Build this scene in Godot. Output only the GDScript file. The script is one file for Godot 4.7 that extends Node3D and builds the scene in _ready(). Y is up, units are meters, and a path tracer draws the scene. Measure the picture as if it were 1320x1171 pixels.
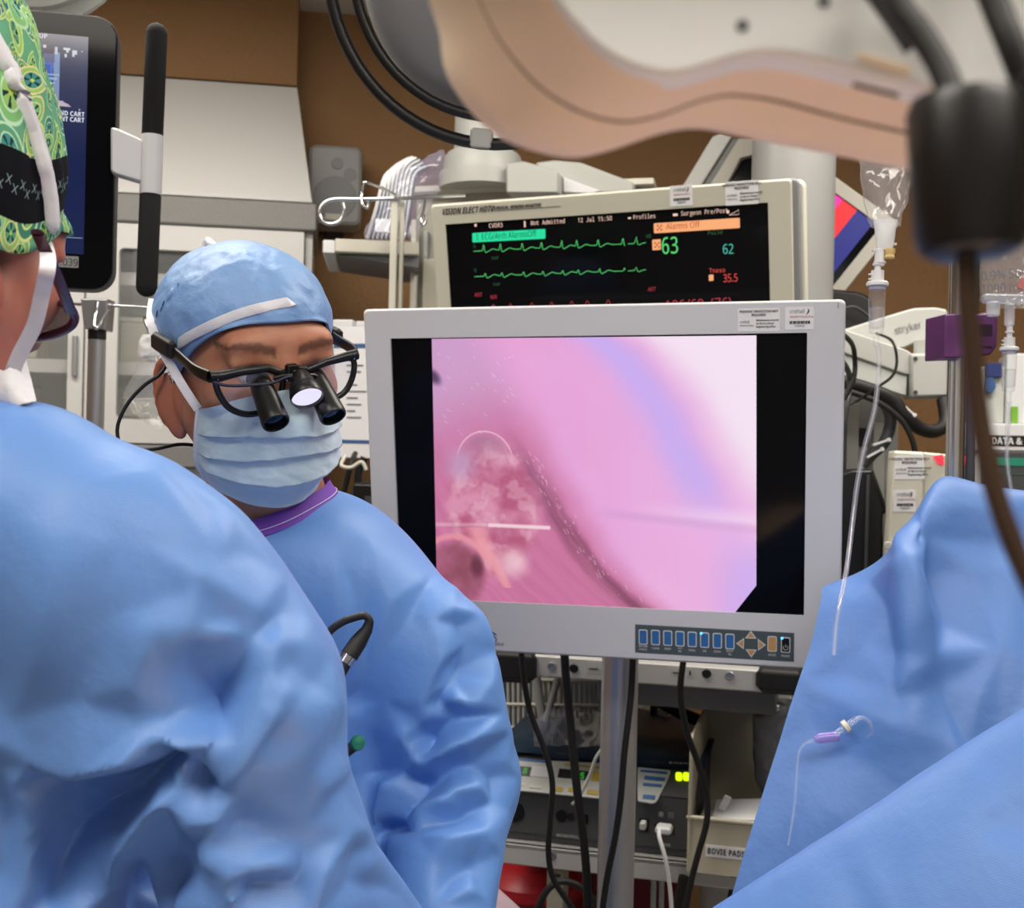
extends Node3D
# An operating theatre: two gowned surgeons, two stacked monitors, boom, drapes and a robot arm.
# Pixels of the 1320 x 1171 picture give directions only; every thing has its own distance in metres.

const F := 1500.0
const CX := 660.0
const CY := 585.5
const EYE := Vector3(0, 1.55, 0)
const ROLL := 0.022

var mats := {}
var names := {}
var glyph_fonts := {}

# ------------------------------------------------------------------ mesh builder
class MB:
	var v := PackedVector3Array()
	var n := PackedVector3Array()
	var uv := PackedVector2Array()
	var col := PackedColorArray()
	var idx := PackedInt32Array()
	var X := Transform3D()
	var c := Color.WHITE

	func vert(p: Vector3, nn: Vector3, t := Vector2.ZERO) -> int:
		v.append(X * p)
		n.append((X.basis * nn).normalized())
		uv.append(t)
		col.append(c)
		return v.size() - 1

	func tri(a: int, b: int, d: int) -> void:
		var g := (v[b] - v[a]).cross(v[d] - v[a])
		if g.length_squared() < 1e-18:
			return
		idx.append(a)
		if g.dot(n[a] + n[b] + n[d]) > 0.0:
			idx.append(d)
			idx.append(b)
		else:
			idx.append(b)
			idx.append(d)

	func quad(a: int, b: int, d: int, e: int) -> void:
		tri(a, b, d)
		tri(a, d, e)

	# a flat four-cornered face
	func face(p: Array, nn: Vector3) -> void:
		var t := [Vector2(0, 1), Vector2(1, 1), Vector2(1, 0), Vector2(0, 0)]
		var k := []
		for i in p.size():
			k.append(vert(p[i], nn, t[i % 4]))
		for i in range(1, p.size() - 1):
			tri(k[0], k[i], k[i + 1])

	# box with chamfered edges, normals of the faces kept so that the edges shade round
	func box(o: Vector3, s: Vector3, b := 0.002, turn := Basis()) -> void:
		var h := s * 0.5
		b = minf(b, minf(h.x, minf(h.y, h.z)) * 0.9)
		var id := {}
		for ax in 3:
			for sg in [-1.0, 1.0]:
				var nn := Vector3.ZERO
				nn[ax] = sg
				var u: int = (ax + 1) % 3
				var w: int = (ax + 2) % 3
				var q := []
				for k in [[-1, -1], [1, -1], [1, 1], [-1, 1]]:
					var p := Vector3.ZERO
					p[ax] = sg * h[ax]
					p[u] = k[0] * (h[u] - b)
					p[w] = k[1] * (h[w] - b)
					var key := Vector3i.ZERO
					key[ax] = int(sg)
					key[u] = k[0]
					key[w] = k[1]
					var i := vert(o + turn * p, turn * nn, Vector2(k[0] * 0.5 + 0.5, 0.5 - k[1] * 0.5))
					id[[ax, key]] = i
					q.append(i)
				quad(q[0], q[1], q[2], q[3])
		if b <= 0.00001:
			return
		for ax in 3:
			var u: int = (ax + 1) % 3
			var w: int = (ax + 2) % 3
			for su in [-1, 1]:
				for sw in [-1, 1]:
					var k0 := Vector3i.ZERO
					k0[ax] = -1
					k0[u] = su
					k0[w] = sw
					var k1 := k0
					k1[ax] = 1
					quad(id[[u, k0]], id[[u, k1]], id[[w, k1]], id[[w, k0]])
		for sx in [-1, 1]:
			for sy in [-1, 1]:
				for sz in [-1, 1]:
					var k := Vector3i(sx, sy, sz)
					tri(id[[0, k]], id[[1, k]], id[[2, k]])

	# polygon in x, y (any order) pulled from z0 back to z1 < z0, front edge chamfered
	func prism(poly: PackedVector2Array, z0: float, z1: float, b := 0.0015, smooth := 0.75, back := true) -> void:
		var p := poly.duplicate()
		if Geometry2D.is_polygon_clockwise(p):
			p.reverse()
		var m := p.size()
		var ins := PackedVector2Array()
		var en := PackedVector2Array()
		for i in m:
			var e := (p[(i + 1) % m] - p[i]).normalized()
			en.append(Vector2(e.y, -e.x))
		for i in m:
			var a := en[(i + m - 1) % m]
			var d := en[i]
			var s := a + d
			s = s / maxf(s.length_squared() * 0.5, 0.35)
			ins.append(p[i] - s * b)
		var tris := Geometry2D.triangulate_polygon(ins)
		if tris.is_empty():
			tris = Geometry2D.triangulate_polygon(p)
		var f0 := v.size()
		var lo := ins[0]
		var hi := ins[0]
		for q in ins:
			lo = lo.min(q)
			hi = hi.max(q)
		var sz := (hi - lo).max(Vector2(1e-6, 1e-6))
		for q in ins:
			vert(Vector3(q.x, q.y, z0), Vector3.BACK, Vector2((q.x - lo.x) / sz.x, 1.0 - (q.y - lo.y) / sz.y))
		for i in range(0, tris.size(), 3):
			tri(f0 + tris[i], f0 + tris[i + 1], f0 + tris[i + 2])
		if back:
			var b0 := v.size()
			for q in ins:
				vert(Vector3(q.x, q.y, z1), Vector3.FORWARD)
			for i in range(0, tris.size(), 3):
				tri(b0 + tris[i], b0 + tris[i + 1], b0 + tris[i + 2])
		for i in m:
			var j := (i + 1) % m
			var na := en[i]
			var nb := en[i]
			if en[(i + m - 1) % m].dot(en[i]) > smooth:
				na = (en[(i + m - 1) % m] + en[i]).normalized()
			if en[j].dot(en[i]) > smooth:
				nb = (en[j] + en[i]).normalized()
			var A := Vector3(na.x, na.y, 0)
			var B := Vector3(nb.x, nb.y, 0)
			var s0 := vert(Vector3(p[i].x, p[i].y, z0 - b), A)
			var s1 := vert(Vector3(p[j].x, p[j].y, z0 - b), B)
			var s2 := vert(Vector3(p[j].x, p[j].y, z1 + b), B)
			var s3 := vert(Vector3(p[i].x, p[i].y, z1 + b), A)
			quad(s0, s1, s2, s3)
			var t0 := vert(Vector3(ins[i].x, ins[i].y, z0), (Vector3.BACK * 2 + A).normalized())
			var t1 := vert(Vector3(ins[j].x, ins[j].y, z0), (Vector3.BACK * 2 + B).normalized())
			quad(t0, t1, s1, s0)
			if back:
				var r0 := vert(Vector3(ins[i].x, ins[i].y, z1), Vector3.FORWARD)
				var r1 := vert(Vector3(ins[j].x, ins[j].y, z1), Vector3.FORWARD)
				quad(r0, r1, s2, s3)

	# profile of (radius, height) turned round the y axis of t
	func lathe(prof: PackedVector2Array, t: Transform3D, segs := 28, smooth := 0.8) -> void:
		var old := X
		X = X * t
		for i in prof.size() - 1:
			var e := (prof[i + 1] - prof[i])
			if e.length() < 1e-7:
				continue
			e = e.normalized()
			var me := Vector2(e.y, -e.x)
			var na := me
			var nb := me
			if i > 0:
				var q := (prof[i] - prof[i - 1]).normalized()
				var qn := Vector2(q.y, -q.x)
				if qn.dot(me) > smooth:
					na = (qn + me).normalized()
			if i < prof.size() - 2:
				var q := (prof[i + 2] - prof[i + 1]).normalized()
				var qn := Vector2(q.y, -q.x)
				if qn.dot(me) > smooth:
					nb = (qn + me).normalized()
			var base := v.size()
			for s in segs + 1:
				var an := TAU * s / segs
				var d := Vector3(cos(an), 0, sin(an))
				vert(d * prof[i].x + Vector3.UP * prof[i].y, d * na.x + Vector3.UP * na.y, Vector2(float(s) / segs, float(i) / prof.size()))
				vert(d * prof[i + 1].x + Vector3.UP * prof[i + 1].y, d * nb.x + Vector3.UP * nb.y, Vector2(float(s) / segs, float(i + 1) / prof.size()))
			for s in segs:
				quad(base + 2 * s, base + 2 * s + 2, base + 2 * s + 3, base + 2 * s + 1)
		X = old

	# round tube along points; r a number or an array
	func tube(pts: PackedVector3Array, r, segs := 10, caps := true) -> void:
		var m := pts.size()
		var tan := (pts[1] - pts[0]).normalized()
		var up := tan.cross(Vector3.UP if absf(tan.y) < 0.9 else Vector3.RIGHT).normalized()
		var base := v.size()
		for i in m:
			var t2 := (pts[mini(i + 1, m - 1)] - pts[maxi(i - 1, 0)]).normalized()
			up = (up - t2 * up.dot(t2)).normalized()
			var side := t2.cross(up)
			var rr: float = r[i] if r is Array or r is PackedFloat32Array else r
			for s in segs + 1:
				var an := TAU * s / segs
				var d := up * cos(an) + side * sin(an)
				vert(pts[i] + d * rr, d, Vector2(float(s) / segs, float(i) / (m - 1)))
			if caps and (i == 0 or i == m - 1):
				var cn := t2 if i == m - 1 else -t2
				var cc := vert(pts[i], cn)
				var ring := []
				for s in segs + 1:
					var an := TAU * s / segs
					ring.append(vert(pts[i] + (up * cos(an) + side * sin(an)) * rr, cn))
				for s in segs:
					tri(cc, ring[s], ring[s + 1])
		# stitch rings (skipping cap vertices)
		var w := segs + 1
		var extra := (segs + 2) if caps else 0
		for i in m - 1:
			var r0 := base + i * w + (extra if i > 0 else 0)
			var r1 := base + (i + 1) * w + extra
			for s in segs:
				quad(r0 + s, r0 + s + 1, r1 + s + 1, r1 + s)

	# smooth sheet from rows of points; seen side away from (or along) hint
	func sheet(rows: Array, out: Vector3, closed := false, away := false, thick := 0.0) -> void:
		var h := rows.size()
		var w: int = rows[0].size()
		var nr := []
		var score := 0.0
		for j in h:
			var line := PackedVector3Array()
			for i in w:
				var i0 := (i - 1 + w) % w if closed else maxi(i - 1, 0)
				var i1 := (i + 1) % w if closed else mini(i + 1, w - 1)
				if closed and rows[j][0].is_equal_approx(rows[j][w - 1]):
					if i == 0:
						i0 = w - 2
					if i == w - 1:
						i1 = 1
				var du: Vector3 = rows[j][i1] - rows[j][i0]
				var dv: Vector3 = rows[mini(j + 1, h - 1)][i] - rows[maxi(j - 1, 0)][i]
				var nn := du.cross(dv).normalized()
				var ref: Vector3 = (rows[j][i] - out) if away else out
				score += nn.dot(ref.normalized())
				line.append(nn)
			nr.append(line)
		var sg := 1.0 if score >= 0 else -1.0
		for layer in (2 if thick > 0 else 1):
			var base := v.size()
			for j in h:
				for i in w:
					var nn: Vector3 = nr[j][i] * sg * (1.0 if layer == 0 else -1.0)
					vert(rows[j][i] + (nn * thick if layer == 1 else Vector3.ZERO), nn, Vector2(float(i) / (w - 1), float(j) / (h - 1)))
			for j in h - 1:
				for i in w - 1:
					quad(base + j * w + i, base + j * w + i + 1, base + (j + 1) * w + i + 1, base + (j + 1) * w + i)

	func raw(vs: PackedVector3Array, ns: PackedVector3Array, ii: PackedInt32Array, cs := PackedColorArray(), us := PackedVector2Array()) -> void:
		var b := v.size()
		for i in vs.size():
			v.append(X * vs[i])
			n.append(X.basis * ns[i])
			uv.append(us[i] if us.size() else Vector2.ZERO)
			col.append(cs[i] if cs.size() else c)
		for i in range(0, ii.size(), 3):
			idx.append(b + ii[i])
			idx.append(b + ii[i + 1])
			idx.append(b + ii[i + 2])

	func mesh() -> ArrayMesh:
		var a := []
		a.resize(Mesh.ARRAY_MAX)
		a[Mesh.ARRAY_VERTEX] = v
		a[Mesh.ARRAY_NORMAL] = n
		a[Mesh.ARRAY_TEX_UV] = uv
		a[Mesh.ARRAY_COLOR] = col
		a[Mesh.ARRAY_INDEX] = idx
		var m := ArrayMesh.new()
		m.add_surface_from_arrays(Mesh.PRIMITIVE_TRIANGLES, a)
		return m

# ------------------------------------------------------------------ smooth joined shapes
class Field:
	var a := PackedVector3Array()
	var ab := PackedVector3Array()
	var inv := PackedFloat32Array()
	var ra := PackedFloat32Array()
	var rb := PackedFloat32Array()
	var kk := PackedFloat32Array()
	var sc: Array[Basis] = []
	var has := PackedByteArray()
	var mi := PackedFloat32Array()
	var hole_c := PackedVector3Array()
	var hole_r := PackedFloat32Array()
	var plane_n := PackedVector3Array()
	var plane_c := PackedFloat32Array()

	func bone(p: Vector3, q: Vector3, r0: float, r1: float, k := 0.03, s := Basis()) -> void:
		a.append(p)
		ab.append(q - p)
		var l := (q - p).length_squared()
		inv.append(1.0 / l if l > 1e-9 else 0.0)
		ra.append(r0)
		rb.append(r1)
		kk.append(k)
		sc.append(s)
		has.append(0 if s.is_equal_approx(Basis()) else 1)
		var sv := maxf(s.x.length(), maxf(s.y.length(), s.z.length()))
		mi.append(1.0 / maxf(sv, 1.0))

	# ellipsoid with radii e, turned by b
	func egg(p: Vector3, e: Vector3, k := 0.03, b := Basis()) -> void:
		var r := minf(e.x, minf(e.y, e.z))
		bone(p, p, r, r, k, Basis.from_scale(Vector3(r / e.x, r / e.y, r / e.z)) * b.inverse())

	func hole(p: Vector3, r: float) -> void:
		hole_c.append(p)
		hole_r.append(r)

	func cut(nn: Vector3, p: Vector3) -> void:
		plane_n.append(nn)
		plane_c.append(nn.dot(p))

	func d(p: Vector3) -> float:
		var m := 1e9
		for i in a.size():
			var w := p - a[i]
			var t := clampf(w.dot(ab[i]) * inv[i], 0.0, 1.0)
			w -= ab[i] * t
			if has[i]:
				w = sc[i] * w
			var e := (w.length() - (ra[i] + (rb[i] - ra[i]) * t))
			var k := kk[i]
			var h := maxf(k - absf(m - e), 0.0) / k
			m = minf(m, e) - h * h * k * 0.25
		for i in hole_c.size():
			var e := hole_r[i] - (p - hole_c[i]).length()
			var h := maxf(0.012 - absf(m - e), 0.0) / 0.012
			m = maxf(m, e) + h * h * 0.003
		for i in plane_n.size():
			m = maxf(m, plane_n[i].dot(p) - plane_c[i])
		return m

	# surface nets, visiting only blocks near the surface
	func net(lo: Vector3, hi: Vector3, cell: float) -> Array:
		var bs := 4
		var nb := Vector3i(((hi - lo) / (cell * bs)).ceil())
		var nx := nb.x * bs + 1
		var ny := nb.y * bs + 1
		var nz := nb.z * bs + 1
		var g := PackedFloat32Array()
		g.resize(nx * ny * nz)
		g.fill(1e9)
		var done := PackedInt32Array()
		var sx := 1
		var sy := nx
		var sz := nx * ny
		var reach := cell * bs * 0.8660254 * 1.25 + cell
		for bz in nb.z:
			for by in nb.y:
				for bx in nb.x:
					var cc := lo + Vector3(bx + 0.5, by + 0.5, bz + 0.5) * (cell * bs)
					if absf(d(cc)) > reach * 1.35:
						continue
					done.append(bx)
					done.append(by)
					done.append(bz)
					for k in bs + 1:
						for j in bs + 1:
							for i in bs + 1:
								var at := (bx * bs + i) + (by * bs + j) * sy + (bz * bs + k) * sz
								if g[at] > 1e8:
									g[at] = d(lo + Vector3(bx * bs + i, by * bs + j, bz * bs + k) * cell)
		var vid := {}
		var vs := PackedVector3Array()
		var off := [0, sx, sy, sx + sy, sz, sx + sz, sy + sz, sx + sy + sz]
		var e2 := [0, 1, 2, 3, 4, 5, 6, 7, 0, 2, 1, 3, 4, 6, 5, 7, 0, 4, 1, 5, 2, 6, 3, 7]
		for q in range(0, done.size(), 3):
			for k in bs:
				for j in bs:
					for i in bs:
						var x := done[q] * bs + i
						var y := done[q + 1] * bs + j
						var z := done[q + 2] * bs + k
						var at := x + y * sy + z * sz
						var mask := 0
						for o in 8:
							if g[at + off[o]] < 0.0:
								mask |= 1 << o
						if mask == 0 or mask == 255:
							continue
						var s := Vector3.ZERO
						var cnt := 0
						for e in range(0, 24, 2):
							var o0: int = e2[e]
							var o1: int = e2[e + 1]
							var f0 := g[at + off[o0]]
							var f1 := g[at + off[o1]]
							if (f0 < 0.0) != (f1 < 0.0):
								var t := f0 / (f0 - f1)
								var p0 := Vector3(o0 & 1, (o0 >> 1) & 1, (o0 >> 2) & 1)
								var p1 := Vector3(o1 & 1, (o1 >> 1) & 1, (o1 >> 2) & 1)
								s += p0.lerp(p1, t)
								cnt += 1
						vid[at] = vs.size()
						vs.append(lo + (Vector3(x, y, z) + s / cnt) * cell)
		var ii := PackedInt32Array()
		for at in vid:
			for ax in 3:
				var st: int = [sx, sy, sz][ax]
				var u: int = [sy, sz, sx][ax]
				var w: int = [sz, sx, sy][ax]
				var f0 := g[at]
				var f1 := g[at + st]
				if (f0 < 0.0) == (f1 < 0.0):
					continue
				if not (vid.has(at - u) and vid.has(at - w) and vid.has(at - u - w)):
					continue
				var A: int = vid[at]
				var B: int = vid[at - u]
				var C: int = vid[at - u - w]
				var D: int = vid[at - w]
				if f0 < 0.0:
					ii.append_array([A, C, B, A, D, C])
				else:
					ii.append_array([A, B, C, A, C, D])
		return [vs, ii]

# normals of an indexed mesh whose triangles run clockwise seen from outside
func smooth_normals(vs: PackedVector3Array, ii: PackedInt32Array) -> PackedVector3Array:
	var ns := PackedVector3Array()
	ns.resize(vs.size())
	for i in range(0, ii.size(), 3):
		var a := vs[ii[i]]
		var g := (vs[ii[i + 2]] - a).cross(vs[ii[i + 1]] - a)
		ns[ii[i]] += g
		ns[ii[i + 1]] += g
		ns[ii[i + 2]] += g
	for i in ns.size():
		ns[i] = ns[i].normalized()
	return ns

func relax(vs: PackedVector3Array, ii: PackedInt32Array, times := 1, amount := 0.5) -> PackedVector3Array:
	for k in times:
		var s := PackedVector3Array()
		s.resize(vs.size())
		var c := PackedFloat32Array()
		c.resize(vs.size())
		for i in range(0, ii.size(), 3):
			for e in 3:
				var a := ii[i + e]
				var b := ii[i + (e + 1) % 3]
				s[a] += vs[b]
				c[a] += 1.0
		for i in vs.size():
			if c[i] > 0:
				vs[i] = vs[i].lerp(s[i] / c[i], amount)
	return vs

# ------------------------------------------------------------------ places
func ray(px: float, py: float) -> Vector3:
	var x := (px - CX) / F
	var y := (CY - py) / F
	return Vector3(x * cos(ROLL) - y * sin(ROLL), x * sin(ROLL) + y * cos(ROLL), -1.0)

func P(px: float, py: float, d: float) -> Vector3:
	return EYE + ray(px, py) * d

# a frame at a picture point and distance; local z looks out of the thing
func frame(px: float, py: float, d: float, yaw := 0.0, pitch := 0.0, roll := 0.0) -> Transform3D:
	return Transform3D(Basis.from_euler(Vector3(deg_to_rad(pitch), deg_to_rad(yaw), deg_to_rad(roll)), EULER_ORDER_YXZ), P(px, py, d))

# where the line of sight meets the plane z = c of the frame (local x, y)
func on(t: Transform3D, px: float, py: float, c := 0.0) -> Vector2:
	var i := t.affine_inverse()
	var o := i * EYE
	var r := i.basis * ray(px, py)
	var p := o + r * ((c - o.z) / r.z)
	return Vector2(p.x, p.y)

func onp(t: Transform3D, px: float, py: float, c := 0.0) -> Vector3:
	var q := on(t, px, py, c)
	return Vector3(q.x, q.y, c)

func poly(t: Transform3D, pts: Array, c := 0.0) -> PackedVector2Array:
	var o := PackedVector2Array()
	for p in pts:
		o.append(on(t, p[0], p[1], c))
	return o

func path(pts: Array) -> PackedVector3Array:
	var o := PackedVector3Array()
	for p in pts:
		o.append(P(p[0], p[1], p[2]))
	return o

func curve(p: PackedVector3Array, steps := 6) -> PackedVector3Array:
	var o := PackedVector3Array()
	var m := p.size()
	for i in m - 1:
		var a := p[maxi(i - 1, 0)]
		var b := p[i]
		var c := p[i + 1]
		var d := p[mini(i + 2, m - 1)]
		for s in steps:
			o.append(b.cubic_interpolate(c, a, d, float(s) / steps))
	o.append(p[m - 1])
	return o

func round_rect(c: Vector2, s: Vector2, r: float, k := 5) -> PackedVector2Array:
	var o := PackedVector2Array()
	for q in 4:
		var sx: float = [1, -1, -1, 1][q]
		var sy: float = [1, 1, -1, -1][q]
		var cc := c + Vector2(sx * (s.x * 0.5 - r), sy * (s.y * 0.5 - r))
		for i in k + 1:
			var an := PI * 0.5 * (q + float(i) / k)
			o.append(cc + Vector2(cos(an), sin(an)) * r)
	return o

# corners of any outline rounded
func soften(p: PackedVector2Array, r: float, k := 3) -> PackedVector2Array:
	var o := PackedVector2Array()
	var m := p.size()
	for i in m:
		var a := p[(i + m - 1) % m]
		var b := p[i]
		var c := p[(i + 1) % m]
		var ra := minf(r, (a - b).length() * 0.45)
		var rc := minf(r, (c - b).length() * 0.45)
		var s := b + (a - b).normalized() * ra
		var e := b + (c - b).normalized() * rc
		for t in k + 1:
			var f := float(t) / k
			o.append(s.lerp(b, f).lerp(b.lerp(e, f), f))
	return o

func aim(p: Vector3, dir: Vector3) -> Transform3D:
	var y := dir.normalized()
	var x := y.cross(Vector3.FORWARD if absf(y.z) < 0.9 else Vector3.RIGHT).normalized()
	return Transform3D(Basis(x, y, x.cross(y)), p)

func cyl(r: float, h: float, b := 0.001) -> PackedVector2Array:
	return PackedVector2Array([Vector2(0, 0), Vector2(r - b, 0), Vector2(r, b), Vector2(r, h - b), Vector2(r - b, h), Vector2(0, h)])

# ------------------------------------------------------------------ things
func numbered(s: String) -> String:
	var k: int = names.get(s, 0)
	names[s] = k + 1
	return s if k == 0 else "%s_%03d" % [s, k]

func thing(called: String, label: String, category: String, t := Transform3D(), group := "") -> Node3D:
	var o := Node3D.new()
	o.name = numbered(called)
	add_child(o)
	o.transform = t
	tag(o, label, category, group)
	return o

func tag(o: Node3D, label: String, category: String, group := "") -> void:
	o.set_meta("label", label)
	o.set_meta("category", category)
	if group:
		o.set_meta("group", group)

func part(mb: MB, called: String, m: Material, parent: Node3D, label := "") -> MeshInstance3D:
	var o := MeshInstance3D.new()
	o.name = called
	o.mesh = mb.mesh()
	o.material_override = m
	parent.add_child(o, true)
	if label:
		o.set_meta("label", label)
	return o

func struct(mb: MB, called: String, m: Material) -> MeshInstance3D:
	var o := part(mb, called, m, self)
	o.set_meta("kind", "structure")
	return o

# a builder whose points are given in the world but kept in the thing's own axes
func mb_for(o: Node3D) -> MB:
	var b := MB.new()
	b.X = o.transform.affine_inverse()
	return b

func cable(called: String, label: String, pts: Array, r: float, m: Material, steps := 6, segs := 8) -> Node3D:
	var w := curve(path(pts), steps)
	var low := w[0]
	for q in w:
		if q.y < low.y:
			low = q
	var o := thing(called, label, "cable", Transform3D(Basis(), low))
	var b := mb_for(o)
	b.tube(w, r, segs)
	part(b, "sheath", m, o)
	return o

func text(s: String, size: float, m: Material, parent: Node3D, at: Vector3, turn := Basis(), mono := false, squeeze := 1.0, bold := 400, center := false, part_name := "lettering") -> void:
	var t := TextMesh.new()
	var key := "%s%d" % [mono, bold]
	if not glyph_fonts.has(key):
		var f := SystemFont.new()
		f.font_names = PackedStringArray(["Droid Sans Mono" if mono else "Droid Sans"])
		f.font_weight = bold
		glyph_fonts[key] = f
	t.font = glyph_fonts[key]
	t.text = s
	t.font_size = 32
	t.pixel_size = size / 32.0 * 1.38
	t.depth = 0.0004
	t.curve_step = 2.0
	t.horizontal_alignment = HORIZONTAL_ALIGNMENT_CENTER if center else HORIZONTAL_ALIGNMENT_LEFT
	t.vertical_alignment = VERTICAL_ALIGNMENT_CENTER
	var o := MeshInstance3D.new()
	o.name = part_name
	o.mesh = t
	o.material_override = m
	o.transform = Transform3D(turn * Basis.from_scale(Vector3(squeeze, 1, 1)), at)
	parent.add_child(o, true)

# ------------------------------------------------------------------ materials
func mat(called: String, c: Color, rough := 0.6, metal := 0.0, spec := 0.5) -> StandardMaterial3D:
	if mats.has(called):
		return mats[called]
	var m := StandardMaterial3D.new()
	m.resource_name = called
	m.albedo_color = c
	m.roughness = rough
	m.metallic = metal
	m.metallic_specular = spec
	mats[called] = m
	return m

func glow(called: String, c: Color, e: float) -> StandardMaterial3D:
	if mats.has(called):
		return mats[called]
	var m := mat(called, Color(0.02, 0.02, 0.02), 0.4)
	m.emission_enabled = true
	m.emission = c
	m.emission_energy_multiplier = e
	return m

func pane(called: String, c: Color, alpha: float, rough := 0.03) -> StandardMaterial3D:
	if mats.has(called):
		return mats[called]
	var m := mat(called, Color(c.r, c.g, c.b, alpha), rough)
	m.transparency = BaseMaterial3D.TRANSPARENCY_ALPHA
	return m

func tex(im: Image) -> ImageTexture:
	return ImageTexture.create_from_image(im)

func noise_tex(freq: float, seed_: int, size := 512, normal := false, strength := 4.0, octaves := 4, ramp: Gradient = null) -> NoiseTexture2D:
	var n := FastNoiseLite.new()
	n.seed = seed_
	n.noise_type = FastNoiseLite.TYPE_SIMPLEX_SMOOTH
	n.frequency = freq
	n.fractal_octaves = octaves
	var t := NoiseTexture2D.new()
	t.width = size
	t.height = size
	t.seamless = true
	t.noise = n
	t.as_normal_map = normal
	t.bump_strength = strength
	if ramp:
		t.color_ramp = ramp
	return t

func two_tone(a: Color, b: Color) -> Gradient:
	var g := Gradient.new()
	g.set_color(0, a)
	g.set_color(1, b)
	return g

func rgb(r: int, g: int, b: int) -> Color:
	return Color8(r, g, b)

# ------------------------------------------------------------------ palette
func weave_texture() -> ImageTexture:
	var t := Image.create(8, 8, false, Image.FORMAT_RGB8)
	for y in 8:
		for x in 8:
			var k := 1.0 - 0.13 * (0.5 + 0.5 * cos(TAU * (x + y * 2) / 8.0)) - 0.035 * (0.5 + 0.5 * cos(TAU * (x - y) / 4.0))
			t.set_pixel(x, y, Color(k, k, k))
	var im := Image.create(512, 512, false, Image.FORMAT_RGB8)
	for j in 64:
		for i in 64:
			im.blit_rect(t, Rect2i(0, 0, 8, 8), Vector2i(i * 8, j * 8))
	return tex(im)

func cloth(called: String, c: Color, scale_: float, bump: float, seed_: int, freq := 0.012) -> StandardMaterial3D:
	var m := mat(called, c, 0.5, 0.0, 0.5)
	m.albedo_texture = weave_texture()
	m.normal_enabled = true
	m.normal_texture = noise_tex(freq, seed_, 512, true, bump, 5)
	m.normal_scale = 1.0
	m.uv1_triplanar = true
	m.uv1_scale = Vector3.ONE * scale_
	m.uv1_triplanar_sharpness = 4.0
	m.rim_enabled = true
	m.rim = 0.25
	m.rim_tint = 0.6
	return m

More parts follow.
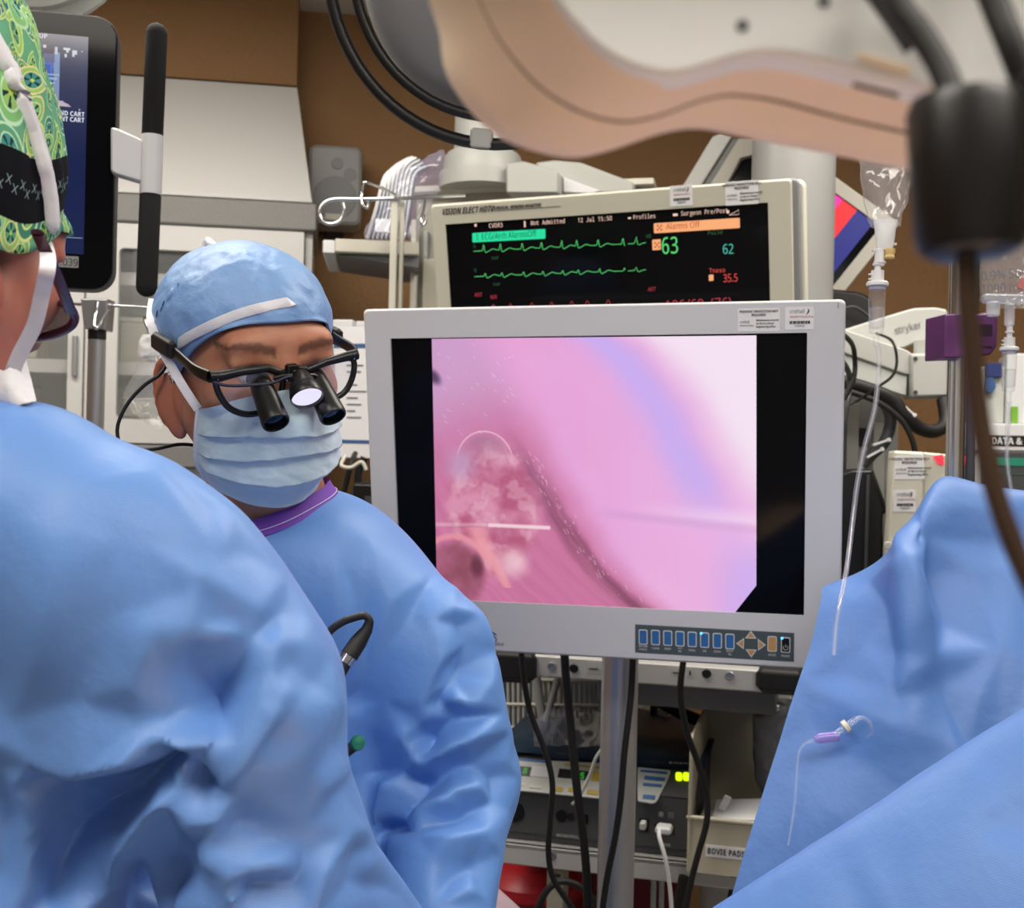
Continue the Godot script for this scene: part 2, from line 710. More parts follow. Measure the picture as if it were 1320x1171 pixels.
func make_materials() -> void:
	cloth("gown_blue", rgb(106, 156, 228), 6.0, 1.6, 3)
	cloth("gown_blue_sheen", rgb(106, 154, 226), 6.0, 1.4, 9)
	cloth("drape_blue", rgb(92, 138, 212), 6.0, 1.5, 5)
	cloth("cap_blue", rgb(128, 170, 226), 10.0, 4.0, 7)
	cloth("mask_blue", rgb(210, 236, 250), 10.0, 1.5, 8)
	cloth("mask_white", rgb(232, 232, 240), 12.0, 3.0, 18)
	mat("gown_purple", rgb(112, 62, 168), 0.7)
	mat("white_plastic", rgb(222, 223, 226), 0.42)
	mat("bezel_grey_white", rgb(206, 208, 214), 0.45)
	mat("cream_plastic", rgb(196, 194, 178), 0.5)
	mat("cream_light", rgb(214, 212, 198), 0.45)
	mat("boom_grey", rgb(182, 184, 180), 0.42)
	mat("column_grey", rgb(150, 151, 150), 0.4)
	mat("tower_grey", rgb(172, 170, 160), 0.5)
	mat("mid_grey", rgb(112, 114, 116), 0.5)
	mat("dark_grey", rgb(62, 64, 68), 0.5)
	mat("black_plastic", rgb(14, 14, 16), 0.38)
	mat("black_rubber", rgb(16, 16, 18), 0.55)
	mat("foam_black", rgb(20, 20, 22), 0.9)
	mat("brown_cable", rgb(62, 44, 32), 0.32)
	mat("chrome", rgb(214, 216, 220), 0.16, 1.0)
	mat("steel", rgb(178, 180, 184), 0.34, 0.85)
	mat("pole_metal", rgb(176, 178, 186), 0.38, 0.55)
	mat("shelf_steel", rgb(196, 196, 194), 0.45, 0.3)
	mat("cabinet_white", rgb(224, 224, 222), 0.45)
	mat("label_white", rgb(232, 233, 236), 0.5)
	mat("ink", rgb(24, 24, 28), 0.7)
	mat("ink_soft", rgb(120, 120, 126), 0.7)
	mat("ink_red", rgb(196, 120, 116), 0.7)
	mat("ink_blue", rgb(52, 92, 148), 0.6)
	mat("robot_white", rgb(246, 246, 244), 0.5)
	mat("robot_beige", rgb(250, 226, 196), 0.6)
	mat("robot_seam", rgb(120, 94, 70), 0.8)
	mat("lamp_grey", rgb(132, 133, 136), 0.45)
	mat("red_plastic", rgb(168, 20, 34), 0.4)
	mat("red_dark", rgb(120, 12, 26), 0.5)
	mat("bin_beige", rgb(190, 184, 164), 0.5)
	mat("panel_grey", rgb(196, 200, 196), 0.5)
	mat("esu_grey", rgb(78, 80, 82), 0.5)
	mat("esu_blue_top", rgb(28, 52, 74), 0.45)
	mat("key_blue", rgb(46, 106, 172), 0.4)
	mat("key_tan", rgb(196, 150, 96), 0.5)
	mat("key_yellow", rgb(190, 166, 60), 0.5)
	mat("key_rim", rgb(206, 210, 214), 0.4)
	mat("control_grey", rgb(72, 84, 90), 0.5)
	mat("clamp_purple", rgb(104, 54, 110), 0.42)
	mat("port_yellow", rgb(214, 184, 122), 0.5)
	mat("green_knob", rgb(10, 118, 92), 0.4)
	mat("lens_dark", rgb(12, 13, 22), 0.06)
	mat("hair_dark", rgb(38, 28, 24), 0.8)
	mat("glasses_plum", rgb(74, 36, 52), 0.25)
	mat("thread_pale", rgb(206, 196, 226), 0.7)
	glow("red_led", rgb(255, 60, 80), 1.1)
	glow("blue_led", rgb(90, 190, 255), 2.2)
	glow("lime_led", rgb(214, 255, 20), 1.3)
	glow("green_digit", rgb(40, 190, 50), 0.5)
	glow("screen_green", rgb(96, 240, 130), 0.8)
	glow("screen_green_dim", rgb(70, 150, 90), 0.3)
	glow("screen_mint", rgb(30, 238, 170), 0.85)
	glow("screen_teal", rgb(84, 214, 190), 0.7)
	glow("screen_orange", rgb(255, 176, 120), 0.95)
	glow("screen_red", rgb(244, 84, 70), 0.8)
	glow("screen_rose", rgb(214, 60, 80), 0.6)
	glow("screen_pale", rgb(255, 214, 196), 0.9)
	glow("screen_white", rgb(226, 232, 246), 0.85)
	mat("screen_ink_teal", rgb(6, 80, 60), 0.5)
	mat("screen_ink_red", rgb(200, 60, 40), 0.5)
	var g := mat("screen_glass", rgb(12, 12, 16), 0.08)
	g.metallic_specular = 0.22
	pane("clear_plastic", Color(0.95, 0.96, 1.0), 0.08, 0.03)
	pane("clear_film", Color(0.96, 0.97, 1.0), 0.12, 0.06)
	pane("lavender_film", Color(0.8, 0.8, 0.95), 0.16, 0.08)
	pane("lens_clear", Color(0.9, 0.9, 0.95), 0.06, 0.02)
	pane("lens_plum", Color(0.74, 0.66, 0.64), 0.5, 0.05)
	pane("cabinet_glass", Color(0.8, 0.82, 0.82), 0.12, 0.02)
	pane("luer_purple", Color(0.6, 0.52, 0.86), 0.6, 0.1)
	pane("grey_film", Color(0.42, 0.43, 0.45), 0.75, 0.2)
	pane("rose_film", Color(0.86, 0.8, 0.82), 0.4, 0.2)
	# painted wall with a little roller texture
	var w := mat("wall_tan", rgb(156, 119, 80), 0.75)
	w.normal_enabled = true
	w.normal_texture = noise_tex(0.06, 21, 256, true, 2.0, 3)
	w.uv1_triplanar = true
	w.uv1_world_triplanar = true
	w.uv1_scale = Vector3.ONE * 3.0
	var wr := mat("wall_olive", rgb(140, 118, 84), 0.75)
	wr.normal_enabled = true
	wr.normal_texture = w.normal_texture
	wr.uv1_triplanar = true
	wr.uv1_scale = Vector3.ONE * 3.0
	mat("ceiling_white", rgb(214, 212, 206), 0.9)
	var fl := mat("floor_vinyl", rgb(150, 150, 148), 0.5)
	fl.albedo_texture = noise_tex(0.05, 4, 256, false, 1.0, 4, two_tone(rgb(206, 206, 204), rgb(255, 255, 255)))
	fl.uv1_triplanar = true
	var sp := mat("laminate_speckle", rgb(176, 176, 174), 0.5)
	sp.albedo_texture = noise_tex(0.16, 14, 512, false, 1.0, 3, two_tone(rgb(150, 150, 150), rgb(255, 255, 255)))
	sp.uv1_triplanar = true
	sp.uv1_scale = Vector3.ONE * 5.0
	# skin: two tones of redness, no shade
	var sk := mat("skin", Color.WHITE, 0.5)
	sk.vertex_color_use_as_albedo = true
	sk.subsurf_scatter_enabled = true
	sk.subsurf_scatter_strength = 0.12
	var br := mat("brushed_pole", rgb(182, 184, 192), 0.34, 0.7)
	br.normal_enabled = true
	br.normal_texture = noise_tex(0.2, 33, 128, true, 0.6, 2)
	br.uv1_triplanar = true
	br.uv1_scale = Vector3(60, 2, 60)

# ------------------------------------------------------------------ room
const WALL_YAW := 9.0
const CEIL := 2.78

func build_room() -> void:
	var wf := frame(660, 585.5, 3.36, WALL_YAW)
	var b := MB.new()
	b.X = wf
	b.box(Vector3(0, 1.4 - 1.55, -0.06), Vector3(7.6, 3.4, 0.12), 0.0)
	struct(b, "wall_back", mats.wall_tan)
	b = MB.new()
	b.box(Vector3(0.1, -0.05, -0.8), Vector3(7.6, 0.1, 6.8), 0.0)
	struct(b, "floor", mats.floor_vinyl)
	b = MB.new()
	b.box(Vector3(0.1, CEIL + 0.05, -0.8), Vector3(7.6, 0.1, 6.8), 0.0)
	struct(b, "ceiling", mats.ceiling_white)
	b = MB.new()
	b.box(Vector3(-2.9, 1.4, -0.8), Vector3(0.1, 2.9, 6.8), 0.0)
	struct(b, "wall_left", mats.wall_tan)
	b = MB.new()
	b.box(Vector3(3.1, 1.4, -0.8), Vector3(0.1, 2.9, 6.8), 0.0)
	struct(b, "wall_right", mats.wall_olive)
	b = MB.new()
	b.box(Vector3(0.1, 1.4, 2.4), Vector3(7.6, 2.9, 0.1), 0.0)
	struct(b, "wall_front", mats.ceiling_white)
	# the soffit over the cabinets
	var sf := frame(383, 110, 3.15, WALL_YAW)
	var low := on(sf, 383, 111).y
	var topy := CEIL - sf.origin.y
	b = MB.new()
	b.X = sf
	b.box(Vector3(-0.9, (low + topy) * 0.5, -0.12), Vector3(1.8, topy - low, 0.24), 0.002)
	struct(b, "trim_1", mats.wall_tan)

# recessed ceiling panels: frame, glowing diffuser and a light of the same size in front of it
func ceiling_panel(at: Vector3, size: Vector2, energy: float, label: String) -> void:
	var o := thing("ceiling_light_panel", label, "light", Transform3D(Basis(), at), "ceiling light panels")
	var b := MB.new()
	for s in [-1, 1]:
		b.box(Vector3(s * (size.x * 0.5 + 0.015), 0, 0), Vector3(0.03, 0.03, size.y + 0.06), 0.003)
		b.box(Vector3(0, 0, s * (size.y * 0.5 + 0.015)), Vector3(size.x, 0.03, 0.03), 0.003)
	part(b, "light_frame", mats.white_plastic, o)
	b = MB.new()
	b.box(Vector3(0, 0.004, 0), Vector3(size.x, 0.006, size.y), 0.001)
	part(b, "light_diffuser", glow("lamp_diffuser", Color(1.0, 0.97, 0.92), 3.0), o)
	var l := AreaLight3D.new()
	l.name = "area_light"
	l.area_size = size
	l.light_energy = energy
	l.light_color = Color(1.0, 0.965, 0.92)
	l.area_range = 12.0
	l.area_attenuation = 2.0
	l.shadow_enabled = true
	l.rotation.x = -PI / 2
	l.position = Vector3(0, -0.02, 0)
	o.add_child(l)

# ------------------------------------------------------------------ shared small builders
func pbox(b: MB, t: Transform3D, x0: float, y0: float, x1: float, y1: float, z0: float, depth: float, bev := 0.002) -> void:
	var p := on(t, x0, y0, z0)
	var q := on(t, x1, y1, z0)
	var c := (p + q) * 0.5
	b.box(Vector3(c.x, c.y, z0 - depth * 0.5), Vector3(absf(q.x - p.x), absf(q.y - p.y), depth), bev)

func prect(t: Transform3D, x0: float, y0: float, x1: float, y1: float, z := 0.0) -> Rect2:
	var p := on(t, x0, y0, z)
	var q := on(t, x1, y1, z)
	return Rect2(minf(p.x, q.x), minf(p.y, q.y), absf(q.x - p.x), absf(q.y - p.y))

# flat ring between two outlines of equal count, with outer and inner walls
func rim(b: MB, outer: PackedVector2Array, inner: PackedVector2Array, z0: float, z1: float, bev := 0.003) -> void:
	var m := outer.size()
	var cc := Vector2.ZERO
	for q in outer:
		cc += q / m
	for i in m:
		var j := (i + 1) % m
		var e := (outer[j] - outer[i]).normalized()
		var nn := Vector2(e.y, -e.x)
		if nn.dot(outer[i] - cc) < 0:
			nn = -nn
		var N := Vector3(nn.x, nn.y, 0)
		var o0 := outer[i]
		var o1 := outer[j]
		var i0 := inner[i]
		var i1 := inner[j]
		var f0 := o0 + (i0 - o0).normalized() * bev * 1.4
		var f1 := o1 + (i1 - o1).normalized() * bev * 1.4
		var a := b.vert(Vector3(f0.x, f0.y, z0), Vector3.BACK)
		var c := b.vert(Vector3(f1.x, f1.y, z0), Vector3.BACK)
		b.quad(a, c, b.vert(Vector3(i1.x, i1.y, z0), Vector3.BACK), b.vert(Vector3(i0.x, i0.y, z0), Vector3.BACK))
		var s0 := b.vert(Vector3(o0.x, o0.y, z0 - bev), N)
		var s1 := b.vert(Vector3(o1.x, o1.y, z0 - bev), N)
		b.quad(a, c, s1, s0)
		b.quad(s0, s1, b.vert(Vector3(o1.x, o1.y, z1), N), b.vert(Vector3(o0.x, o0.y, z1), N))
		if (i1 - i0).length() > 1e-6:
			var ie := (i1 - i0).normalized()
			var im := Vector2(ie.y, -ie.x)
			if im.dot(i0 - cc) > 0:
				im = -im
			var I := Vector3(im.x, im.y, 0)
			b.quad(b.vert(Vector3(i0.x, i0.y, z0), I), b.vert(Vector3(i1.x, i1.y, z0), I), b.vert(Vector3(i1.x, i1.y, z1), I), b.vert(Vector3(i0.x, i0.y, z1), I))

func rect_outline(r: Rect2, rad := 0.004, k := 4) -> PackedVector2Array:
	return round_rect(r.get_center(), r.size, minf(rad, minf(r.size.x, r.size.y) * 0.49), k)

# text whose left end is at a picture point on the thing's plane; h in picture pixels
func ptext(s: String, t: Transform3D, px: float, py: float, h: float, m: Material, parent: Node3D, z := 0.001, squeeze := 1.0, bold := 400, mono := false, slant := 0.0, center := false) -> void:
	var at := onp(t, px, py, z)
	var up := on(t, px, py - h, z)
	text(s, (up - Vector2(at.x, at.y)).length(), m, parent, at, Basis(Vector3.RIGHT, Vector3(slant, 1, 0), Vector3.BACK), mono, squeeze, bold, center)

# inspection notice
func sticker_notice(parent: Node3D, t: Transform3D, x0: float, y0: float, x1: float, y1: float, z := 0.0006) -> void:
	var b := MB.new()
	var r := prect(t, x0, y0, x1, y1, z)
	b.prism(rect_outline(r, 0.0015, 2), z, z - 0.0005, 0.0001)
	var o := part(b, "sticker", mats.label_white, parent, "white inspection sticker")
	var h := r.size.y
	var w := r.size.x
	var zz := z + 0.0002
	var l := r.position.x
	var top := r.end.y
	text("PERIODIC INSPECTION NOT", h * 0.105, mats.ink, o, Vector3(l + w * 0.5, top - h * 0.14, zz), Basis(), false, 0.86, 700, true)
	text("REQUIRED", h * 0.105, mats.ink, o, Vector3(l + w * 0.5, top - h * 0.29, zz), Basis(), false, 0.86, 700, true)
	for k in 3:
		text(["Maintenance records", "on file in Clinical", "Engineering office"][k], h * 0.085, mats.ink, o, Vector3(l + w * 0.44, top - h * (0.52 + 0.14 * k), zz), Basis(), false, 0.8, 600)
	text("crothall", h * 0.12, mats.ink_soft, o, Vector3(l + w * 0.05, top - h * 0.58, zz), Basis(), false, 0.75, 400)
	text("clinical services", h * 0.06, mats.ink_soft, o, Vector3(l + w * 0.05, top - h * 0.74, zz), Basis(), false, 0.75, 400)

# asset tag with a bar code
func sticker_asset(parent: Node3D, t: Transform3D, x0: float, y0: float, x1: float, y1: float, z := 0.0006) -> void:
	var b := MB.new()
	var r := prect(t, x0, y0, x1, y1, z)
	b.prism(rect_outline(r, 0.0015, 2), z, z - 0.0005, 0.0001)
	var o := part(b, "sticker", mats.label_white, parent, "white asset tag with bar code")
	var h := r.size.y
	var w := r.size.x
	var zz := z + 0.0002
	text("crothall", h * 0.17, mats.ink_soft, o, Vector3(r.position.x + w * 0.16, r.end.y - h * 0.2, zz), Basis(), false, 0.8)
	b = MB.new()
	var sw := PackedVector3Array()
	for k in 6:
		var f := k / 5.0
		sw.append(Vector3(r.position.x + w * (0.72 + 0.1 * sin(f * 2.4)), r.end.y - h * (0.36 - 0.28 * f), zz))
	b.tube(sw, [0.0001, 0.0005, 0.0009, 0.0009, 0.0006, 0.0001], 5)
	part(b, "swoosh", mats.ink, o)
	text("PROPERTY OF HOSPITAL", h * 0.05, mats.ink_red, o, Vector3(r.position.x + w * 0.18, r.end.y - h * 0.44, zz), Basis(), false, 0.8)
	b = MB.new()
	var x := 0.16
	var k := 0
	while x < 0.82:
		var bw: float = [0.025, 0.045, 0.02, 0.06, 0.03][k % 5]
		b.box(Vector3(r.position.x + w * (x + bw * 0.5), r.end.y - h * 0.68, zz), Vector3(w * bw, h * 0.13, 0.0002), 0.0)
		x += bw + [0.012, 0.02, 0.014][k % 3]
		k += 1
	part(b, "bar_code", mats.ink, o)
	text("1002658", h * 0.09, mats.ink_soft, o, Vector3(r.position.x + w * 0.5, r.end.y - h * 0.83, zz), Basis(), false, 0.9, 400, true)

# ------------------------------------------------------------------ the picture on the large screen
func scope_picture() -> ImageTexture:
	var w := 520
	var h := 440
	var im := Image.create(w, h, false, Image.FORMAT_RGB8)
	var n1 := FastNoiseLite.new()
	n1.seed = 5
	n1.frequency = 0.012
	n1.fractal_octaves = 4
	var n2 := FastNoiseLite.new()
	n2.seed = 8
	n2.frequency = 0.022
	n2.fractal_octaves = 3
	var pink := Color8(238, 170, 222)
	var lilac := Color8(204, 178, 250)
	var pale := Color8(252, 232, 250)
	var rose := Color8(210, 122, 162)
	var mauve := Color8(206, 160, 204)
	for y in h:
		for x in w:
			var u := float(x) / w
			var v := float(y) / h
			var a := n1.get_noise_2d(x, y)
			var q := n2.get_noise_2d(x, y)
			# right hand smooth field: curved pale and lilac bands sweeping down
			var s := u - 0.5 - 0.33 * pow(minf(v, 0.62) / 0.55, 0.6) + 0.015 * a
			var c := pink.lerp(Color8(244, 190, 236), smoothstep(0.4, 0.9, u) * 0.6)
			c = c.lerp(lilac, exp(-pow(s / 0.075, 2)) * (1.0 - smoothstep(0.5, 0.75, v)) * 0.85)
			c = c.lerp(pale, smoothstep(0.05, 0.22, s) * (1.0 - 0.75 * smoothstep(0.45, 0.7, v)))
			c = c.lerp(lilac, smoothstep(0.82, 0.98, u) * smoothstep(0.6, 0.9, v) * 0.7)
			c = c.lerp(Color8(250, 222, 248), smoothstep(0.55, 0.95, u) * (1.0 - smoothstep(0.0, 0.06, absf(v - 0.6 - 0.06 * u))) * 0.6)
			c = c.lerp(Color8(214, 158, 212), (1.0 - smoothstep(0.0, 0.03, absf(v - 0.65 - 0.1 * (u - 0.6)))) * smoothstep(0.46, 0.62, u) * 0.5)
			# the fold that runs from the mouth down to the lower edge
			var dv := v - 0.4
			var uc := 0.27 + 0.5 * dv + 1.3 * pow(maxf(0.0, dv - 0.35), 2) if dv > -0.1 else 0.27 + 0.5 * dv
			var off := u - uc + 0.012 * a
			var streak := n2.get_noise_2d(off * 900.0, v * 90.0)
			var tis := mauve.lerp(rose, smoothstep(0.1, 0.45, v + 0.4 * (u - 0.15)))
			tis = tis.lerp(Color8(196, 112, 152), clampf(0.3 + streak * 0.9, 0.0, 0.7) * smoothstep(0.25, 0.6, v))
			c = c.lerp(tis, (1.0 - smoothstep(0.0, 0.2 - 0.06 * v, off)) * (0.95 - 0.2 * smoothstep(0.35, 0.0, v)))
			c = c.lerp(Color8(136, 76, 100), exp(-pow(off / (0.022 + 0.012 * v), 2)) * smoothstep(0.32, 0.55, v) * (0.75 + 0.6 * streak))
			# tissue seen through the opening
			var ex := (u - 0.19) / 0.17
			var ey := (v - 0.64) / 0.29
			var rr := sqrt(ex * ex + ey * ey) + 0.12 * a
			var inside := Color8(222, 148, 176).lerp(Color8(188, 96, 128), clampf(0.45 + 1.3 * a + 0.6 * streak * ey, 0.0, 1.0))
			inside = inside.lerp(Color8(248, 206, 216), clampf(q * 1.2 - 0.1, 0.0, 0.35))
			c = c.lerp(inside, 1.0 - smoothstep(0.72, 1.0, rr))
			# round top mouth with a bright edge
			var dx := (u - 0.17) / 0.09
			var dy := (v - 0.46) / 0.115
			var d2 := sqrt(dx * dx + dy * dy)
			if dy < 0.3:
				c = c.lerp(Color8(172, 118, 146), (1.0 - smoothstep(0.75, 1.0, d2)) * smoothstep(0.2, -0.9, dy) * 0.7)
				c = c.lerp(Color8(250, 214, 226), (1.0 - smoothstep(0.0, 0.035, absf(d2 - 1.0))) * smoothstep(0.0, -0.5, dy) * 0.9)
			c = c.lerp(Color8(196, 160, 196), (1.0 - smoothstep(0.0, 0.08, Vector2(u - 0.09, (v - 0.47) * 0.8).length())) * 0.8)
			# suture thread and a flap of tissue
			var sl := absf(v - 0.7 - 0.02 * absf(u - 0.16))
			if u < 0.375:
				c = c.lerp(Color8(255, 226, 232), (1.0 - smoothstep(0.003, 0.011, sl)) * (0.9 if u > 0.175 else 0.35))
			var fl := absf(u - 0.135 - 0.09 * (v - 0.72) / 0.2) / (1.0 - 0.5 * smoothstep(0.72, 0.93, v))
			if v > 0.71 and v < 0.94:
				c = c.lerp(Color8(244, 164, 170), (1.0 - smoothstep(0.008, 0.045, fl)) * 0.75)
			# hollow lower left with its rim
			var hx := (u - 0.06) / 0.115
			var hy := (v - 0.9) / 0.15
			var hr := sqrt(hx * hx + hy * hy)
			c = c.lerp(Color8(150, 82, 100), (1.0 - smoothstep(0.7, 1.0, hr)) * (0.75 + 0.5 * a))
			c = c.lerp(Color8(104, 50, 66), (1.0 - smoothstep(0.2, 0.7, Vector2((u - 0.135) / 0.045, (v - 0.86) / 0.09).length())) * 0.8)
			c = c.lerp(Color8(240, 156, 166), (1.0 - smoothstep(0.02, 0.12, absf(hr - 1.02))) * smoothstep(0.2, -0.6, hy) * 0.8)
			c = c.lerp(Color8(255, 220, 226), (1.0 - smoothstep(0.01, 0.07, Vector2((u - 0.255), (v - 0.84) * 0.8).length())) * 0.7)
			# dark notch top left
			c = c.lerp(Color8(96, 70, 104), 1.0 - smoothstep(0.004, 0.022, Vector2((u - 0.012) * 0.7 - (v - 0.14) * 0.25, (v - 0.14) * 0.5).length()))
			im.set_pixel(x, y, c)
	# small wet glints
	var g := RandomNumberGenerator.new()
	g.seed = 11
	for k in 90:
		var an := g.randf_range(-1.3, 1.4)
		var rr := g.randf_range(0.95, 1.25)
		var pv := g.randf_range(0.4, 0.97)
		var p := Vector2(0.27 + 0.5 * (pv - 0.4) + 1.3 * pow(maxf(0.0, pv - 0.75), 2) + g.randf_range(-0.01, 0.06), pv)
		if k < 34:
			p = Vector2(g.randf_range(0.02, 0.28), g.randf_range(0.02, 0.36))
		if p.x < 0 or p.y < 0 or p.x > 0.98 or p.y > 0.98:
			continue
		var ln := g.randi_range(2, 9)
		var dir := Vector2(0.45, 0.9) if k >= 34 else Vector2(0.7, 0.6)
		for s in ln:
			var q := Vector2i(int(p.x * w + dir.x * s), int(p.y * h + dir.y * s))
			if q.x >= 0 and q.y >= 0 and q.x < w and q.y < h:
				im.set_pixelv(q, im.get_pixelv(q).lerp(Color8(255, 228, 240), 0.55))
	return tex(im)

func picture_material(called: String, t: Texture2D, e: float) -> StandardMaterial3D:
	var m := mat(called, Color(0.015, 0.015, 0.015), 0.12)
	m.emission_enabled = true
	m.emission = Color.BLACK
	m.emission_texture = t
	m.emission_energy_multiplier = e
	return m

# ------------------------------------------------------------------ large monitor on its pole
func build_main_monitor() -> void:
	var t := Transform3D(Basis.from_euler(Vector3(0.1476, -0.2481, 0.0099), EULER_ORDER_YXZ), EYE + Vector3(0.1077, -0.0382, -1.5093))
	var o := thing("surgical_monitor", "large white-framed monitor on a pole showing a pink endoscope picture", "monitor", t)
	var W := 0.62
	var H := 0.4645
	var out := round_rect(Vector2.ZERO, Vector2(W, H), 0.006, 4)
	var sr := Rect2(on(t, 503.5, 794), Vector2.ZERO)
	var tl := on(t, 503, 436.5)
	var br := on(t, 1036.3, 794.3)
	sr = Rect2(tl.x, br.y, br.x - tl.x, tl.y - br.y)
	var inn := rect_outline(sr, 0.001, 4)
	var b := MB.new()
	rim(b, out, inn, 0.0, -0.03, 0.003)
	part(b, "bezel", mats.bezel_grey_white, o, "pale grey bezel")
	b = MB.new()
	b.prism(round_rect(Vector2(0, 0), Vector2(W - 0.012, H - 0.012), 0.01, 4), -0.029, -0.062, 0.006)
	part(b, "housing", mats.bezel_grey_white, o)
	b = MB.new()
	b.box(Vector3(sr.get_center().x, sr.get_center().y, -0.006), Vector3(sr.size.x + 0.004, sr.size.y + 0.004, 0.004), 0.0)
	part(b, "screen_panel", mats.screen_glass, o, "black border of the screen")
	b = MB.new()
	b.prism(poly(t, [[556.5, 437], [975, 432.6], [975, 755], [947, 790.5], [563.5, 772.6]], -0.0035), -0.0035, -0.0042, 0.0, 0.9, false)
	part(b, "screen_picture", picture_material("scope_screen", scope_picture(), 0.92), o, "pink endoscope picture")
	# seam at the corner and the stickers
	b = MB.new()
	b.box(onp(t, 1080.5, 394, 0.0004), Vector3(0.0008, 0.007, 0.0006), 0.0)
	part(b, "corner_seam", mats.ink_soft, o)
	sticker_notice(o, t, 951, 398, 1005, 427)
	sticker_asset(o, t, 1012, 396, 1049, 425)
	# maker's mark
	ptext("V", t, 616, 823, 10, mats.ink_blue, o, 0.0006, 0.7, 400)
	ptext("T", t, 626, 823, 15, mats.ink_blue, o, 0.0006, 0.6, 400)
	ptext("S", t, 636, 823, 10, mats.ink_blue, o, 0.0006, 0.7, 400)
	b = MB.new()
	var arc := PackedVector3Array()
	for k in 9:
		arc.append(onp(t, 621.5 + k * 2.4, 819.0 - 4.0 * sin(PI * k / 8.0) , 0.0006))
	b.tube(arc, [0.0002, 0.0007, 0.001, 0.0013, 0.0014, 0.0013, 0.001, 0.0007, 0.0002], 5)
	part(b, "emblem", mats.ink_blue, o)
	ptext("medical", t, 632, 830, 4, mats.ink_soft, o, 0.0006, 0.9)
	# control panel
	b = MB.new()
	b.prism(poly(t, [[819, 805], [1023.7, 816.2], [1023.5, 853], [819, 841]]), 0.0012, -0.001, 0.0004)
	var cp := part(b, "control_panel", mats.control_grey, o, "dark grey strip of keys")
	var z := 0.0018
	for k in 10:
		var cx: float = [147, 228, 308, 388, 468, 550, 633, 715, 992, 1080][k] / 5.077 + 800.0
		var cy: float = [212, 215, 219, 223, 227, 232, 236, 241, 257, 264][k] / 5.077 + 780.0
		var c := on(t, cx, cy, z)
		b = MB.new()
		var sz := Vector2(0.0118, 0.0205)
		var o1 := round_rect(c, sz, 0.0022, 3)
		var o2 := round_rect(c, sz - Vector2(0.0024, 0.0024), 0.0016, 3)
		rim(b, o1, o2, z, 0.0012, 0.0002)
		b.c = Color.WHITE
		var kp := part(b, "key_frame", mats.key_rim, o)
		b = MB.new()
		b.prism(o2, z - 0.0003, 0.0012, 0.0003, 0.75, false)
		part(b, "key_cap", [mats.key_blue, mats.key_tan, mats.black_plastic][0 if k < 8 else k - 7], kp)
		text(["RETURN\nFREEZE", "V GAIN", "PRINT", "AUX\nSEL", "MENU", "SDI", "ZOOM", "INPUT\nSEL", "ENTER", "POWER"][k], 0.0026, mats.key_rim, o, Vector3(c.x, c.y - 0.0145, z), Basis(), false, 0.9, 400, true, "key_legend")
		if k == 5 or k == 9:
			b = MB.new()
			b.lathe(PackedVector2Array([Vector2(0.0018, 0), Vector2(0.0015, 0.0008), Vector2(0, 0.0012)]), Transform3D(Basis(Vector3.RIGHT, Vector3.BACK, Vector3.UP), Vector3(c.x - 0.0045, c.y + 0.0088, z)), 10)
			part(b, "indicator_light", mats.blue_led, o, "small blue light")
		if k == 9:
			b = MB.new()
			var ringp := PackedVector3Array()
			for q in 11:
				var an := lerpf(-2.4, 2.4, q / 10.0) - PI / 2
				ringp.append(Vector3(c.x + 0.003 * cos(an), c.y - 0.0035 + 0.003 * sin(an), z))
			b.tube(ringp, 0.0004, 5)
			b.tube(PackedVector3Array([Vector3(c.x, c.y - 0.003, z), Vector3(c.x, c.y + 0.0005, z)]), 0.0004, 5)
			part(b, "power_symbol", mats.key_rim, o)
	for k in 4:
		var tri_px: Array = [[[852, 170], [890, 222], [815, 220]], [[757, 253], [808, 218], [806, 292]], [[950, 264], [898, 223], [900, 300]], [[855, 346], [818, 292], [892, 295]]][k]
		var pp := PackedVector2Array()
		for q in tri_px:
			pp.append(on(t, q[0] / 5.077 + 800.0, q[1] / 5.077 + 780.0, z))
		var cen := (pp[0] + pp[1] + pp[2]) / 3.0
		var small := PackedVector2Array()
		for q in pp:
			small.append(cen + (q - cen) * 0.72)
		b = MB.new()
		rim(b, pp, small, z, 0.0012, 0.0001)
		var kp := part(b, "arrow_key_frame", mats.key_rim, o)
		b = MB.new()
		b.prism(small, z - 0.0002, 0.0012, 0.0002, 0.75, false)
		part(b, "arrow_key", mats.key_tan, kp)
	cp.set_meta("label", "dark grey strip of keys")
	# bracket behind, down to the pole
	b = MB.new()
	b.box(Vector3(0.03, -0.05, -0.078), Vector3(0.14, 0.14, 0.032), 0.004)
	part(b, "mount_plate", mats.dark_grey, o)

	var top := P(803, 700, 1.66)
	var ground := Vector3(top.x, 0, top.z)
	var st := thing("monitor_stand", "brushed metal pole stand carrying the pink picture monitor", "stand", Transform3D(Basis(), ground))
	b = MB.new()
	b.lathe(cyl(0.0262, top.y - 0.06, 0.002), Transform3D(Basis(), Vector3(0, 0.06, 0)), 32)
	part(b, "pole", mats.brushed_pole, st)
	b = MB.new()
	b.box(Vector3(-0.01, top.y + 0.01, 0.012), Vector3(0.07, 0.07, 0.06), 0.006)
	part(b, "bracket", mats.dark_grey, st)
	for k in 5:
		b = MB.new()
		var dir := Vector3(cos(TAU * k / 5.0), 0, sin(TAU * k / 5.0))
		b.tube(PackedVector3Array([Vector3(0, 0.09, 0), dir * 0.26 + Vector3(0, 0.07, 0)]), [0.024, 0.016], 8)
		var leg := part(b, "leg", mats.pole_metal, st)
		b = MB.new()
		b.lathe(cyl(0.028, 0.026, 0.004), aim(dir * 0.26 + Vector3(0, 0.028, 0) - dir.cross(Vector3.UP) * 0.013, dir.cross(Vector3.UP)), 16)
		part(b, "caster", mats.black_rubber, leg)

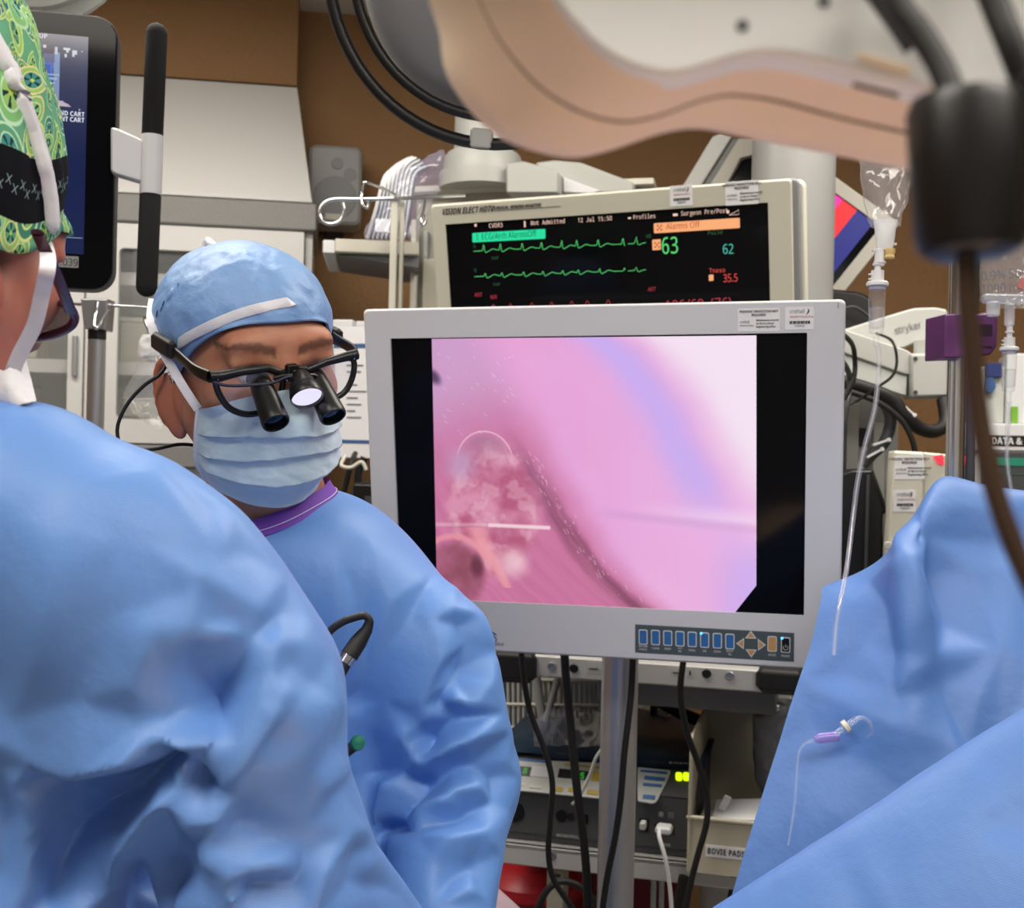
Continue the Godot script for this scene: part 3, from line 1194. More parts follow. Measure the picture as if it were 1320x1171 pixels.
# ------------------------------------------------------------------ upper monitor with the patient's readings
func build_upper_monitor() -> void:
	var t := Transform3D(Basis.from_euler(Vector3(0.1576, -0.2348, 0.0403), EULER_ORDER_YXZ), EYE + Vector3(0.1625, 0.2462, -2.0055))
	var o := thing("vital_signs_monitor", "cream framed monitor on the boom showing heart traces and readings", "monitor", t)
	var W := 0.62
	var H := 0.41
	var tl := on(t, 574, 288)
	var r2 := on(t, 990, 262.5)
	var sr := Rect2(tl.x, -0.16, r2.x - tl.x, (tl.y + r2.y) * 0.5 + 0.16)
	var b := MB.new()
	rim(b, round_rect(Vector2.ZERO, Vector2(W, H), 0.006, 4), rect_outline(sr, 0.001, 4), 0.0, -0.03, 0.004)
	part(b, "bezel", mats.cream_plastic, o, "cream bezel")
	b = MB.new()
	b.prism(round_rect(Vector2(0.004, 0), Vector2(W + 0.018, H + 0.006), 0.012, 4), -0.028, -0.052, 0.004)
	part(b, "side_band", mats.lamp_grey, o, "grey band round the side")
	b = MB.new()
	b.prism(round_rect(Vector2(0.01, 0), Vector2(W + 0.026, H + 0.004), 0.014, 4), -0.05, -0.085, 0.006)
	part(b, "housing", mats.cream_light, o)
	b = MB.new()
	b.box(Vector3(sr.get_center().x, sr.get_center().y, -0.006), Vector3(sr.size.x + 0.004, sr.size.y + 0.004, 0.004), 0.0)
	part(b, "screen_panel", mats.screen_glass, o, "black glass screen")
	var z := -0.0036
	ptext("VISION ELECT HDTV", t, 570, 273.5, 8.0, mats.ink, o, 0.0006, 0.68, 800, false, 0.25)
	ptext("SURGICAL VIEWING MONITOR", t, 636, 268.5, 4.2, mats.ink, o, 0.0006, 0.76, 600, false, 0.25)
	b = MB.new()
	b.tube(PackedVector3Array([onp(t, 635, 272, 0.0004), onp(t, 722, 266, 0.0004)]), 0.0004, 5)
	part(b, "printed_rule", mats.ink, o)
	sticker_asset(o, t, 863, 240, 893, 264.5)
	sticker_notice(o, t, 934.5, 235, 978, 262.5)
	# header line
	var hd := [["CVOR3", 630, 291.4, 6.4], ["Not Admitted", 684, 288, 6.4], ["12 Jul 15:50", 744.5, 284.4, 6.4], ["Profiles", 816, 280.4, 6.2], ["Surgeon Pre/Post", 877.5, 275.6, 6.4]]
	for q in hd:
		ptext(q[0], t, q[1], q[2], q[3] * 0.86, mats.screen_pale, o, z, 0.84, 400, true)
	b = MB.new()
	b.box(onp(t, 613, 290.5, z), Vector3(0.004, 0.0045, 0.0004), 0.0)
	b.box(onp(t, 676.5, 289, z), Vector3(0.003, 0.0105, 0.0004), 0.001)
	b.box(onp(t, 811.5, 281.2, z), Vector3(0.005, 0.0028, 0.0004), 0.0)
	b.box(onp(t, 870.5, 277, z), Vector3(0.008, 0.004, 0.0004), 0.0)
	b.box(onp(t, 938.3, 273.2, z), Vector3(0.004, 0.005, 0.0004), 0.001)
	b.tube(PackedVector3Array([onp(t, 940, 277.5, z), onp(t, 952.5, 270.5, z), onp(t, 952.5, 276.5, z), onp(t, 940, 277.5, z)]), 0.0004, 4)
	part(b, "header_symbols", mats.screen_pale, o)
	b = MB.new()
	b.prism(soften(poly(t, [[608.7, 300.6], [703, 295.2], [703, 307.8], [609, 312.7]], z), 0.002), z, z - 0.0004, 0.0001)
	part(b, "screen_banner", mats.screen_mint, o, "mint green alarm banner")
	ptext("I  ECG/Arrh AlarmsOff", t, 614, 306.3, 7.4, mats.screen_ink_teal, o, z + 0.0004, 0.8, 500)
	b = MB.new()
	b.prism(soften(poly(t, [[842.6, 288], [953.6, 280.8], [953.8, 294], [843, 301]], z), 0.002), z, z - 0.0004, 0.0001)
	part(b, "screen_banner", mats.screen_orange, o, "pale orange alarm banner")
	ptext("Alarms Off", t, 858.5, 292.5, 7.6, mats.screen_ink_red, o, z + 0.0004, 0.86, 500)
	b = MB.new()
	for q in [[850, 293.6], [847, 316.0]]:
		for k in 3:
			for j in 3:
				if (k + j) % 2 == 0:
					b.box(onp(t, q[0] - 2.4 + k * 2.4, q[1] - 2.6 + j * 2.6, z + 0.0005), Vector3(0.0028, 0.0028, 0.0003), 0.0)
	part(b, "alarm_symbols", mats.screen_ink_red, o)
	b = MB.new()
	b.prism(soften(poly(t, [[840.6, 309.2], [851.6, 308.4], [852, 322], [841, 322.8]], z), 0.0012), z, z - 0.0004, 0.0001)
	b.prism(soften(poly(t, [[913.6, 354.4], [919.6, 354], [919.8, 362], [913.8, 362.4]], z), 0.0008), z, z - 0.0004, 0.0001)
	part(b, "alarm_tiles", mats.screen_orange, o)
	ptext("63", t, 852, 318, 21, mats.screen_green, o, z, 0.72, 400)
	ptext("62", t, 931, 322, 12.4, mats.screen_teal, o, z, 0.82, 400)
	ptext("Pulse", t, 912, 300.4, 5.4, mats.screen_green_dim, o, z, 0.9, 400, true)
	ptext("HR", t, 832.5, 305, 5.0, mats.screen_green_dim, o, z, 0.8, 400)
	ptext("Tnaso", t, 914, 349.4, 5.6, mats.screen_red, o, z, 0.9, 400, true)
	ptext("35.5", t, 932, 359.3, 10, mats.screen_red, o, z, 0.72, 400)
	ptext("ART", t, 611.5, 380.6, 5, mats.screen_rose, o, z, 0.9, 400)
	ptext("MR", t, 632, 383.5, 5, mats.screen_rose, o, z, 0.9, 400)
	ptext("ART", t, 835, 373.4, 5, mats.screen_rose, o, z, 0.9, 400)
	ptext("136/68  (76)", t, 857, 395, 13, mats.screen_rose, o, z, 0.9, 400)
	ptext("II", t, 610, 318, 4, mats.screen_green_dim, o, z, 0.9, 400)
	ptext("V", t, 611, 349, 5, mats.screen_green_dim, o, z, 0.9, 400)
	ptext("1mV", t, 633, 333, 4, mats.screen_green_dim, o, z, 0.9, 400)
	ptext("1mV", t, 635, 367, 4, mats.screen_green_dim, o, z, 0.9, 400)
	# traces
	for k in 3:
		b = MB.new()
		var beats: Array = [[623.5, 645, 673.2, 698, 724, 743.5, 771, 803], [625.5, 647, 675, 700, 725.5, 745.5, 773, 805], [636, 658, 685.5, 711, 737, 757, 784]][k]
		var a: Array = [[610.5, 324], [611.5, 356.8], [612, 400.5]][k]
		var e: Array = [[806, 314.6], [806, 349.4], [806, 393]][k]
		var amp: float = [9.5, 5.0, 7.0][k]
		var pts := PackedVector3Array()
		var x: float = a[0]
		while x < e[0]:
			var f: float = (x - a[0]) / (e[0] - a[0])
			var y: float = lerpf(a[1], e[1], f)
			for bt in beats:
				var dx: float = x - bt
				if k < 2:
					y -= amp * maxf(0.0, 1.0 - absf(dx) / 1.6)
					y += 2.0 * exp(-pow((dx - 3.0) / 2.2, 2)) - 1.8 * exp(-pow((dx - 12.0) / 4.0, 2)) + 0.8 * exp(-pow((dx - 6.0) / 3.0, 2))
				else:
					y -= amp * exp(-pow(dx / 2.6, 2))
			pts.append(onp(t, x, y, z))
			x += 0.8
		b.tube(pts, 0.0005, 4)
		if k < 2:
			var q := PackedVector3Array()
			for s in 14:
				var f := s / 13.0
				var xx := 809.5 + 23.0 * f
				var yy: float = lerpf(e[1], e[1] - 1.5, f) - amp * maxf(0.0, 1.0 - absf(xx - 820.0) / 2.0) + 2.0 * exp(-pow((xx - 824.0) / 3.0, 2))
				q.append(onp(t, xx, yy, z))
			b.tube(q, 0.0005, 4)
		part(b, "trace", mats.screen_green if k < 2 else mats.screen_rose, o, "green heart trace" if k < 2 else "red pressure trace")
	# arm to the column behind
	b = MB.new()
	b.box(Vector3(0.07, -0.02, -0.13), Vector3(0.12, 0.12, 0.09), 0.008)
	part(b, "mount_arm", mats.boom_grey, o)

# ------------------------------------------------------------------ left: cabinet, speaker, touch screen
func build_cabinet() -> void:
	var t := frame(402, 270, 2.9, WALL_YAW)
	var foot := -t.origin.y
	var base := Transform3D(t.basis, t * Vector3(-0.75, foot, -0.18))
	var o := thing("supply_cabinet", "tall white glass-door cabinet with sloped top and grey ledge", "cabinet", base)
	var X := base.affine_inverse() * t
	var xr := on(t, 403, 300).x
	var xl := -1.55
	var ybt := on(t, 403, 263).y
	var ybb := on(t, 404, 299).y
	var mid := on(t, 190, 574).y
	var midb := on(t, 190, 602).y
	var B := func() -> MB:
		var b := MB.new()
		b.X = X
		return b
	var b: MB = B.call()
	b.box(Vector3((xl + xr) / 2, (ybb + foot) / 2, -0.355), Vector3(xr - xl, ybb - foot, 0.02), 0.001)
	part(b, "back_panel", mats.cabinet_white, o)
	for s in 2:
		b = B.call()
		b.box(Vector3([xl, xr - 0.018][s] + 0.009, (ybb + foot) / 2, -0.185), Vector3(0.018, ybb - foot, 0.33), 0.001)
		part(b, "side_panel", mats.cabinet_white, o)
	# sloped top
	b = B.call()
	var f := on(t, 402, 261)
	var k := on(t, 383, 113, -0.255)
	var rows := [PackedVector3Array([Vector3(xl, f.y, 0.0), Vector3(f.x, f.y, 0.0)]), PackedVector3Array([Vector3(xl, k.y, -0.255), Vector3(k.x, k.y, -0.255)])]
	var nn := Vector3(0, 0.255, k.y - f.y).normalized()
	b.face([rows[0][0], rows[0][1], rows[1][1], rows[1][0]], nn)
	b.face([rows[0][1], Vector3(f.x, f.y, -0.355), Vector3(k.x, k.y, -0.355), rows[1][1]], Vector3(0.98, 0.1, 0).normalized())
	b.box(Vector3((xl + f.x) / 2, f.y + 0.004, -0.175), Vector3(f.x - xl, 0.008, 0.35), 0.001)
	part(b, "sloped_top", mats.cabinet_white, o, "sloped white top panel")
	b = B.call()
	b.box(Vector3((xl + xr) / 2 + 0.004, (ybt + ybb) / 2, -0.17), Vector3(xr - xl + 0.012, ybt - ybb, 0.36), 0.006)
	part(b, "ledge", mats.laminate_speckle, o, "grey speckled ledge")
	b = B.call()
	b.box(Vector3((xl + xr) / 2, (mid + midb) / 2, -0.16), Vector3(xr - xl, mid - midb, 0.37), 0.004)
	part(b, "counter", mats.laminate_speckle, o, "grey speckled counter")
	b = B.call()
	b.box(Vector3((xl + xr) / 2, (foot + 0.01 + midb) / 2, -0.18), Vector3(xr - xl - 0.04, midb - foot - 0.01, 0.33), 0.004)
	part(b, "lower_unit", mats.cabinet_white, o)
	for q in [359.0, 475.0]:
		b = B.call()
		var y := on(t, 170, q, -0.05).y
		b.box(Vector3((xl + xr) / 2, y, -0.2), Vector3(xr - xl - 0.036, 0.034, 0.28), 0.002)
		part(b, "shelf", mats.cabinet_white, o)
	# doors
	for d in 3:
		var x0 := on(t, [110, -172, -460][d], 420).x + 0.002
		var x1 := on(t, [391, 110, -172][d], 420).x - 0.002
		var y1 := ybb - 0.004
		var y0 := mid + 0.004
		var r := Rect2(x0, y0, x1 - x0, y1 - y0)
		var gl := on(t, 148, 320)
		var gr := on(t, 190, 541)
		var inr := Rect2(x0 + 0.075, gr.y, (x1 - x0) - 0.15 + 0.04, gl.y - gr.y)
		b = B.call()
		rim(b, rect_outline(r, 0.002, 4), rect_outline(inr, 0.012, 4), 0.012, -0.012, 0.002)
		var door := part(b, "door", mats.cabinet_white, o)
		b = B.call()
		b.box(Vector3(inr.get_center().x, inr.get_center().y, -0.002), Vector3(inr.size.x + 0.01, inr.size.y + 0.01, 0.004), 0.0)
		part(b, "glass_pane", mats.cabinet_glass, door)
		b = B.call()
		b.box(Vector3(x1 - 0.016, (y0 + y1) / 2 - 0.06, 0.02), Vector3(0.012, 0.1, 0.014), 0.003)
		part(b, "handle", mats.steel, door)
	# things on the shelves
	var low := on(t, 170, 538, -0.05).y
	var s1 := on(t, 170, 475, -0.05).y + 0.018
	var s0 := on(t, 170, 359, -0.05).y + 0.018
	var items := [[-0.44, s1, 0.07, 0.115, 0.08, "grey plastic storage bin"], [-0.52, s1, 0.05, 0.085, 0.06, ""], [-0.35, s1, 0.06, 0.05, 0.06, ""], [-0.72, s1, 0.11, 0.1, 0.12, ""], [-0.9, s1, 0.09, 0.13, 0.1, ""], [-0.74, s0, 0.12, 0.07, 0.1, ""], [-0.4, low, 0.12, 0.05, 0.12, ""], [-0.75, low, 0.14, 0.08, 0.12, ""]]
	for i in items.size():
		var q: Array = items[i]
		var at := t * Vector3(q[0], q[1], -0.15)
		var lab: String = ["pale grey tub on the cabinet shelf behind glass", "small pale carton beside the tub on the cabinet shelf", "low white carton on the middle cabinet shelf", "wide beige carton on the middle cabinet shelf", "tall grey carton on the middle cabinet shelf", "flat box on the top cabinet shelf behind glass", "flat grey tray on the cabinet floor", "beige box on the cabinet floor"][i]
		var it := thing("storage_box", lab, "box", Transform3D(t.basis, at), "supplies behind the cabinet glass")
		b = MB.new()
		b.box(Vector3(0, q[3] * 0.45, 0), Vector3(q[2], q[3] * 0.9, q[4]), 0.006)
		part(b, "body", [mats.cream_plastic, mats.white_plastic, mats.lamp_grey][i % 3], it)
		b = MB.new()
		b.box(Vector3(0, q[3] * 0.94, 0), Vector3(q[2] + 0.004, q[3] * 0.12, q[4] + 0.004), 0.004)
		part(b, "lid", [mats.cream_light, mats.panel_grey, mats.white_plastic][i % 3], it)

func build_speaker() -> void:
	var wf := frame(660, 585.5, 3.36, WALL_YAW)
	var c := on(wf, 432, 240, 0.12)
	var t := Transform3D(wf.basis, wf * Vector3(c.x, c.y, 0.0))
	var o := thing("wall_speaker", "small grey loudspeaker mounted on the tan wall", "speaker", t)
	var a := on(t, 398, 185, 0.13)
	var e := on(t, 466, 292, 0.13)
	var b := MB.new()
	var s := Vector2(e.x - a.x, a.y - e.y)
	var cc := (a + e) * 0.5
	b.prism(round_rect(cc, s, 0.022, 5), 0.128, 0.02, 0.008)
	part(b, "housing", mats.boom_grey, o)
	b = MB.new()
	b.prism(round_rect(cc, s - Vector2(0.016, 0.016), 0.016, 5), 0.131, 0.126, 0.002)
	part(b, "grille", mats.column_grey, o, "grey mesh grille")
	b = MB.new()
	b.lathe(cyl(s.x * 0.4, 0.004, 0.002), Transform3D(Basis(Vector3.RIGHT, Vector3.BACK, Vector3.UP), Vector3(cc.x, cc.y - s.y * 0.16, 0.129)), 28)
	b.lathe(cyl(0.016, 0.004, 0.001), Transform3D(Basis(Vector3.RIGHT, Vector3.BACK, Vector3.UP), Vector3(cc.x + 0.005, cc.y + s.y * 0.27, 0.129)), 20)
	b.lathe(cyl(0.018, 0.003, 0.001), Transform3D(Basis(Vector3.RIGHT, Vector3.BACK, Vector3.UP), Vector3(cc.x + 0.04, cc.y + s.y * 0.14, 0.129)), 20)
	part(b, "driver_covers", mats.lamp_grey, o)
	b = MB.new()
	b.box(Vector3(cc.x, cc.y - s.y * 0.4, 0.1325), Vector3(0.05, 0.016, 0.002), 0.0005)
	part(b, "badge", mats.cream_light, o, "pale badge")
	b = MB.new()
	b.box(Vector3(cc.x, cc.y, 0.012), Vector3(0.05, s.y + 0.03, 0.024), 0.003)
	part(b, "bracket", mats.dark_grey, o)

func touch_picture() -> ImageTexture:
	var w := 160
	var h := 360
	var im := Image.create(w, h, false, Image.FORMAT_RGB8)
	for y in h:
		for x in w:
			var c := Color8(84, 72, 92).lerp(Color8(52, 62, 104), smoothstep(0.2, 0.75, float(x) / w + 0.25 * y / h)).lerp(Color8(22, 40, 92), smoothstep(0.25, 0.6, float(y) / h))
			im.set_pixel(x, y, c)
	var u := func(px: float) -> int: return int((px - 30.0) / 84.0 * w)
	var v := func(py: float) -> int: return int((py - 46.0) / 282.0 * h)
	var rect := func(x0: float, y0: float, x1: float, y1: float, c: Color) -> void:
		im.fill_rect(Rect2i(u.call(x0), v.call(y0), u.call(x1) - u.call(x0), v.call(y1) - v.call(y0)), c)
	rect.call(70.0, 70.0, 78.0, 136.0, Color8(150, 178, 226))
	rect.call(57.0, 72.0, 71.0, 83.0, Color8(110, 116, 158))
	rect.call(57.0, 83.0, 70.0, 92.0, Color8(124, 112, 152))
	rect.call(71.0, 63.0, 75.0, 72.0, Color8(226, 228, 244))
	rect.call(56.0, 61.0, 60.0, 65.0, Color8(236, 238, 250))
	rect.call(52.0, 84.0, 69.0, 108.0, Color8(84, 130, 236))
	rect.call(54.0, 86.0, 66.0, 104.0, Color8(62, 104, 214))
	rect.call(60.0, 98.0, 78.0, 100.0, Color8(196, 226, 250))
	rect.call(60.0, 103.0, 75.0, 105.0, Color8(196, 226, 250))
	rect.call(56.0, 109.0, 72.0, 111.0, Color8(206, 226, 250))
	rect.call(62.0, 111.0, 70.0, 136.0, Color8(28, 52, 104))
	for k in 6:
		rect.call(62.0, 132.0 + k, 84.0 + k * 1.8, 133.5 + k, Color8(236, 216, 232))
	rect.call(82.0, 63.0, 91.0, 66.0, Color8(240, 242, 250))
	rect.call(86.0, 66.0, 89.0, 69.0, Color8(240, 242, 250))
	rect.call(84.0, 71.0, 87.0, 75.0, Color8(240, 242, 250))
	rect.call(94.0, 65.0, 100.0, 71.0, Color8(240, 242, 250))
	rect.call(94.0, 71.0, 97.0, 74.0, Color8(240, 242, 250))
	for q in [[105.5, 65.0], [104.0, 140.5]]:
		rect.call(q[0], q[1], q[0] + 2.0, q[1] + 2.0, Color8(200, 210, 240))
	rect.call(82.0, 307.0, 112.0, 308.2, Color8(226, 236, 250))
	rect.call(81.0, 307.0, 82.2, 318.0, Color8(226, 236, 250))
	rect.call(60.0, 317.0, 82.0, 318.2, Color8(226, 236, 250))
	rect.call(66.0, 311.0, 77.0, 312.5, Color8(160, 180, 230))
	return tex(im)

func build_touchscreen() -> void:
	var t := frame(90, 190, 1.55, 12.0)
	var o := thing("cart_touchscreen", "black rounded touchscreen with blue display and upright side handle", "monitor", t)
	var xr := on(t, 147.5, 200).x
	var top := on(t, 110, 19).y
	var bot := on(t, 90, 371).y
	var r := Rect2(xr - 0.56, bot, 0.56, top - bot)
	var b := MB.new()
	b.prism(round_rect(r.get_center(), r.size, 0.028, 7), 0.0, -0.006, 0.0015)
	part(b, "glass_front", mats.screen_glass, o, "glossy black front")
	b = MB.new()
	b.prism(round_rect(r.get_center(), r.size + Vector2(0.002, 0.002), 0.029, 7), -0.003, -0.04, 0.002)
	part(b, "housing", mats.dark_grey, o, "dark back shell")
	b = MB.new()
	var a := on(t, 30, 42)
	var dr := on(t, 114, 48)
	var db := on(t, 107, 328)
	b.prism(PackedVector2Array([Vector2(a.x, dr.y), Vector2(dr.x, dr.y), Vector2(dr.x, db.y), Vector2(a.x, db.y)]), 0.0006, 0.0001, 0.0, 0.9, false)
	part(b, "screen_display", picture_material("touch_screen", touch_picture(), 0.62), o, "blue display")
	ptext("SETUP", t, 35.5, 44.6, 6, mats.screen_white, o, 0.0009, 1.0, 700)
	ptext("Y AND CART", t, 65, 144.5, 6, mats.screen_white, o, 0.0009, 0.88, 700)
	ptext("TIENT CART", t, 66, 152, 6, mats.screen_white, o, 0.0009, 0.88, 700)
	ptext("D", t, 70, 158.5, 6, mats.screen_white, o, 0.0009, 0.88, 700)
	b = MB.new()
	pbox(b, t, 58, 328.5, 101, 345.5, 0.0008, 0.0006, 0.0)
	part(b, "name_tag", mats.column_grey, o, "grey number tag")
	ptext("2.039", t, 70, 337.5, 9, mats.ink, o, 0.001, 0.95)
	# side bracket and handle
	b = MB.new()
	b.prism(soften(poly(t, [[143, 164], [152, 166], [185, 181], [183, 236], [150, 226], [143, 222]], 0.012), 0.004), 0.016, -0.004, 0.003)
	part(b, "handle_bracket", mats.white_plastic, o, "white bracket")
	var z := 0.006
	var h := [onp(t, 202.5, 30, z), onp(t, 196.5, 175, z), onp(t, 194, 251, z), onp(t, 188.5, 383, z)]
	var rr := 13.6 / 1500.0 * 1.56
	b = MB.new()
	b.tube(PackedVector3Array([h[1], h[2]]), rr * 1.03, 20)
	part(b, "handle_core", mats.white_plastic, o, "white middle of the handle")
	for s in 2:
		var p0: Vector3 = h[1] if s == 0 else h[2]
		var p1: Vector3 = h[0] if s == 0 else h[3]
		var dir := (p1 - p0).normalized()
		var ln := (p1 - p0).length()
		var prof := PackedVector2Array([Vector2(rr - 0.001, 0), Vector2(rr, 0.0015), Vector2(rr, ln - rr)])
		for q in 7:
			var an := PI / 2 * q / 6.0
			prof.append(Vector2(rr * cos(an), ln - rr + rr * sin(an)))
		b = MB.new()
		b.lathe(prof, aim(p0, dir), 22)
		part(b, "foam_grip", mats.foam_black, o, "black foam grip")
	# arm behind, up to the ceiling boom
	b = MB.new()
	var up := CEIL - t.origin.y - 0.01
	b.tube(PackedVector3Array([Vector3(-0.3, -0.02, -0.06), Vector3(-0.3, 0.28, -0.09), Vector3(-0.3, up, -0.09)]), 0.03, 12)
	b.box(Vector3(-0.3, -0.02, -0.05), Vector3(0.12, 0.12, 0.03), 0.005)
	part(b, "hanger", mats.white_plastic, o)

func build_left_pole() -> void:
	var g := P(124, 480, 2.05)
	var o := thing("drip_stand", "grey drip stand with hooked steel head in front of the white cabinet", "stand", Transform3D(Basis(), Vector3(g.x, 0, g.z)))
	var topy := P(124, 438, 2.05).y
	var b := MB.new()
	b.lathe(cyl(0.0152, topy - 0.05, 0.001), Transform3D(Basis(), Vector3(0, 0.05, 0)), 24)
	part(b, "pole", mats.steel, o)
	b = MB.new()
	b.lathe(cyl(0.0156, 0.018, 0.001), Transform3D(Basis(), Vector3(0, topy, 0)), 24)
	part(b, "collar", mats.black_plastic, o, "black collar")
	b = MB.new()
	var t := Transform3D(Basis(), Vector3(g.x, 1.55, g.z))
	b.X = Transform3D(Basis(), Vector3(0, 1.55, 0))
	b.prism(poly(t, [[109, 386.5], [144, 387.5], [141, 427], [113, 425]]), 0.02, -0.02, 0.002)
	part(b, "head_block", mats.steel, o)
	b = mb_for(o)
	b.tube(curve(path([[126, 389, 2.02], [123.5, 405, 2.015], [122, 420, 2.0], [126, 423, 2.0], [133, 412, 2.005], [141, 400, 2.01]])), 0.0032, 8)
	part(b, "hook", mats.chrome, o)
	b = mb_for(o)
	b.tube(curve(path([[80, 391, 2.1], [110, 393, 2.07], [144, 394, 2.05], [206, 397.5, 2.05]])), 0.0028, 8)
	part(b, "cross_rod", mats.chrome, o)
	b = mb_for(o)
	b.tube(curve(path([[206, 397.5, 2.05], [214, 405, 2.05], [214, 420, 2.05], [205, 430, 2.03], [193, 426, 2.03], [187, 415, 2.03], [186, 408, 2.03]])), 0.0028, 8)
	part(b, "hook", mats.chrome, o)
	for k in 5:
		b = MB.new()
		var dir := Vector3(cos(TAU * k / 5.0), 0, sin(TAU * k / 5.0))
		b.tube(PackedVector3Array([Vector3(0, 0.08, 0), dir * 0.24 + Vector3(0, 0.012, 0)]), [0.016, 0.012], 8)
		part(b, "leg", mats.steel, o)

# a soft pouch of thin film: rows of [y, left, right] in picture pixels at distance d
func pouch_rows(rows: Array, d: float, thick: float, wrinkle: float, seed_: int, segs := 26) -> Array:
	var n := FastNoiseLite.new()
	n.seed = seed_
	n.frequency = 22.0
	n.fractal_octaves = 3
	var out := []
	var m := rows.size()
	for i in (m - 1) * 4 + 1:
		var f := i / 4.0
		var k := mini(int(f), m - 2)
		var u := f - k
		var y: float = lerpf(rows[k][0], rows[k + 1][0], u)
		var l: float = lerpf(rows[k][1], rows[k + 1][1], smoothstep(0, 1, u))
		var r: float = lerpf(rows[k][2], rows[k + 1][2], smoothstep(0, 1, u))
		var c := P((l + r) * 0.5, y, d)
		var hw := (r - l) * 0.5 / F * d
		var ring := PackedVector3Array()
		for s in segs + 1:
			var an := TAU * (s % segs) / segs
			var p := c + Vector3(cos(an) * hw, 0, sin(an) * minf(thick, hw * 0.8))
			var w := 1.0 - absf(n.get_noise_3dv(p)) * 2.0
			ring.append(p + Vector3(cos(an) * 0.3, 0, sin(an)) * w * wrinkle)
		out.append(ring)
	return out

func build_clear_bag() -> void:
	var o := thing("clear_plastic_bag", "crumpled clear plastic bag hanging from the drip stand hook", "bag", Transform3D(Basis(), P(205, 552, 2.0)))
	var b := mb_for(o)
	var r := pouch_rows([[430, 196, 204], [446, 180, 212], [462, 178, 216], [478, 176, 222], [512, 160, 224], [530, 170, 222], [545, 188, 214], [553, 203, 208]], 2.0, 0.022, 0.006, 4)
	b.sheet(r, Vector3.ZERO, true, false)
	part(b, "film", mats.clear_film, o)
	b = mb_for(o)
	b.sheet(pouch_rows([[432, 184, 203], [442, 180, 208], [456, 178, 204], [463, 180, 200]], 1.99, 0.012, 0.003, 9), Vector3.ZERO, true, false)
	part(b, "folded_top", mats.white_plastic, o, "white folded top")

# ------------------------------------------------------------------ overhead: lamps and robot arm
func build_surgical_lights() -> void:
	var c := P(640, -40, 1.5)
	var t := Transform3D(Basis.from_euler(Vector3(0.25, -0.05, 0)), c)
	var o := thing("surgical_light", "grey domed surgical light with two black handle rails", "light", t)
	var flip := Basis(Vector3.RIGHT, Vector3.BACK, Vector3.DOWN)
	var b := MB.new()
	var prof := PackedVector2Array([Vector2(0, -0.09), Vector2(0.12, -0.09), Vector2(0.165, -0.07), Vector2(0.178, -0.04)])
	for k in 9:
		var an := PI / 2 * k / 8.0
		prof.append(Vector2(0.18 * cos(an), 0.085 * sin(an) - 0.03))
	b.lathe(prof, Transform3D(flip, Vector3.ZERO), 48)
	part(b, "dome", mats.lamp_grey, o, "grey dome")
	for s in 2:
		b = MB.new()
		var R: float = [0.2185, 0.184][s]
		var ring := PackedVector3Array()
		for k in 65:
			var an := TAU * k / 64.0
			ring.append(Vector3(cos(an) * R, sin(an) * R, [0.0, 0.012][s]))
		b.tube(ring, [0.0086, 0.0072][s], 10, false)
		part(b, "handle_rail", mats.black_plastic, o, "black rail")
	for k in 4:
		b = MB.new()
		var an: float = [-1.66, -0.1, 1.5, 3.0][k]
		var d := Vector3(cos(an), sin(an), 0)
		b.box(d * 0.212, Vector3(0.026, 0.03, 0.022), 0.004, Basis(Vector3.BACK, an))
		part(b, "rail_clip", mats.boom_grey, o)
	b = MB.new()
	b.tube(curve(PackedVector3Array([Vector3(0, 0, -0.06), Vector3(0, 0.1, -0.2), t.basis.inverse() * (Vector3(c.x, CEIL - 0.01, c.z - 0.25) - c)])), 0.028, 12)
	part(b, "suspension_arm", mats.boom_grey, o)
	# second lamp head, only its rim dips into the picture
	c = P(30, -112, 1.9)
	t = Transform3D(Basis.from_euler(Vector3(0.5, 0.3, 0)), c)
	o = thing("surgical_light", "surgical light rim hanging above the black touchscreen", "light", t)
	b = MB.new()
	b.lathe(PackedVector2Array([Vector2(0, -0.05), Vector2(0.15, -0.05), Vector2(0.172, -0.03), Vector2(0.176, 0.0), Vector2(0.17, 0.012), Vector2(0.15, 0.014), Vector2(0.14, 0.03), Vector2(0, 0.05)]), Transform3D(flip, Vector3.ZERO), 40)
	part(b, "dome", mats.panel_grey, o)
	b = MB.new()
	b.tube(PackedVector3Array([Vector3(0, 0, -0.04), Vector3(0, 0.05, -0.12), t.basis.inverse() * (Vector3(c.x, CEIL - 0.01, c.z - 0.2) - c)]), 0.025, 12)
	part(b, "suspension_arm", mats.boom_grey, o)

# n points spread evenly along a picture polyline
func spread(pts: Array, n: int) -> Array:
	var c := Curve2D.new()
	for i in pts.size():
		var p := Vector2(pts[i][0], pts[i][1])
		var a := Vector2(pts[maxi(i - 1, 0)][0], pts[maxi(i - 1, 0)][1])
		var b := Vector2(pts[mini(i + 1, pts.size() - 1)][0], pts[mini(i + 1, pts.size() - 1)][1])
		var tn := (b - a) / 6.0
		c.add_point(p, -tn, tn)
	var out := []
	for i in n:
		out.append(c.sample_baked(c.get_baked_length() * i / (n - 1.0), true))
	return out

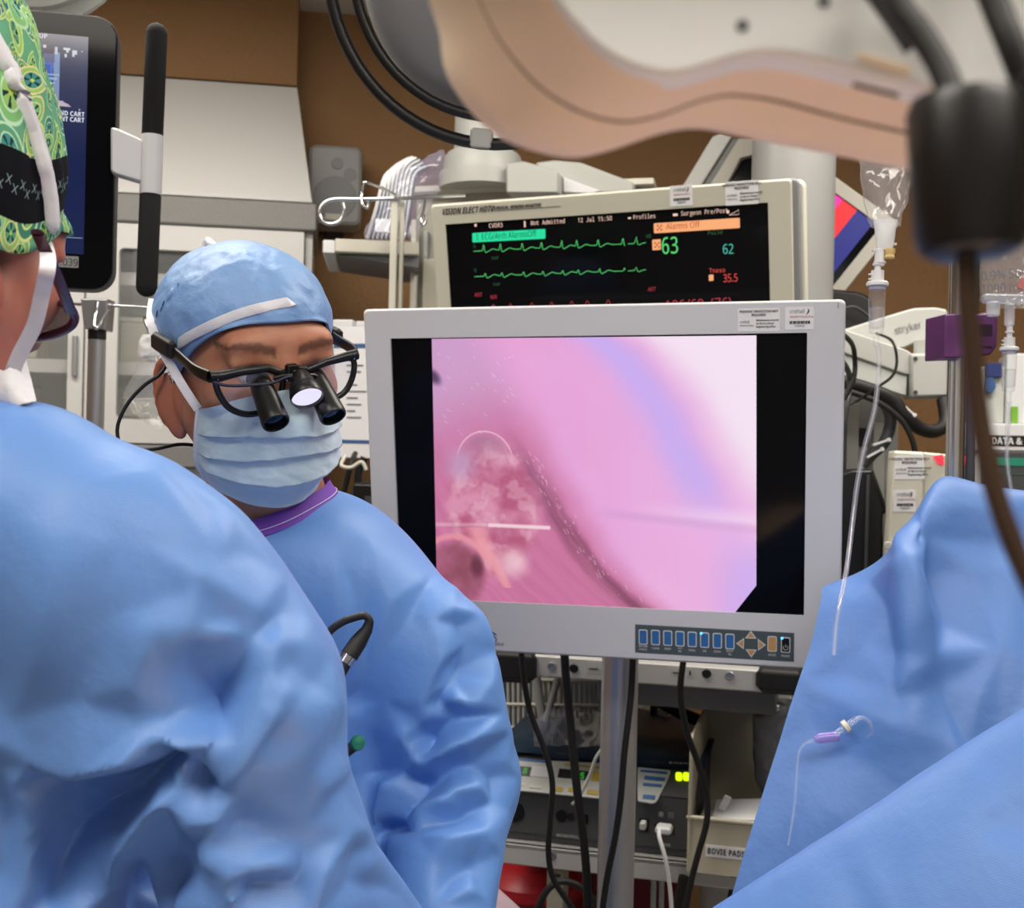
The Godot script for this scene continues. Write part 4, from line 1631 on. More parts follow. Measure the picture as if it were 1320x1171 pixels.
func build_robot_arm() -> void:
	var front := spread([[690, -60], [715, 0], [745, 38], [775, 66], [810, 86], [860, 98], [905, 90], [950, 76], [1000, 70], [1060, 81], [1130, 99], [1200, 116], [1360, 150]], 64)
	var seam := spread([[590, -70], [618, 0], [638, 42], [662, 76], [695, 112], [745, 143], [800, 157], [850, 149], [900, 131], [940, 123], [1000, 130], [1080, 151], [1200, 178], [1360, 212]], 64)
	var rear := spread([[530, -75], [552, 0], [566, 42], [574, 92], [604, 141], [642, 176], [682, 193], [735, 204], [790, 193], [850, 173], [896, 166], [940, 173], [1000, 186], [1080, 201], [1200, 226], [1360, 258]], 64)
	var o := thing("robot_arm", "out of focus white and beige surgical robot arm overhead", "robot arm", Transform3D(Basis(), P(900, 0, 0.29)))
	var n := front.size()
	var ln := []
	for k in 9:
		ln.append(PackedVector3Array())
	for i in n:
		var f: Vector2 = front[i]
		var s: Vector2 = seam[i]
		var r: Vector2 = rear[i]
		var pf := P(f.x, f.y, 0.2622)
		var ps := P(s.x, s.y, 0.297)
		var pr := P(r.x, r.y, 0.3294)
		var up := Vector3(0, 1, 0)
		ln[0].append(pf + up * 0.00232 + Vector3(0, 0, 0.00116))
		ln[1].append(pf)
		ln[2].append(pf.lerp(ps, 0.5) - up * 0.00116)
		ln[3].append(ps + Vector3(0, 0, 0.001276))
		ln[4].append(ps + up * 0.00261)
		ln[5].append(ps - Vector3(0, 0, 0.001276))
		ln[6].append(ps.lerp(pr, 0.55) - up * 0.00174)
		ln[7].append(pr)
		ln[8].append(pr + up * 0.0174 - Vector3(0, 0, 0.00696))
	var b := mb_for(o)
	b.sheet([ln[0], ln[1], ln[2], ln[3]], Vector3(0, -1, 0.3))
	part(b, "underside_cover", mats.robot_beige, o, "beige underside cover")
	b = mb_for(o)
	b.sheet([ln[3], ln[4], ln[5]], Vector3(0, -1, 0.0))
	part(b, "seam", mats.robot_seam, o, "dark seam")
	b = mb_for(o)
	b.sheet([ln[5], ln[6], ln[7], ln[8]], Vector3(0, -1, 0.3))
	part(b, "underside_cover", mats.robot_beige, o, "beige underside cover")
	# white front panel and the closed back and top
	var t := Transform3D(Basis(), P(900, 0, 0.261))
	b = MB.new()
	b.X = o.transform.affine_inverse() * t
	var pp := PackedVector2Array()
	for q in front:
		pp.append(on(t, q.x, q.y))
	pp.append(on(t, 1360, -220))
	pp.append(on(t, 690, -220))
	b.prism(pp, 0.0, -0.0116, 0.00145)
	part(b, "front_panel", mats.robot_white, o, "white front panel")
	b = mb_for(o)
	var rows := [PackedVector3Array(), PackedVector3Array()]
	for i in n:
		rows[0].append(ln[8][i])
		rows[1].append(Vector3(ln[8][i].x, P(690, -200, 0.3248).y + 0.02, ln[8][i].z))
	b.sheet(rows, Vector3(0, 0, -1))
	part(b, "back_panel", mats.robot_white, o)
	# slots and screws
	b = MB.new()
	b.X = o.transform.affine_inverse() * t
	for q in [[957, 33, 0.5], [1062, 2, 0.232], [862, -30, 0.3]]:
		b = MB.new()
		b.X = o.transform.affine_inverse() * t
		var c := on(t, q[0], q[1])
		b.lathe(PackedVector2Array([Vector2(0.001508, 0), Vector2(0.00116, 0.000348), Vector2(0, 0.000232)]), Transform3D(Basis(Vector3.RIGHT, Vector3.BACK, Vector3.UP), Vector3(c.x, c.y, 0.000116)), 12)
		part(b, "screw", mats.mid_grey, o)
	b = MB.new()
	b.X = o.transform.affine_inverse() * t
	b.prism(soften(poly(t, [[1103, 70], [1108, 67], [1172, 83], [1176, 94], [1168, 96], [1108, 78]], 0.00058), 0.00058), 0.000696, -0.00058, 0.000232)
	part(b, "slot", mats.robot_beige, o, "beige slot")
	b = mb_for(o)
	b.tube(path([[1100, 109, 0.268], [1130, 116, 0.268], [1158, 123, 0.268]]), 0.000638, 6)
	part(b, "slot", mats.robot_seam, o)
	# post up out of the picture
	b = mb_for(o)
	var tp := P(1000, -260, 0.319)
	b.tube(PackedVector3Array([tp - Vector3(0, 0.0174, 0), Vector3(tp.x, CEIL - 0.0116, tp.z)]), 0.029, 16)
	b.box(P(1020, -190, 0.2958), Vector3(0.22, 0.0348, 0.11), 0.0058)
	part(b, "mast", mats.robot_white, o)

	# black connector with its hoses in front of the arm
	o = thing("hose_connector", "black blurred hose connector hanging beside the robot arm", "connector", Transform3D(Basis(), P(1248, 332, 0.2378)))
	var top := P(1243, 122, 0.2378)
	var bot := P(1252, 333, 0.2378)
	var dir := (top - bot)
	var L := dir.length()
	b = mb_for(o)
	b.lathe(PackedVector2Array([Vector2(0, 0), Vector2(0.00696, 0), Vector2(0.01015, 0.00174), Vector2(0.01114, 0.00464), Vector2(0.01137, L * 0.5), Vector2(0.0116, L - 0.00348), Vector2(0.01044, L - 0.00058), Vector2(0.00725, L), Vector2(0, L)]), aim(bot, dir), 32)
	part(b, "body", mats.black_plastic, o)
	b = mb_for(o)
	var t2 := P(1338, 105, 0.2436)
	b.lathe(PackedVector2Array([Vector2(0, 0), Vector2(0.0058, 0.00116), Vector2(0.00667, 0.0058), Vector2(0.00667, L), Vector2(0.00464, L + 0.00174), Vector2(0, L + 0.00174)]), aim(t2 - dir, dir), 24)
	part(b, "clamp", mats.black_plastic, o)
	b = mb_for(o)
	b.tube(curve(path([[1130, -90, 0.2494], [1157, 0, 0.2465], [1185, 40, 0.2436], [1212, 85, 0.2407], [1232, 135, 0.2378]])), 0.002726, 12)
	part(b, "hose", mats.black_rubber, o)
	b = mb_for(o)
	b.tube(curve(path([[1250, -90, 0.2494], [1281, 0, 0.2465], [1305, 60, 0.2436], [1330, 125, 0.2436]])), 0.003016, 12)
	part(b, "hose", mats.black_rubber, o)
	b = mb_for(o)
	b.tube(curve(path([[1120, -20, 0.2552], [1150, 20, 0.254], [1172, 52, 0.2529], [1178, 60, 0.2529]])), [0.00232, 0.00232, 0.00232, 0.00232, 0.00232, 0.00232, 0.00232, 0.00232, 0.00232, 0.00232, 0.00232, 0.00232, 0.00232, 0.00232, 0.00232, 0.00232, 0.00232, 0.00232, 0.00174], 10)
	part(b, "hose_end", mats.dark_grey, o)
	cable("power_cable", "brown glossy cable dropping from the black hose connector", [[1246, 325, 0.2349], [1247, 380, 0.2349], [1252, 440, 0.2349], [1260, 520, 0.2349], [1274, 600, 0.2332], [1296, 675, 0.232], [1325, 745, 0.232], [1370, 830, 0.232]], 0.002204, mats.brown_cable, 8, 12)

# ------------------------------------------------------------------ boom, tower and things behind the monitors
func build_boom() -> void:
	var t := frame(690, 300, 2.55, -14.0)
	var floor_y := -t.origin.y
	# equipment tower
	var o := thing("equipment_tower", "pale grey equipment tower standing behind the upper monitor", "tower", Transform3D(t.basis, t * Vector3(0, floor_y, 0)))
	var X := o.transform.affine_inverse() * t
	var b := MB.new()
	b.X = X
	var l := on(t, 531, 300).x
	var r := on(t, 842, 300).x
	var ty := on(t, 640, 237).y
	b.box(Vector3((l + r) / 2, (ty + floor_y + 0.9) / 2, -0.2), Vector3(r - l, ty - floor_y - 0.9, 0.36), 0.006)
	part(b, "housing", mats.tower_grey, o)
	b = MB.new()
	b.X = X
	b.box(Vector3(l + 0.007, (ty - 0.5) / 2 - 0.1, -0.005), Vector3(0.012, ty + 0.55, 0.03), 0.002)
	b.box(Vector3((l + r) / 2, ty - 0.008, -0.005), Vector3(r - l, 0.014, 0.03), 0.002)
	part(b, "front_frame", mats.cream_light, o)
	b = MB.new()
	b.X = X
	b.box(Vector3(l + 0.032, (ty - 0.5) / 2 - 0.1, -0.01), Vector3(0.01, ty + 0.5, 0.02), 0.002)
	part(b, "rack_rail", mats.steel, o)
	b = MB.new()
	b.X = X
	pbox(b, t, 545, 334, 590, 480, 0.004, 0.02, 0.002)
	part(b, "access_panel", mats.cream_plastic, o)
	b = MB.new()
	b.X = X
	b.tube(PackedVector3Array([onp(t, 530.5, 372, 0.006), onp(t, 530.5, 372, -0.004)]), 0.003, 8)
	part(b, "lock", mats.dark_grey, o)
	b = MB.new()
	b.X = X
	b.box(Vector3((l + r) / 2, floor_y + 0.45, -0.2), Vector3(r - l - 0.05, 0.9, 0.3), 0.01)
	part(b, "plinth", mats.mid_grey, o)
	# boom hub above it
	var hc := P(622, 240, 2.6)
	o = thing("ceiling_boom", "pale grey ceiling boom with round hub and jointed arm over the tower", "boom", Transform3D(Basis(), Vector3(hc.x, hc.y, hc.z)))
	var px := 2.6 / 1500.0
	b = MB.new()
	b.lathe(PackedVector2Array([Vector2(0, -0.01), Vector2(56 * px, -0.01), Vector2(56 * px, 14 * px), Vector2(50 * px, 15 * px), Vector2(49 * px, 36 * px), Vector2(46 * px, 40 * px), Vector2(38 * px, 41 * px), Vector2(37 * px, 100 * px)]), Transform3D(), 40)
	part(b, "hub", mats.boom_grey, o, "round grey hub")
	b = MB.new()
	b.lathe(PackedVector2Array([Vector2(37 * px, 100 * px), Vector2(37 * px, CEIL - hc.y - 0.02), Vector2(0.15, CEIL - hc.y - 0.02), Vector2(0.15, CEIL - hc.y)]), Transform3D(), 32)
	part(b, "ceiling_post", mats.boom_grey, o)
	var bt := frame(690, 240, 2.5, -14.0)
	b = MB.new()
	b.X = o.transform.affine_inverse() * bt
	b.prism(soften(poly(bt, [[655, 214], [676, 210], [722, 223], [722, 252], [655, 252]]), 0.006), 0.02, -0.14, 0.004)
	part(b, "joint_block", mats.boom_grey, o)
	b = MB.new()
	b.X = o.transform.affine_inverse() * bt
	b.prism(soften(poly(bt, [[688, 206], [712, 203], [746, 206], [815, 232], [815, 246], [722, 246], [690, 226]]), 0.005), -0.02, -0.12, 0.004)
	part(b, "arm", mats.boom_grey, o, "jointed arm")
	b = MB.new()
	b.X = o.transform.affine_inverse() * bt
	b.prism(poly(bt, [[724, 226], [772, 244], [760, 248], [724, 246]]), -0.015, -0.1, 0.002)
	part(b, "arm_insert", mats.white_plastic, o)
	# hook rack on a thin post
	var hp := P(509, 330, 2.12)
	o = thing("hook_post", "thin cream post with curled chrome hooks beside the tower", "hook rack", Transform3D(Basis(), Vector3(hp.x, 0, hp.z)))
	b = MB.new()
	var hy := P(509, 252, 2.12).y
	b.box(Vector3(-0.002, hy / 2 + 0.02, 0), Vector3(0.013, hy - 0.04, 0.02), 0.002)
	b.box(Vector3(0.011, hy / 2 + 0.02, -0.006), Vector3(0.008, hy - 0.04, 0.014), 0.002)
	b.box(Vector3(0.0, 0.012, 0), Vector3(0.18, 0.024, 0.18), 0.004)
	part(b, "post", mats.cream_light, o)
	var hooks := [
		[[512, 252, 2.12], [500, 246, 2.05], [480, 238, 1.98], [471, 235, 1.96], [467.5, 240, 1.96], [466, 252, 1.96], [468, 264, 1.95], [474, 268, 1.95], [475.5, 258, 1.95]],
		[[600, 252, 2.12], [560, 253.5, 2.12], [512, 256, 2.11], [460, 257, 2.11], [432, 257, 2.11], [418, 262, 2.11], [411.5, 273, 2.11], [415, 284, 2.11], [426, 289, 2.11], [438, 285, 2.11], [443, 273, 2.11], [441.5, 262, 2.11]],
		[[548, 258, 2.1], [546, 270, 2.08], [543, 284, 2.06], [545, 291, 2.06], [549, 286, 2.06], [548, 277, 2.06]],
	]
	for h in hooks:
		b = mb_for(o)
		b.tube(curve(path(h)), 0.0036 if h.size() > 9 else 0.0028, 8)
		part(b, "hook", mats.chrome, o)
	# wall shelf with the striped pack
	var st := frame(470, 320, 2.5, 6.0)
	o = thing("wall_shelf", "white shelf beside the hook post, holding a striped pack", "shelf", st)
	b = MB.new()
	var sl := on(st, 432, 310)
	var s2 := on(st, 540, 326)
	b.box(Vector3((sl.x + s2.x) / 2, (sl.y + s2.y) / 2, -0.14), Vector3(s2.x - sl.x, 0.028, 0.28), 0.002)
	part(b, "board", mats.cream_light, o)
	b = MB.new()
	b.prism(poly(st, [[434, 329], [505, 340], [540, 346], [540, 329]], -0.02), -0.02, -0.26, 0.001)
	part(b, "bracket", mats.mid_grey, o, "grey tapered bracket")
	b = MB.new()
	pbox(b, st, 416, 309, 432, 327, 0.002, 0.26, 0.003)
	part(b, "end_cap", mats.white_plastic, o, "white end cap")
	o = thing("striped_pack", "blue and white striped pack in lavender plastic film on the shelf", "pack", Transform3D(Basis(), P(495, 310, 2.44)))
	var strip := []
	var g := RandomNumberGenerator.new()
	g.seed = 3
	for k in 9:
		b = mb_for(o)
		var f := k / 8.0
		var foot := P(474.5 + 46.0 * f, 307.5, 2.45)
		var headp := P(516 + 32.0 * f, 216.0 - 12.0 * sin(f * PI), 2.45)
		var bend := foot.lerp(headp, 0.75) + Vector3(-0.012, 0.014, 0.02)
		var pts := curve(PackedVector3Array([foot, foot.lerp(headp, 0.4) + Vector3(-0.006, 0, 0.022), bend, headp]), 5)
		b.tube(pts, 0.0052, 7)
		part(b, "fold", mats.white_plastic, o)
		b = mb_for(o)
		var q := PackedVector3Array()
		for p in pts:
			q.append(p + Vector3(0.0052, -0.001, 0.0015))
		b.tube(q, 0.0036, 6)
		part(b, "stripe", mats.control_grey, o, "dark blue stripe")
	b = mb_for(o)
	b.box(P(493, 291, 2.41), Vector3(0.03, 0.028, 0.003), 0.001)
	part(b, "paper_label", mats.label_white, o)
	b = mb_for(o)
	b.sheet(pouch_rows([[194, 566, 572], [205, 548, 574], [222, 512, 572], [240, 502, 566], [270, 490, 552], [300, 470, 540], [309, 471, 536]], 2.44, 0.036, 0.005, 6), Vector3.ZERO, true)
	part(b, "film", mats.lavender_film, o, "lavender clear film")
	# big column right and the tilted screens
	var cc := P(1021, 300, 2.3)
	o = thing("boom_column", "thick round grey boom column behind the upper monitor", "column", Transform3D(Basis(), Vector3(cc.x, 0, cc.z)))
	b = MB.new()
	b.lathe(PackedVector2Array([Vector2(0, 0.02), Vector2(0.1, 0.02), Vector2(0.1, 0.05), Vector2(0.081, 0.06), Vector2(0.081, CEIL - 0.01), Vector2(0, CEIL - 0.01)]), Transform3D(), 40)
	part(b, "shaft", mats.column_grey, o)
	b = MB.new()
	b.lathe(PackedVector2Array([Vector2(0, 0), Vector2(0.12, 0), Vector2(0.12, 0.02), Vector2(0, 0.02)]), Transform3D(), 40)
	part(b, "foot", mats.dark_grey, o)
	build_tilted_screen()
	build_folded_screen()
	# chart of papers left of the large monitor
	var ct := frame(456, 505, 2.5, -10.0)
	o = thing("wall_chart", "white printed chart with blue bands beside the large monitor", "chart", ct)
	b = MB.new()
	pbox(b, ct, 425, 421, 520, 592, 0.0, 0.02, 0.001)
	part(b, "board", mats.label_white, o)
	b = MB.new()
	pbox(b, ct, 430, 443, 520, 449, 0.001, 0.002, 0.0)
	pbox(b, ct, 440, 567, 520, 573, 0.001, 0.002, 0.0)
	part(b, "blue_band", mats.ink_blue, o, "blue printed band")
	b = MB.new()
	var lg := RandomNumberGenerator.new()
	lg.seed = 2
	for k in 9:
		var y := 470.0 + k * 8.4
		if k == 2:
			continue
		pbox(b, ct, 447, y, 447 + lg.randf_range(10, 26), y + 2.2, 0.001, 0.002, 0.0)
	part(b, "printed_lines", mats.ink_soft, o)
	b = MB.new()
	pbox(b, ct, 428, 412, 454, 423, 0.0, 0.03, 0.003)
	pbox(b, ct, 458, 414, 480, 422, 0.0, 0.03, 0.003)
	part(b, "clip", mats.white_plastic, o)
	var cg := [[[458, 585, 2.45], [452, 600, 2.4], [442, 640, 2.4], [430, 690, 2.4]], [[470, 590, 2.4], [462, 610, 2.4], [462, 650, 2.4], [466, 700, 2.4]], [[445, 588, 2.4], [440, 600, 2.38], [452, 603, 2.38], [466, 596, 2.38], [472, 606, 2.38]]]
	for k in 3:
		cable("lead_wire", ["black lead hanging below the white chart", "dark lead hanging straight below the white chart", "pale looped lead under the white chart"][k], cg[k], [0.006, 0.008, 0.004][k], mats.black_rubber if k < 2 else mats.cream_light)
	# dark equipment box below the chart
	var eb := frame(462, 680, 2.35, -14.0)
	o = thing("equipment_case", "black equipment case low behind the surgeon's shoulder", "case", eb)
	b = MB.new()
	pbox(b, eb, 452, 622, 640, 800, 0.0, 0.3, 0.008)
	part(b, "housing", mats.black_plastic, o)
	b = MB.new()
	pbox(b, eb, 470, 640, 560, 660, 0.004, 0.005, 0.001)
	part(b, "face_strip", mats.dark_grey, o)

func build_tilted_screen() -> void:
	# a monitor turned on its corner: one side runs up to the right in the picture
	var t := frame(1040, 330, 2.55, -10.0, 0.0, 53.0)
	var o := thing("tilted_monitor", "tilted grey monitor with red and blue test stripes behind the drip bag", "monitor", t)
	var p := on(t, 1100, 244)
	var q := on(t, 1128, 328)
	# local x runs up right, local y up left
	var topx := p.x
	var lowy := q.y
	var r := Rect2(topx - 0.46, lowy, 0.46, 0.3)
	var b := MB.new()
	var inn := Rect2(r.position.x + 0.03, r.position.y + 0.028, r.size.x - 0.058, r.size.y - 0.056)
	rim(b, rect_outline(r, 0.006), rect_outline(inn, 0.001), 0.0, -0.03, 0.003)
	part(b, "bezel", mats.tower_grey, o)
	b = MB.new()
	b.box(Vector3(r.get_center().x, r.get_center().y, -0.04), Vector3(r.size.x - 0.02, r.size.y - 0.02, 0.04), 0.006)
	part(b, "housing", mats.mid_grey, o)
	b = MB.new()
	b.box(Vector3(inn.get_center().x, inn.get_center().y, -0.008), Vector3(inn.size.x + 0.004, inn.size.y + 0.004, 0.004), 0.0)
	part(b, "screen_panel", mats.screen_glass, o)
	# stripes: rows parallel to local x
	var edges := [on(t, 1127, 290).y, on(t, 1118, 262).y, on(t, 1105, 258).y, on(t, 1082, 254).y]
	var y0 := on(t, 1100, 330).y
	var lines := [on(t, 1092, 330).y, on(t, 1092, 287).y, on(t, 1078, 268).y, inn.end.y - 0.002]
	for k in 3:
		b = MB.new()
		var a: float = lines[k]
		var e: float = lines[k + 1]
		if e - a < 0.001:
			continue
		b.box(Vector3(inn.get_center().x, (a + e) / 2, -0.0055), Vector3(inn.size.x - 0.004, e - a, 0.001), 0.0)
		part(b, "screen_stripe", [glow("stripe_blue", rgb(6, 26, 150), 0.75), glow("stripe_red", rgb(255, 20, 40), 1.0), glow("stripe_pink", rgb(255, 30, 170), 1.0)][k], o, ["blue stripe", "red stripe", "pink stripe"][k])
	b = MB.new()
	b.box(Vector3(r.get_center().x, r.get_center().y, -0.09), Vector3(0.1, 0.1, 0.08), 0.006)
	part(b, "mount", mats.dark_grey, o)

func build_folded_screen() -> void:
	# the edge of another monitor, leaning up to the right under the robot arm
	var t := frame(930, 215, 2.5, -14.0)
	var o := thing("leaning_monitor", "pale grey monitor edge leaning behind the upper screen", "monitor", t)
	var s := [[[868, 262], [932, 168], [975, 168], [975, 190], [925, 262]], [[884, 262], [940, 176], [952, 176], [898, 262]], [[905, 262], [962, 172], [975, 172], [975, 178], [918, 262]]]
	var b := MB.new()
	b.prism(poly(t, [[866, 262], [918, 176], [928, 172], [944, 176], [890, 262]]), 0.0, -0.05, 0.003)
	part(b, "front_frame", mats.boom_grey, o)
	b = MB.new()
	b.prism(poly(t, [[890, 262], [944, 178], [952, 178], [900, 262]]), -0.006, -0.05, 0.002)
	part(b, "groove", mats.mid_grey, o)
	b = MB.new()
	b.prism(poly(t, [[900, 262], [952, 178], [990, 178], [990, 196], [955, 205], [925, 262]]), 0.002, -0.05, 0.003)
	part(b, "rear_frame", mats.tower_grey, o)
	b = MB.new()
	b.prism(poly(t, [[925, 262], [962, 197], [990, 200], [990, 262]]), -0.012, -0.05, 0.002)
	part(b, "screen_panel", mats.screen_glass, o)

# ------------------------------------------------------------------ right: jointed arm, cables, drips
func build_right_side() -> void:
	var t := frame(1160, 460, 2.15, -8.0)
	var o := thing("support_arm", "pale grey jointed support arm reaching out beside the large monitor", "arm", t)
	var b := MB.new()
	b.prism(soften(poly(t, [[1040, 436], [1090, 424], [1134, 410], [1178, 397], [1206, 396], [1222, 399], [1223, 443], [1180, 443], [1166, 449], [1090, 470]], -0.06), 0.006), -0.06, -0.13, 0.004)
	part(b, "upper_link", mats.boom_grey, o)
	b = MB.new()
	b.lathe(PackedVector2Array([Vector2(0, 0), Vector2(0.034, 0), Vector2(0.034, 0.026), Vector2(0, 0.026)]), Transform3D(Basis(), onp(t, 1202, 458, -0.045)), 28)
	part(b, "pivot", mats.boom_grey, o)
	b = MB.new()
	b.prism(soften(poly(t, [[1050, 412], [1090, 424], [1170, 451], [1176, 455], [1176, 484], [1165, 482], [1090, 456], [1040, 440]]), 0.003), -0.005, -0.07, 0.003)
	part(b, "lower_link_cover", mats.boom_grey, o)
	b = MB.new()
	b.prism(soften(poly(t, [[1040, 440], [1090, 456], [1166, 483], [1172, 484], [1170, 511], [1090, 488], [1040, 470]]), 0.003), -0.01, -0.065, 0.003)
	part(b, "lower_link", mats.panel_grey, o)
	b = MB.new()
	b.prism(soften(poly(t, [[1172, 456], [1222, 455], [1222, 512], [1174, 513]]), 0.005), 0.006, -0.075, 0.005)
	part(b, "joint_block", mats.boom_grey, o)
	b = MB.new()
	for q in [[1180, 462.5, 0.006, 0.004], [1180, 506, 0.006, 0.004], [1207, 426, -0.0595, 0.0026]]:
		b = MB.new()
		b.lathe(cyl(q[3], 0.002, 0.0005), Transform3D(Basis(Vector3.RIGHT, Vector3.BACK, Vector3.UP), onp(t, q[0], q[1], q[2])), 12)
		part(b, "screw", mats.dark_grey, o)
	text("stryker", 0.013, mats.ink_soft, o, onp(t, 1153, 427, -0.059), Basis(Vector3.BACK, 0.26), false, 0.9, 500)
	b = MB.new()
	b.X = t.affine_inverse() * Transform3D(Basis(), Vector3.ZERO)
	b.tube(PackedVector3Array([P(1060, 440, 2.25), P(1040, 445, 2.28)]), 0.03, 10)
	part(b, "stub", mats.boom_grey, o)
	# cables under the arm
	cable("cable_bundle", "thick black taped cable bundle sagging under the grey support arm", [[1085, 492, 2.08], [1120, 502, 2.08], [1150, 515, 2.08], [1165, 535, 2.08], [1185, 552, 2.09], [1205, 556, 2.1], [1219, 545, 2.12], [1216, 515, 2.14]], 0.0125, mats.black_rubber, 6, 10)
	cable("cable_bundle", "black cable bundle curving down with clear ties under the support arm", [[1100, 500, 2.1], [1135, 515, 2.1], [1148, 540, 2.1], [1140, 570, 2.1], [1125, 585, 2.1], [1112, 600, 2.1]], 0.0105, mats.dark_grey, 6, 10)
	cable("monitor_cable", "black cable arching from the arm down to the white wall unit", [[1095, 505, 2.06], [1130, 518, 2.06], [1160, 540, 2.06], [1175, 565, 2.06], [1181, 590, 2.06], [1184, 610, 2.06]], 0.0052, mats.black_rubber)
	cable("monitor_cable", "thin black cable looping out from behind the large monitor", [[1060, 415, 1.56], [1096, 440, 1.85], [1102, 465, 1.9], [1100, 490, 1.9], [1088, 515, 1.9]], 0.004, mats.black_rubber)
	cable("monitor_cable", "thin black cable curving past the clear drip chamber", [[1130, 430, 2.1], [1150, 440, 1.98], [1156, 465, 1.97], [1150, 485, 1.97], [1130, 500, 1.98], [1105, 517, 2.0], [1085, 526, 2.0]], 0.0026, mats.black_rubber)
	cable("monitor_cable", "grey cable hugging the large monitor's right edge", [[1062, 440, 1.56], [1094, 480, 1.95], [1092, 520, 1.95], [1084, 560, 1.95]], 0.005, mats.dark_grey)
	for k in 3:
		var q: Array = [[1135, 571, 20], [1127, 585, 30], [1170, 528, -40]][k]
		var ot := frame(q[0], q[1], 2.075, 0.0, 0.0, q[2])
		var tie := thing("cable_tie", ["white cable tie at the bend of the curved cable bundle", "white cable tie at the lower end of the curved cable bundle", "white cable tie on the thick taped cable bundle"][k], "cable tie", ot, "cable ties under the arm")
		b = MB.new()
		b.box(Vector3.ZERO, Vector3(0.03, 0.004, 0.006), 0.001)
		b.box(Vector3(0.016, 0.0, 0), Vector3(0.006, 0.007, 0.008), 0.001)
		part(b, "band", mats.white_plastic, tie)
	# dark gear between the tilted screen and the arm
	var dt := frame(1115, 412, 2.4, -8.0)
	o = thing("camera_mount", "dark equipment mount under the tilted monitor", "mount", dt)
	b = MB.new()
	b.prism(soften(poly(dt, [[1070, 372], [1108, 376], [1124, 384], [1126, 420], [1070, 440]]), 0.008), 0.0, -0.12, 0.006)
	part(b, "housing", mats.black_plastic, o)
	b = MB.new()
	b.X = dt.affine_inverse()
	b.tube(curve(path([[1088, 398, 2.36], [1102, 396, 2.36], [1120, 408, 2.36], [1130, 420, 2.36]])), 0.003, 6)
	part(b, "strap", mats.dark_grey, o)
	# upright grey panel, outlet, dark bracket
	var pt := frame(1120, 620, 2.35, -10.0)
	o = thing("utility_panel", "light grey upright utility panel with a dark socket", "panel", Transform3D(pt.basis, pt * Vector3(0, -pt.origin.y, 0)))
	var X := o.transform.affine_inverse() * pt
	b = MB.new()
	b.X = X
	var a := on(pt, 1060, 488)
	var e := on(pt, 1151, 900)
	b.box(Vector3((a.x + e.x) / 2, (a.y - pt.origin.y) / 2, -0.05), Vector3(e.x - a.x, a.y + pt.origin.y, 0.1), 0.006)
	part(b, "housing", mats.column_grey, o)
	b = MB.new()
	b.X = X
	pbox(b, pt, 1092, 520, 1100, 900, 0.012, 0.014, 0.002)
	pbox(b, pt, 1126, 545, 1134, 900, 0.012, 0.014, 0.002)
	part(b, "rib", mats.boom_grey, o)
	b = MB.new()
	b.X = X
	pbox(b, pt, 1108, 552, 1120, 576, 0.006, 0.008, 0.001)
	part(b, "socket", mats.black_plastic, o, "dark socket")
	var kt := frame(1110, 690, 1.95, -10.0)
	o = thing("black_bracket", "black tapered bracket hanging beside the large monitor", "bracket", kt)
	b = MB.new()
	b.prism(soften(poly(kt, [[1080, 612], [1098, 605], [1126, 605], [1142, 650], [1143, 664], [1139, 662], [1136, 790], [1080, 800]]), 0.005), 0.0, -0.06, 0.005)
	part(b, "shell", mats.black_plastic, o)
	b = MB.new()
	b.X = kt.affine_inverse()
	b.tube(path([[1119, 612, 1.945], [1117, 700, 1.945], [1115, 790, 1.945]]), 0.003, 6)
	part(b, "edge_ridge", mats.dark_grey, o)
	# cream wall unit with stickers and a red light
	var wt := frame(1180, 650, 1.85, -14.0, 0.0, 2.0)
	o = thing("cream_wall_unit", "cream equipment unit with two stickers and a red light", "equipment", wt)
	b = MB.new()
	b.prism(soften(poly(wt, [[1152, 581], [1192, 583], [1189, 770], [1140, 765]]), 0.004), 0.0, -0.12, 0.004)
	part(b, "housing", mats.cream_light, o)
	b = MB.new()
	b.prism(soften(poly(wt, [[1190, 583], [1222, 586], [1228, 770], [1188, 768]], -0.004), 0.003), -0.004, -0.12, 0.003)
	part(b, "side_cover", mats.cream_light, o)
	b = MB.new()
	b.prism(soften(poly(wt, [[1203, 588], [1216, 586], [1217, 600], [1209, 598]], 0.0), 0.002), 0.001, -0.01, 0.001)
	part(b, "alarm_light", mats.red_led, o, "glowing red light")
	sticker_notice(o, wt, 1152.5, 588, 1192, 618)
	sticker_asset(o, wt, 1151, 632, 1181, 660)
	b = MB.new()
	b.lathe(cyl(0.006, 0.01, 0.001), Transform3D(Basis(Vector3.RIGHT, Vector3.BACK, Vector3.UP), onp(wt, 1144, 703, 0.0)), 14)
	part(b, "knob", mats.panel_grey, o)

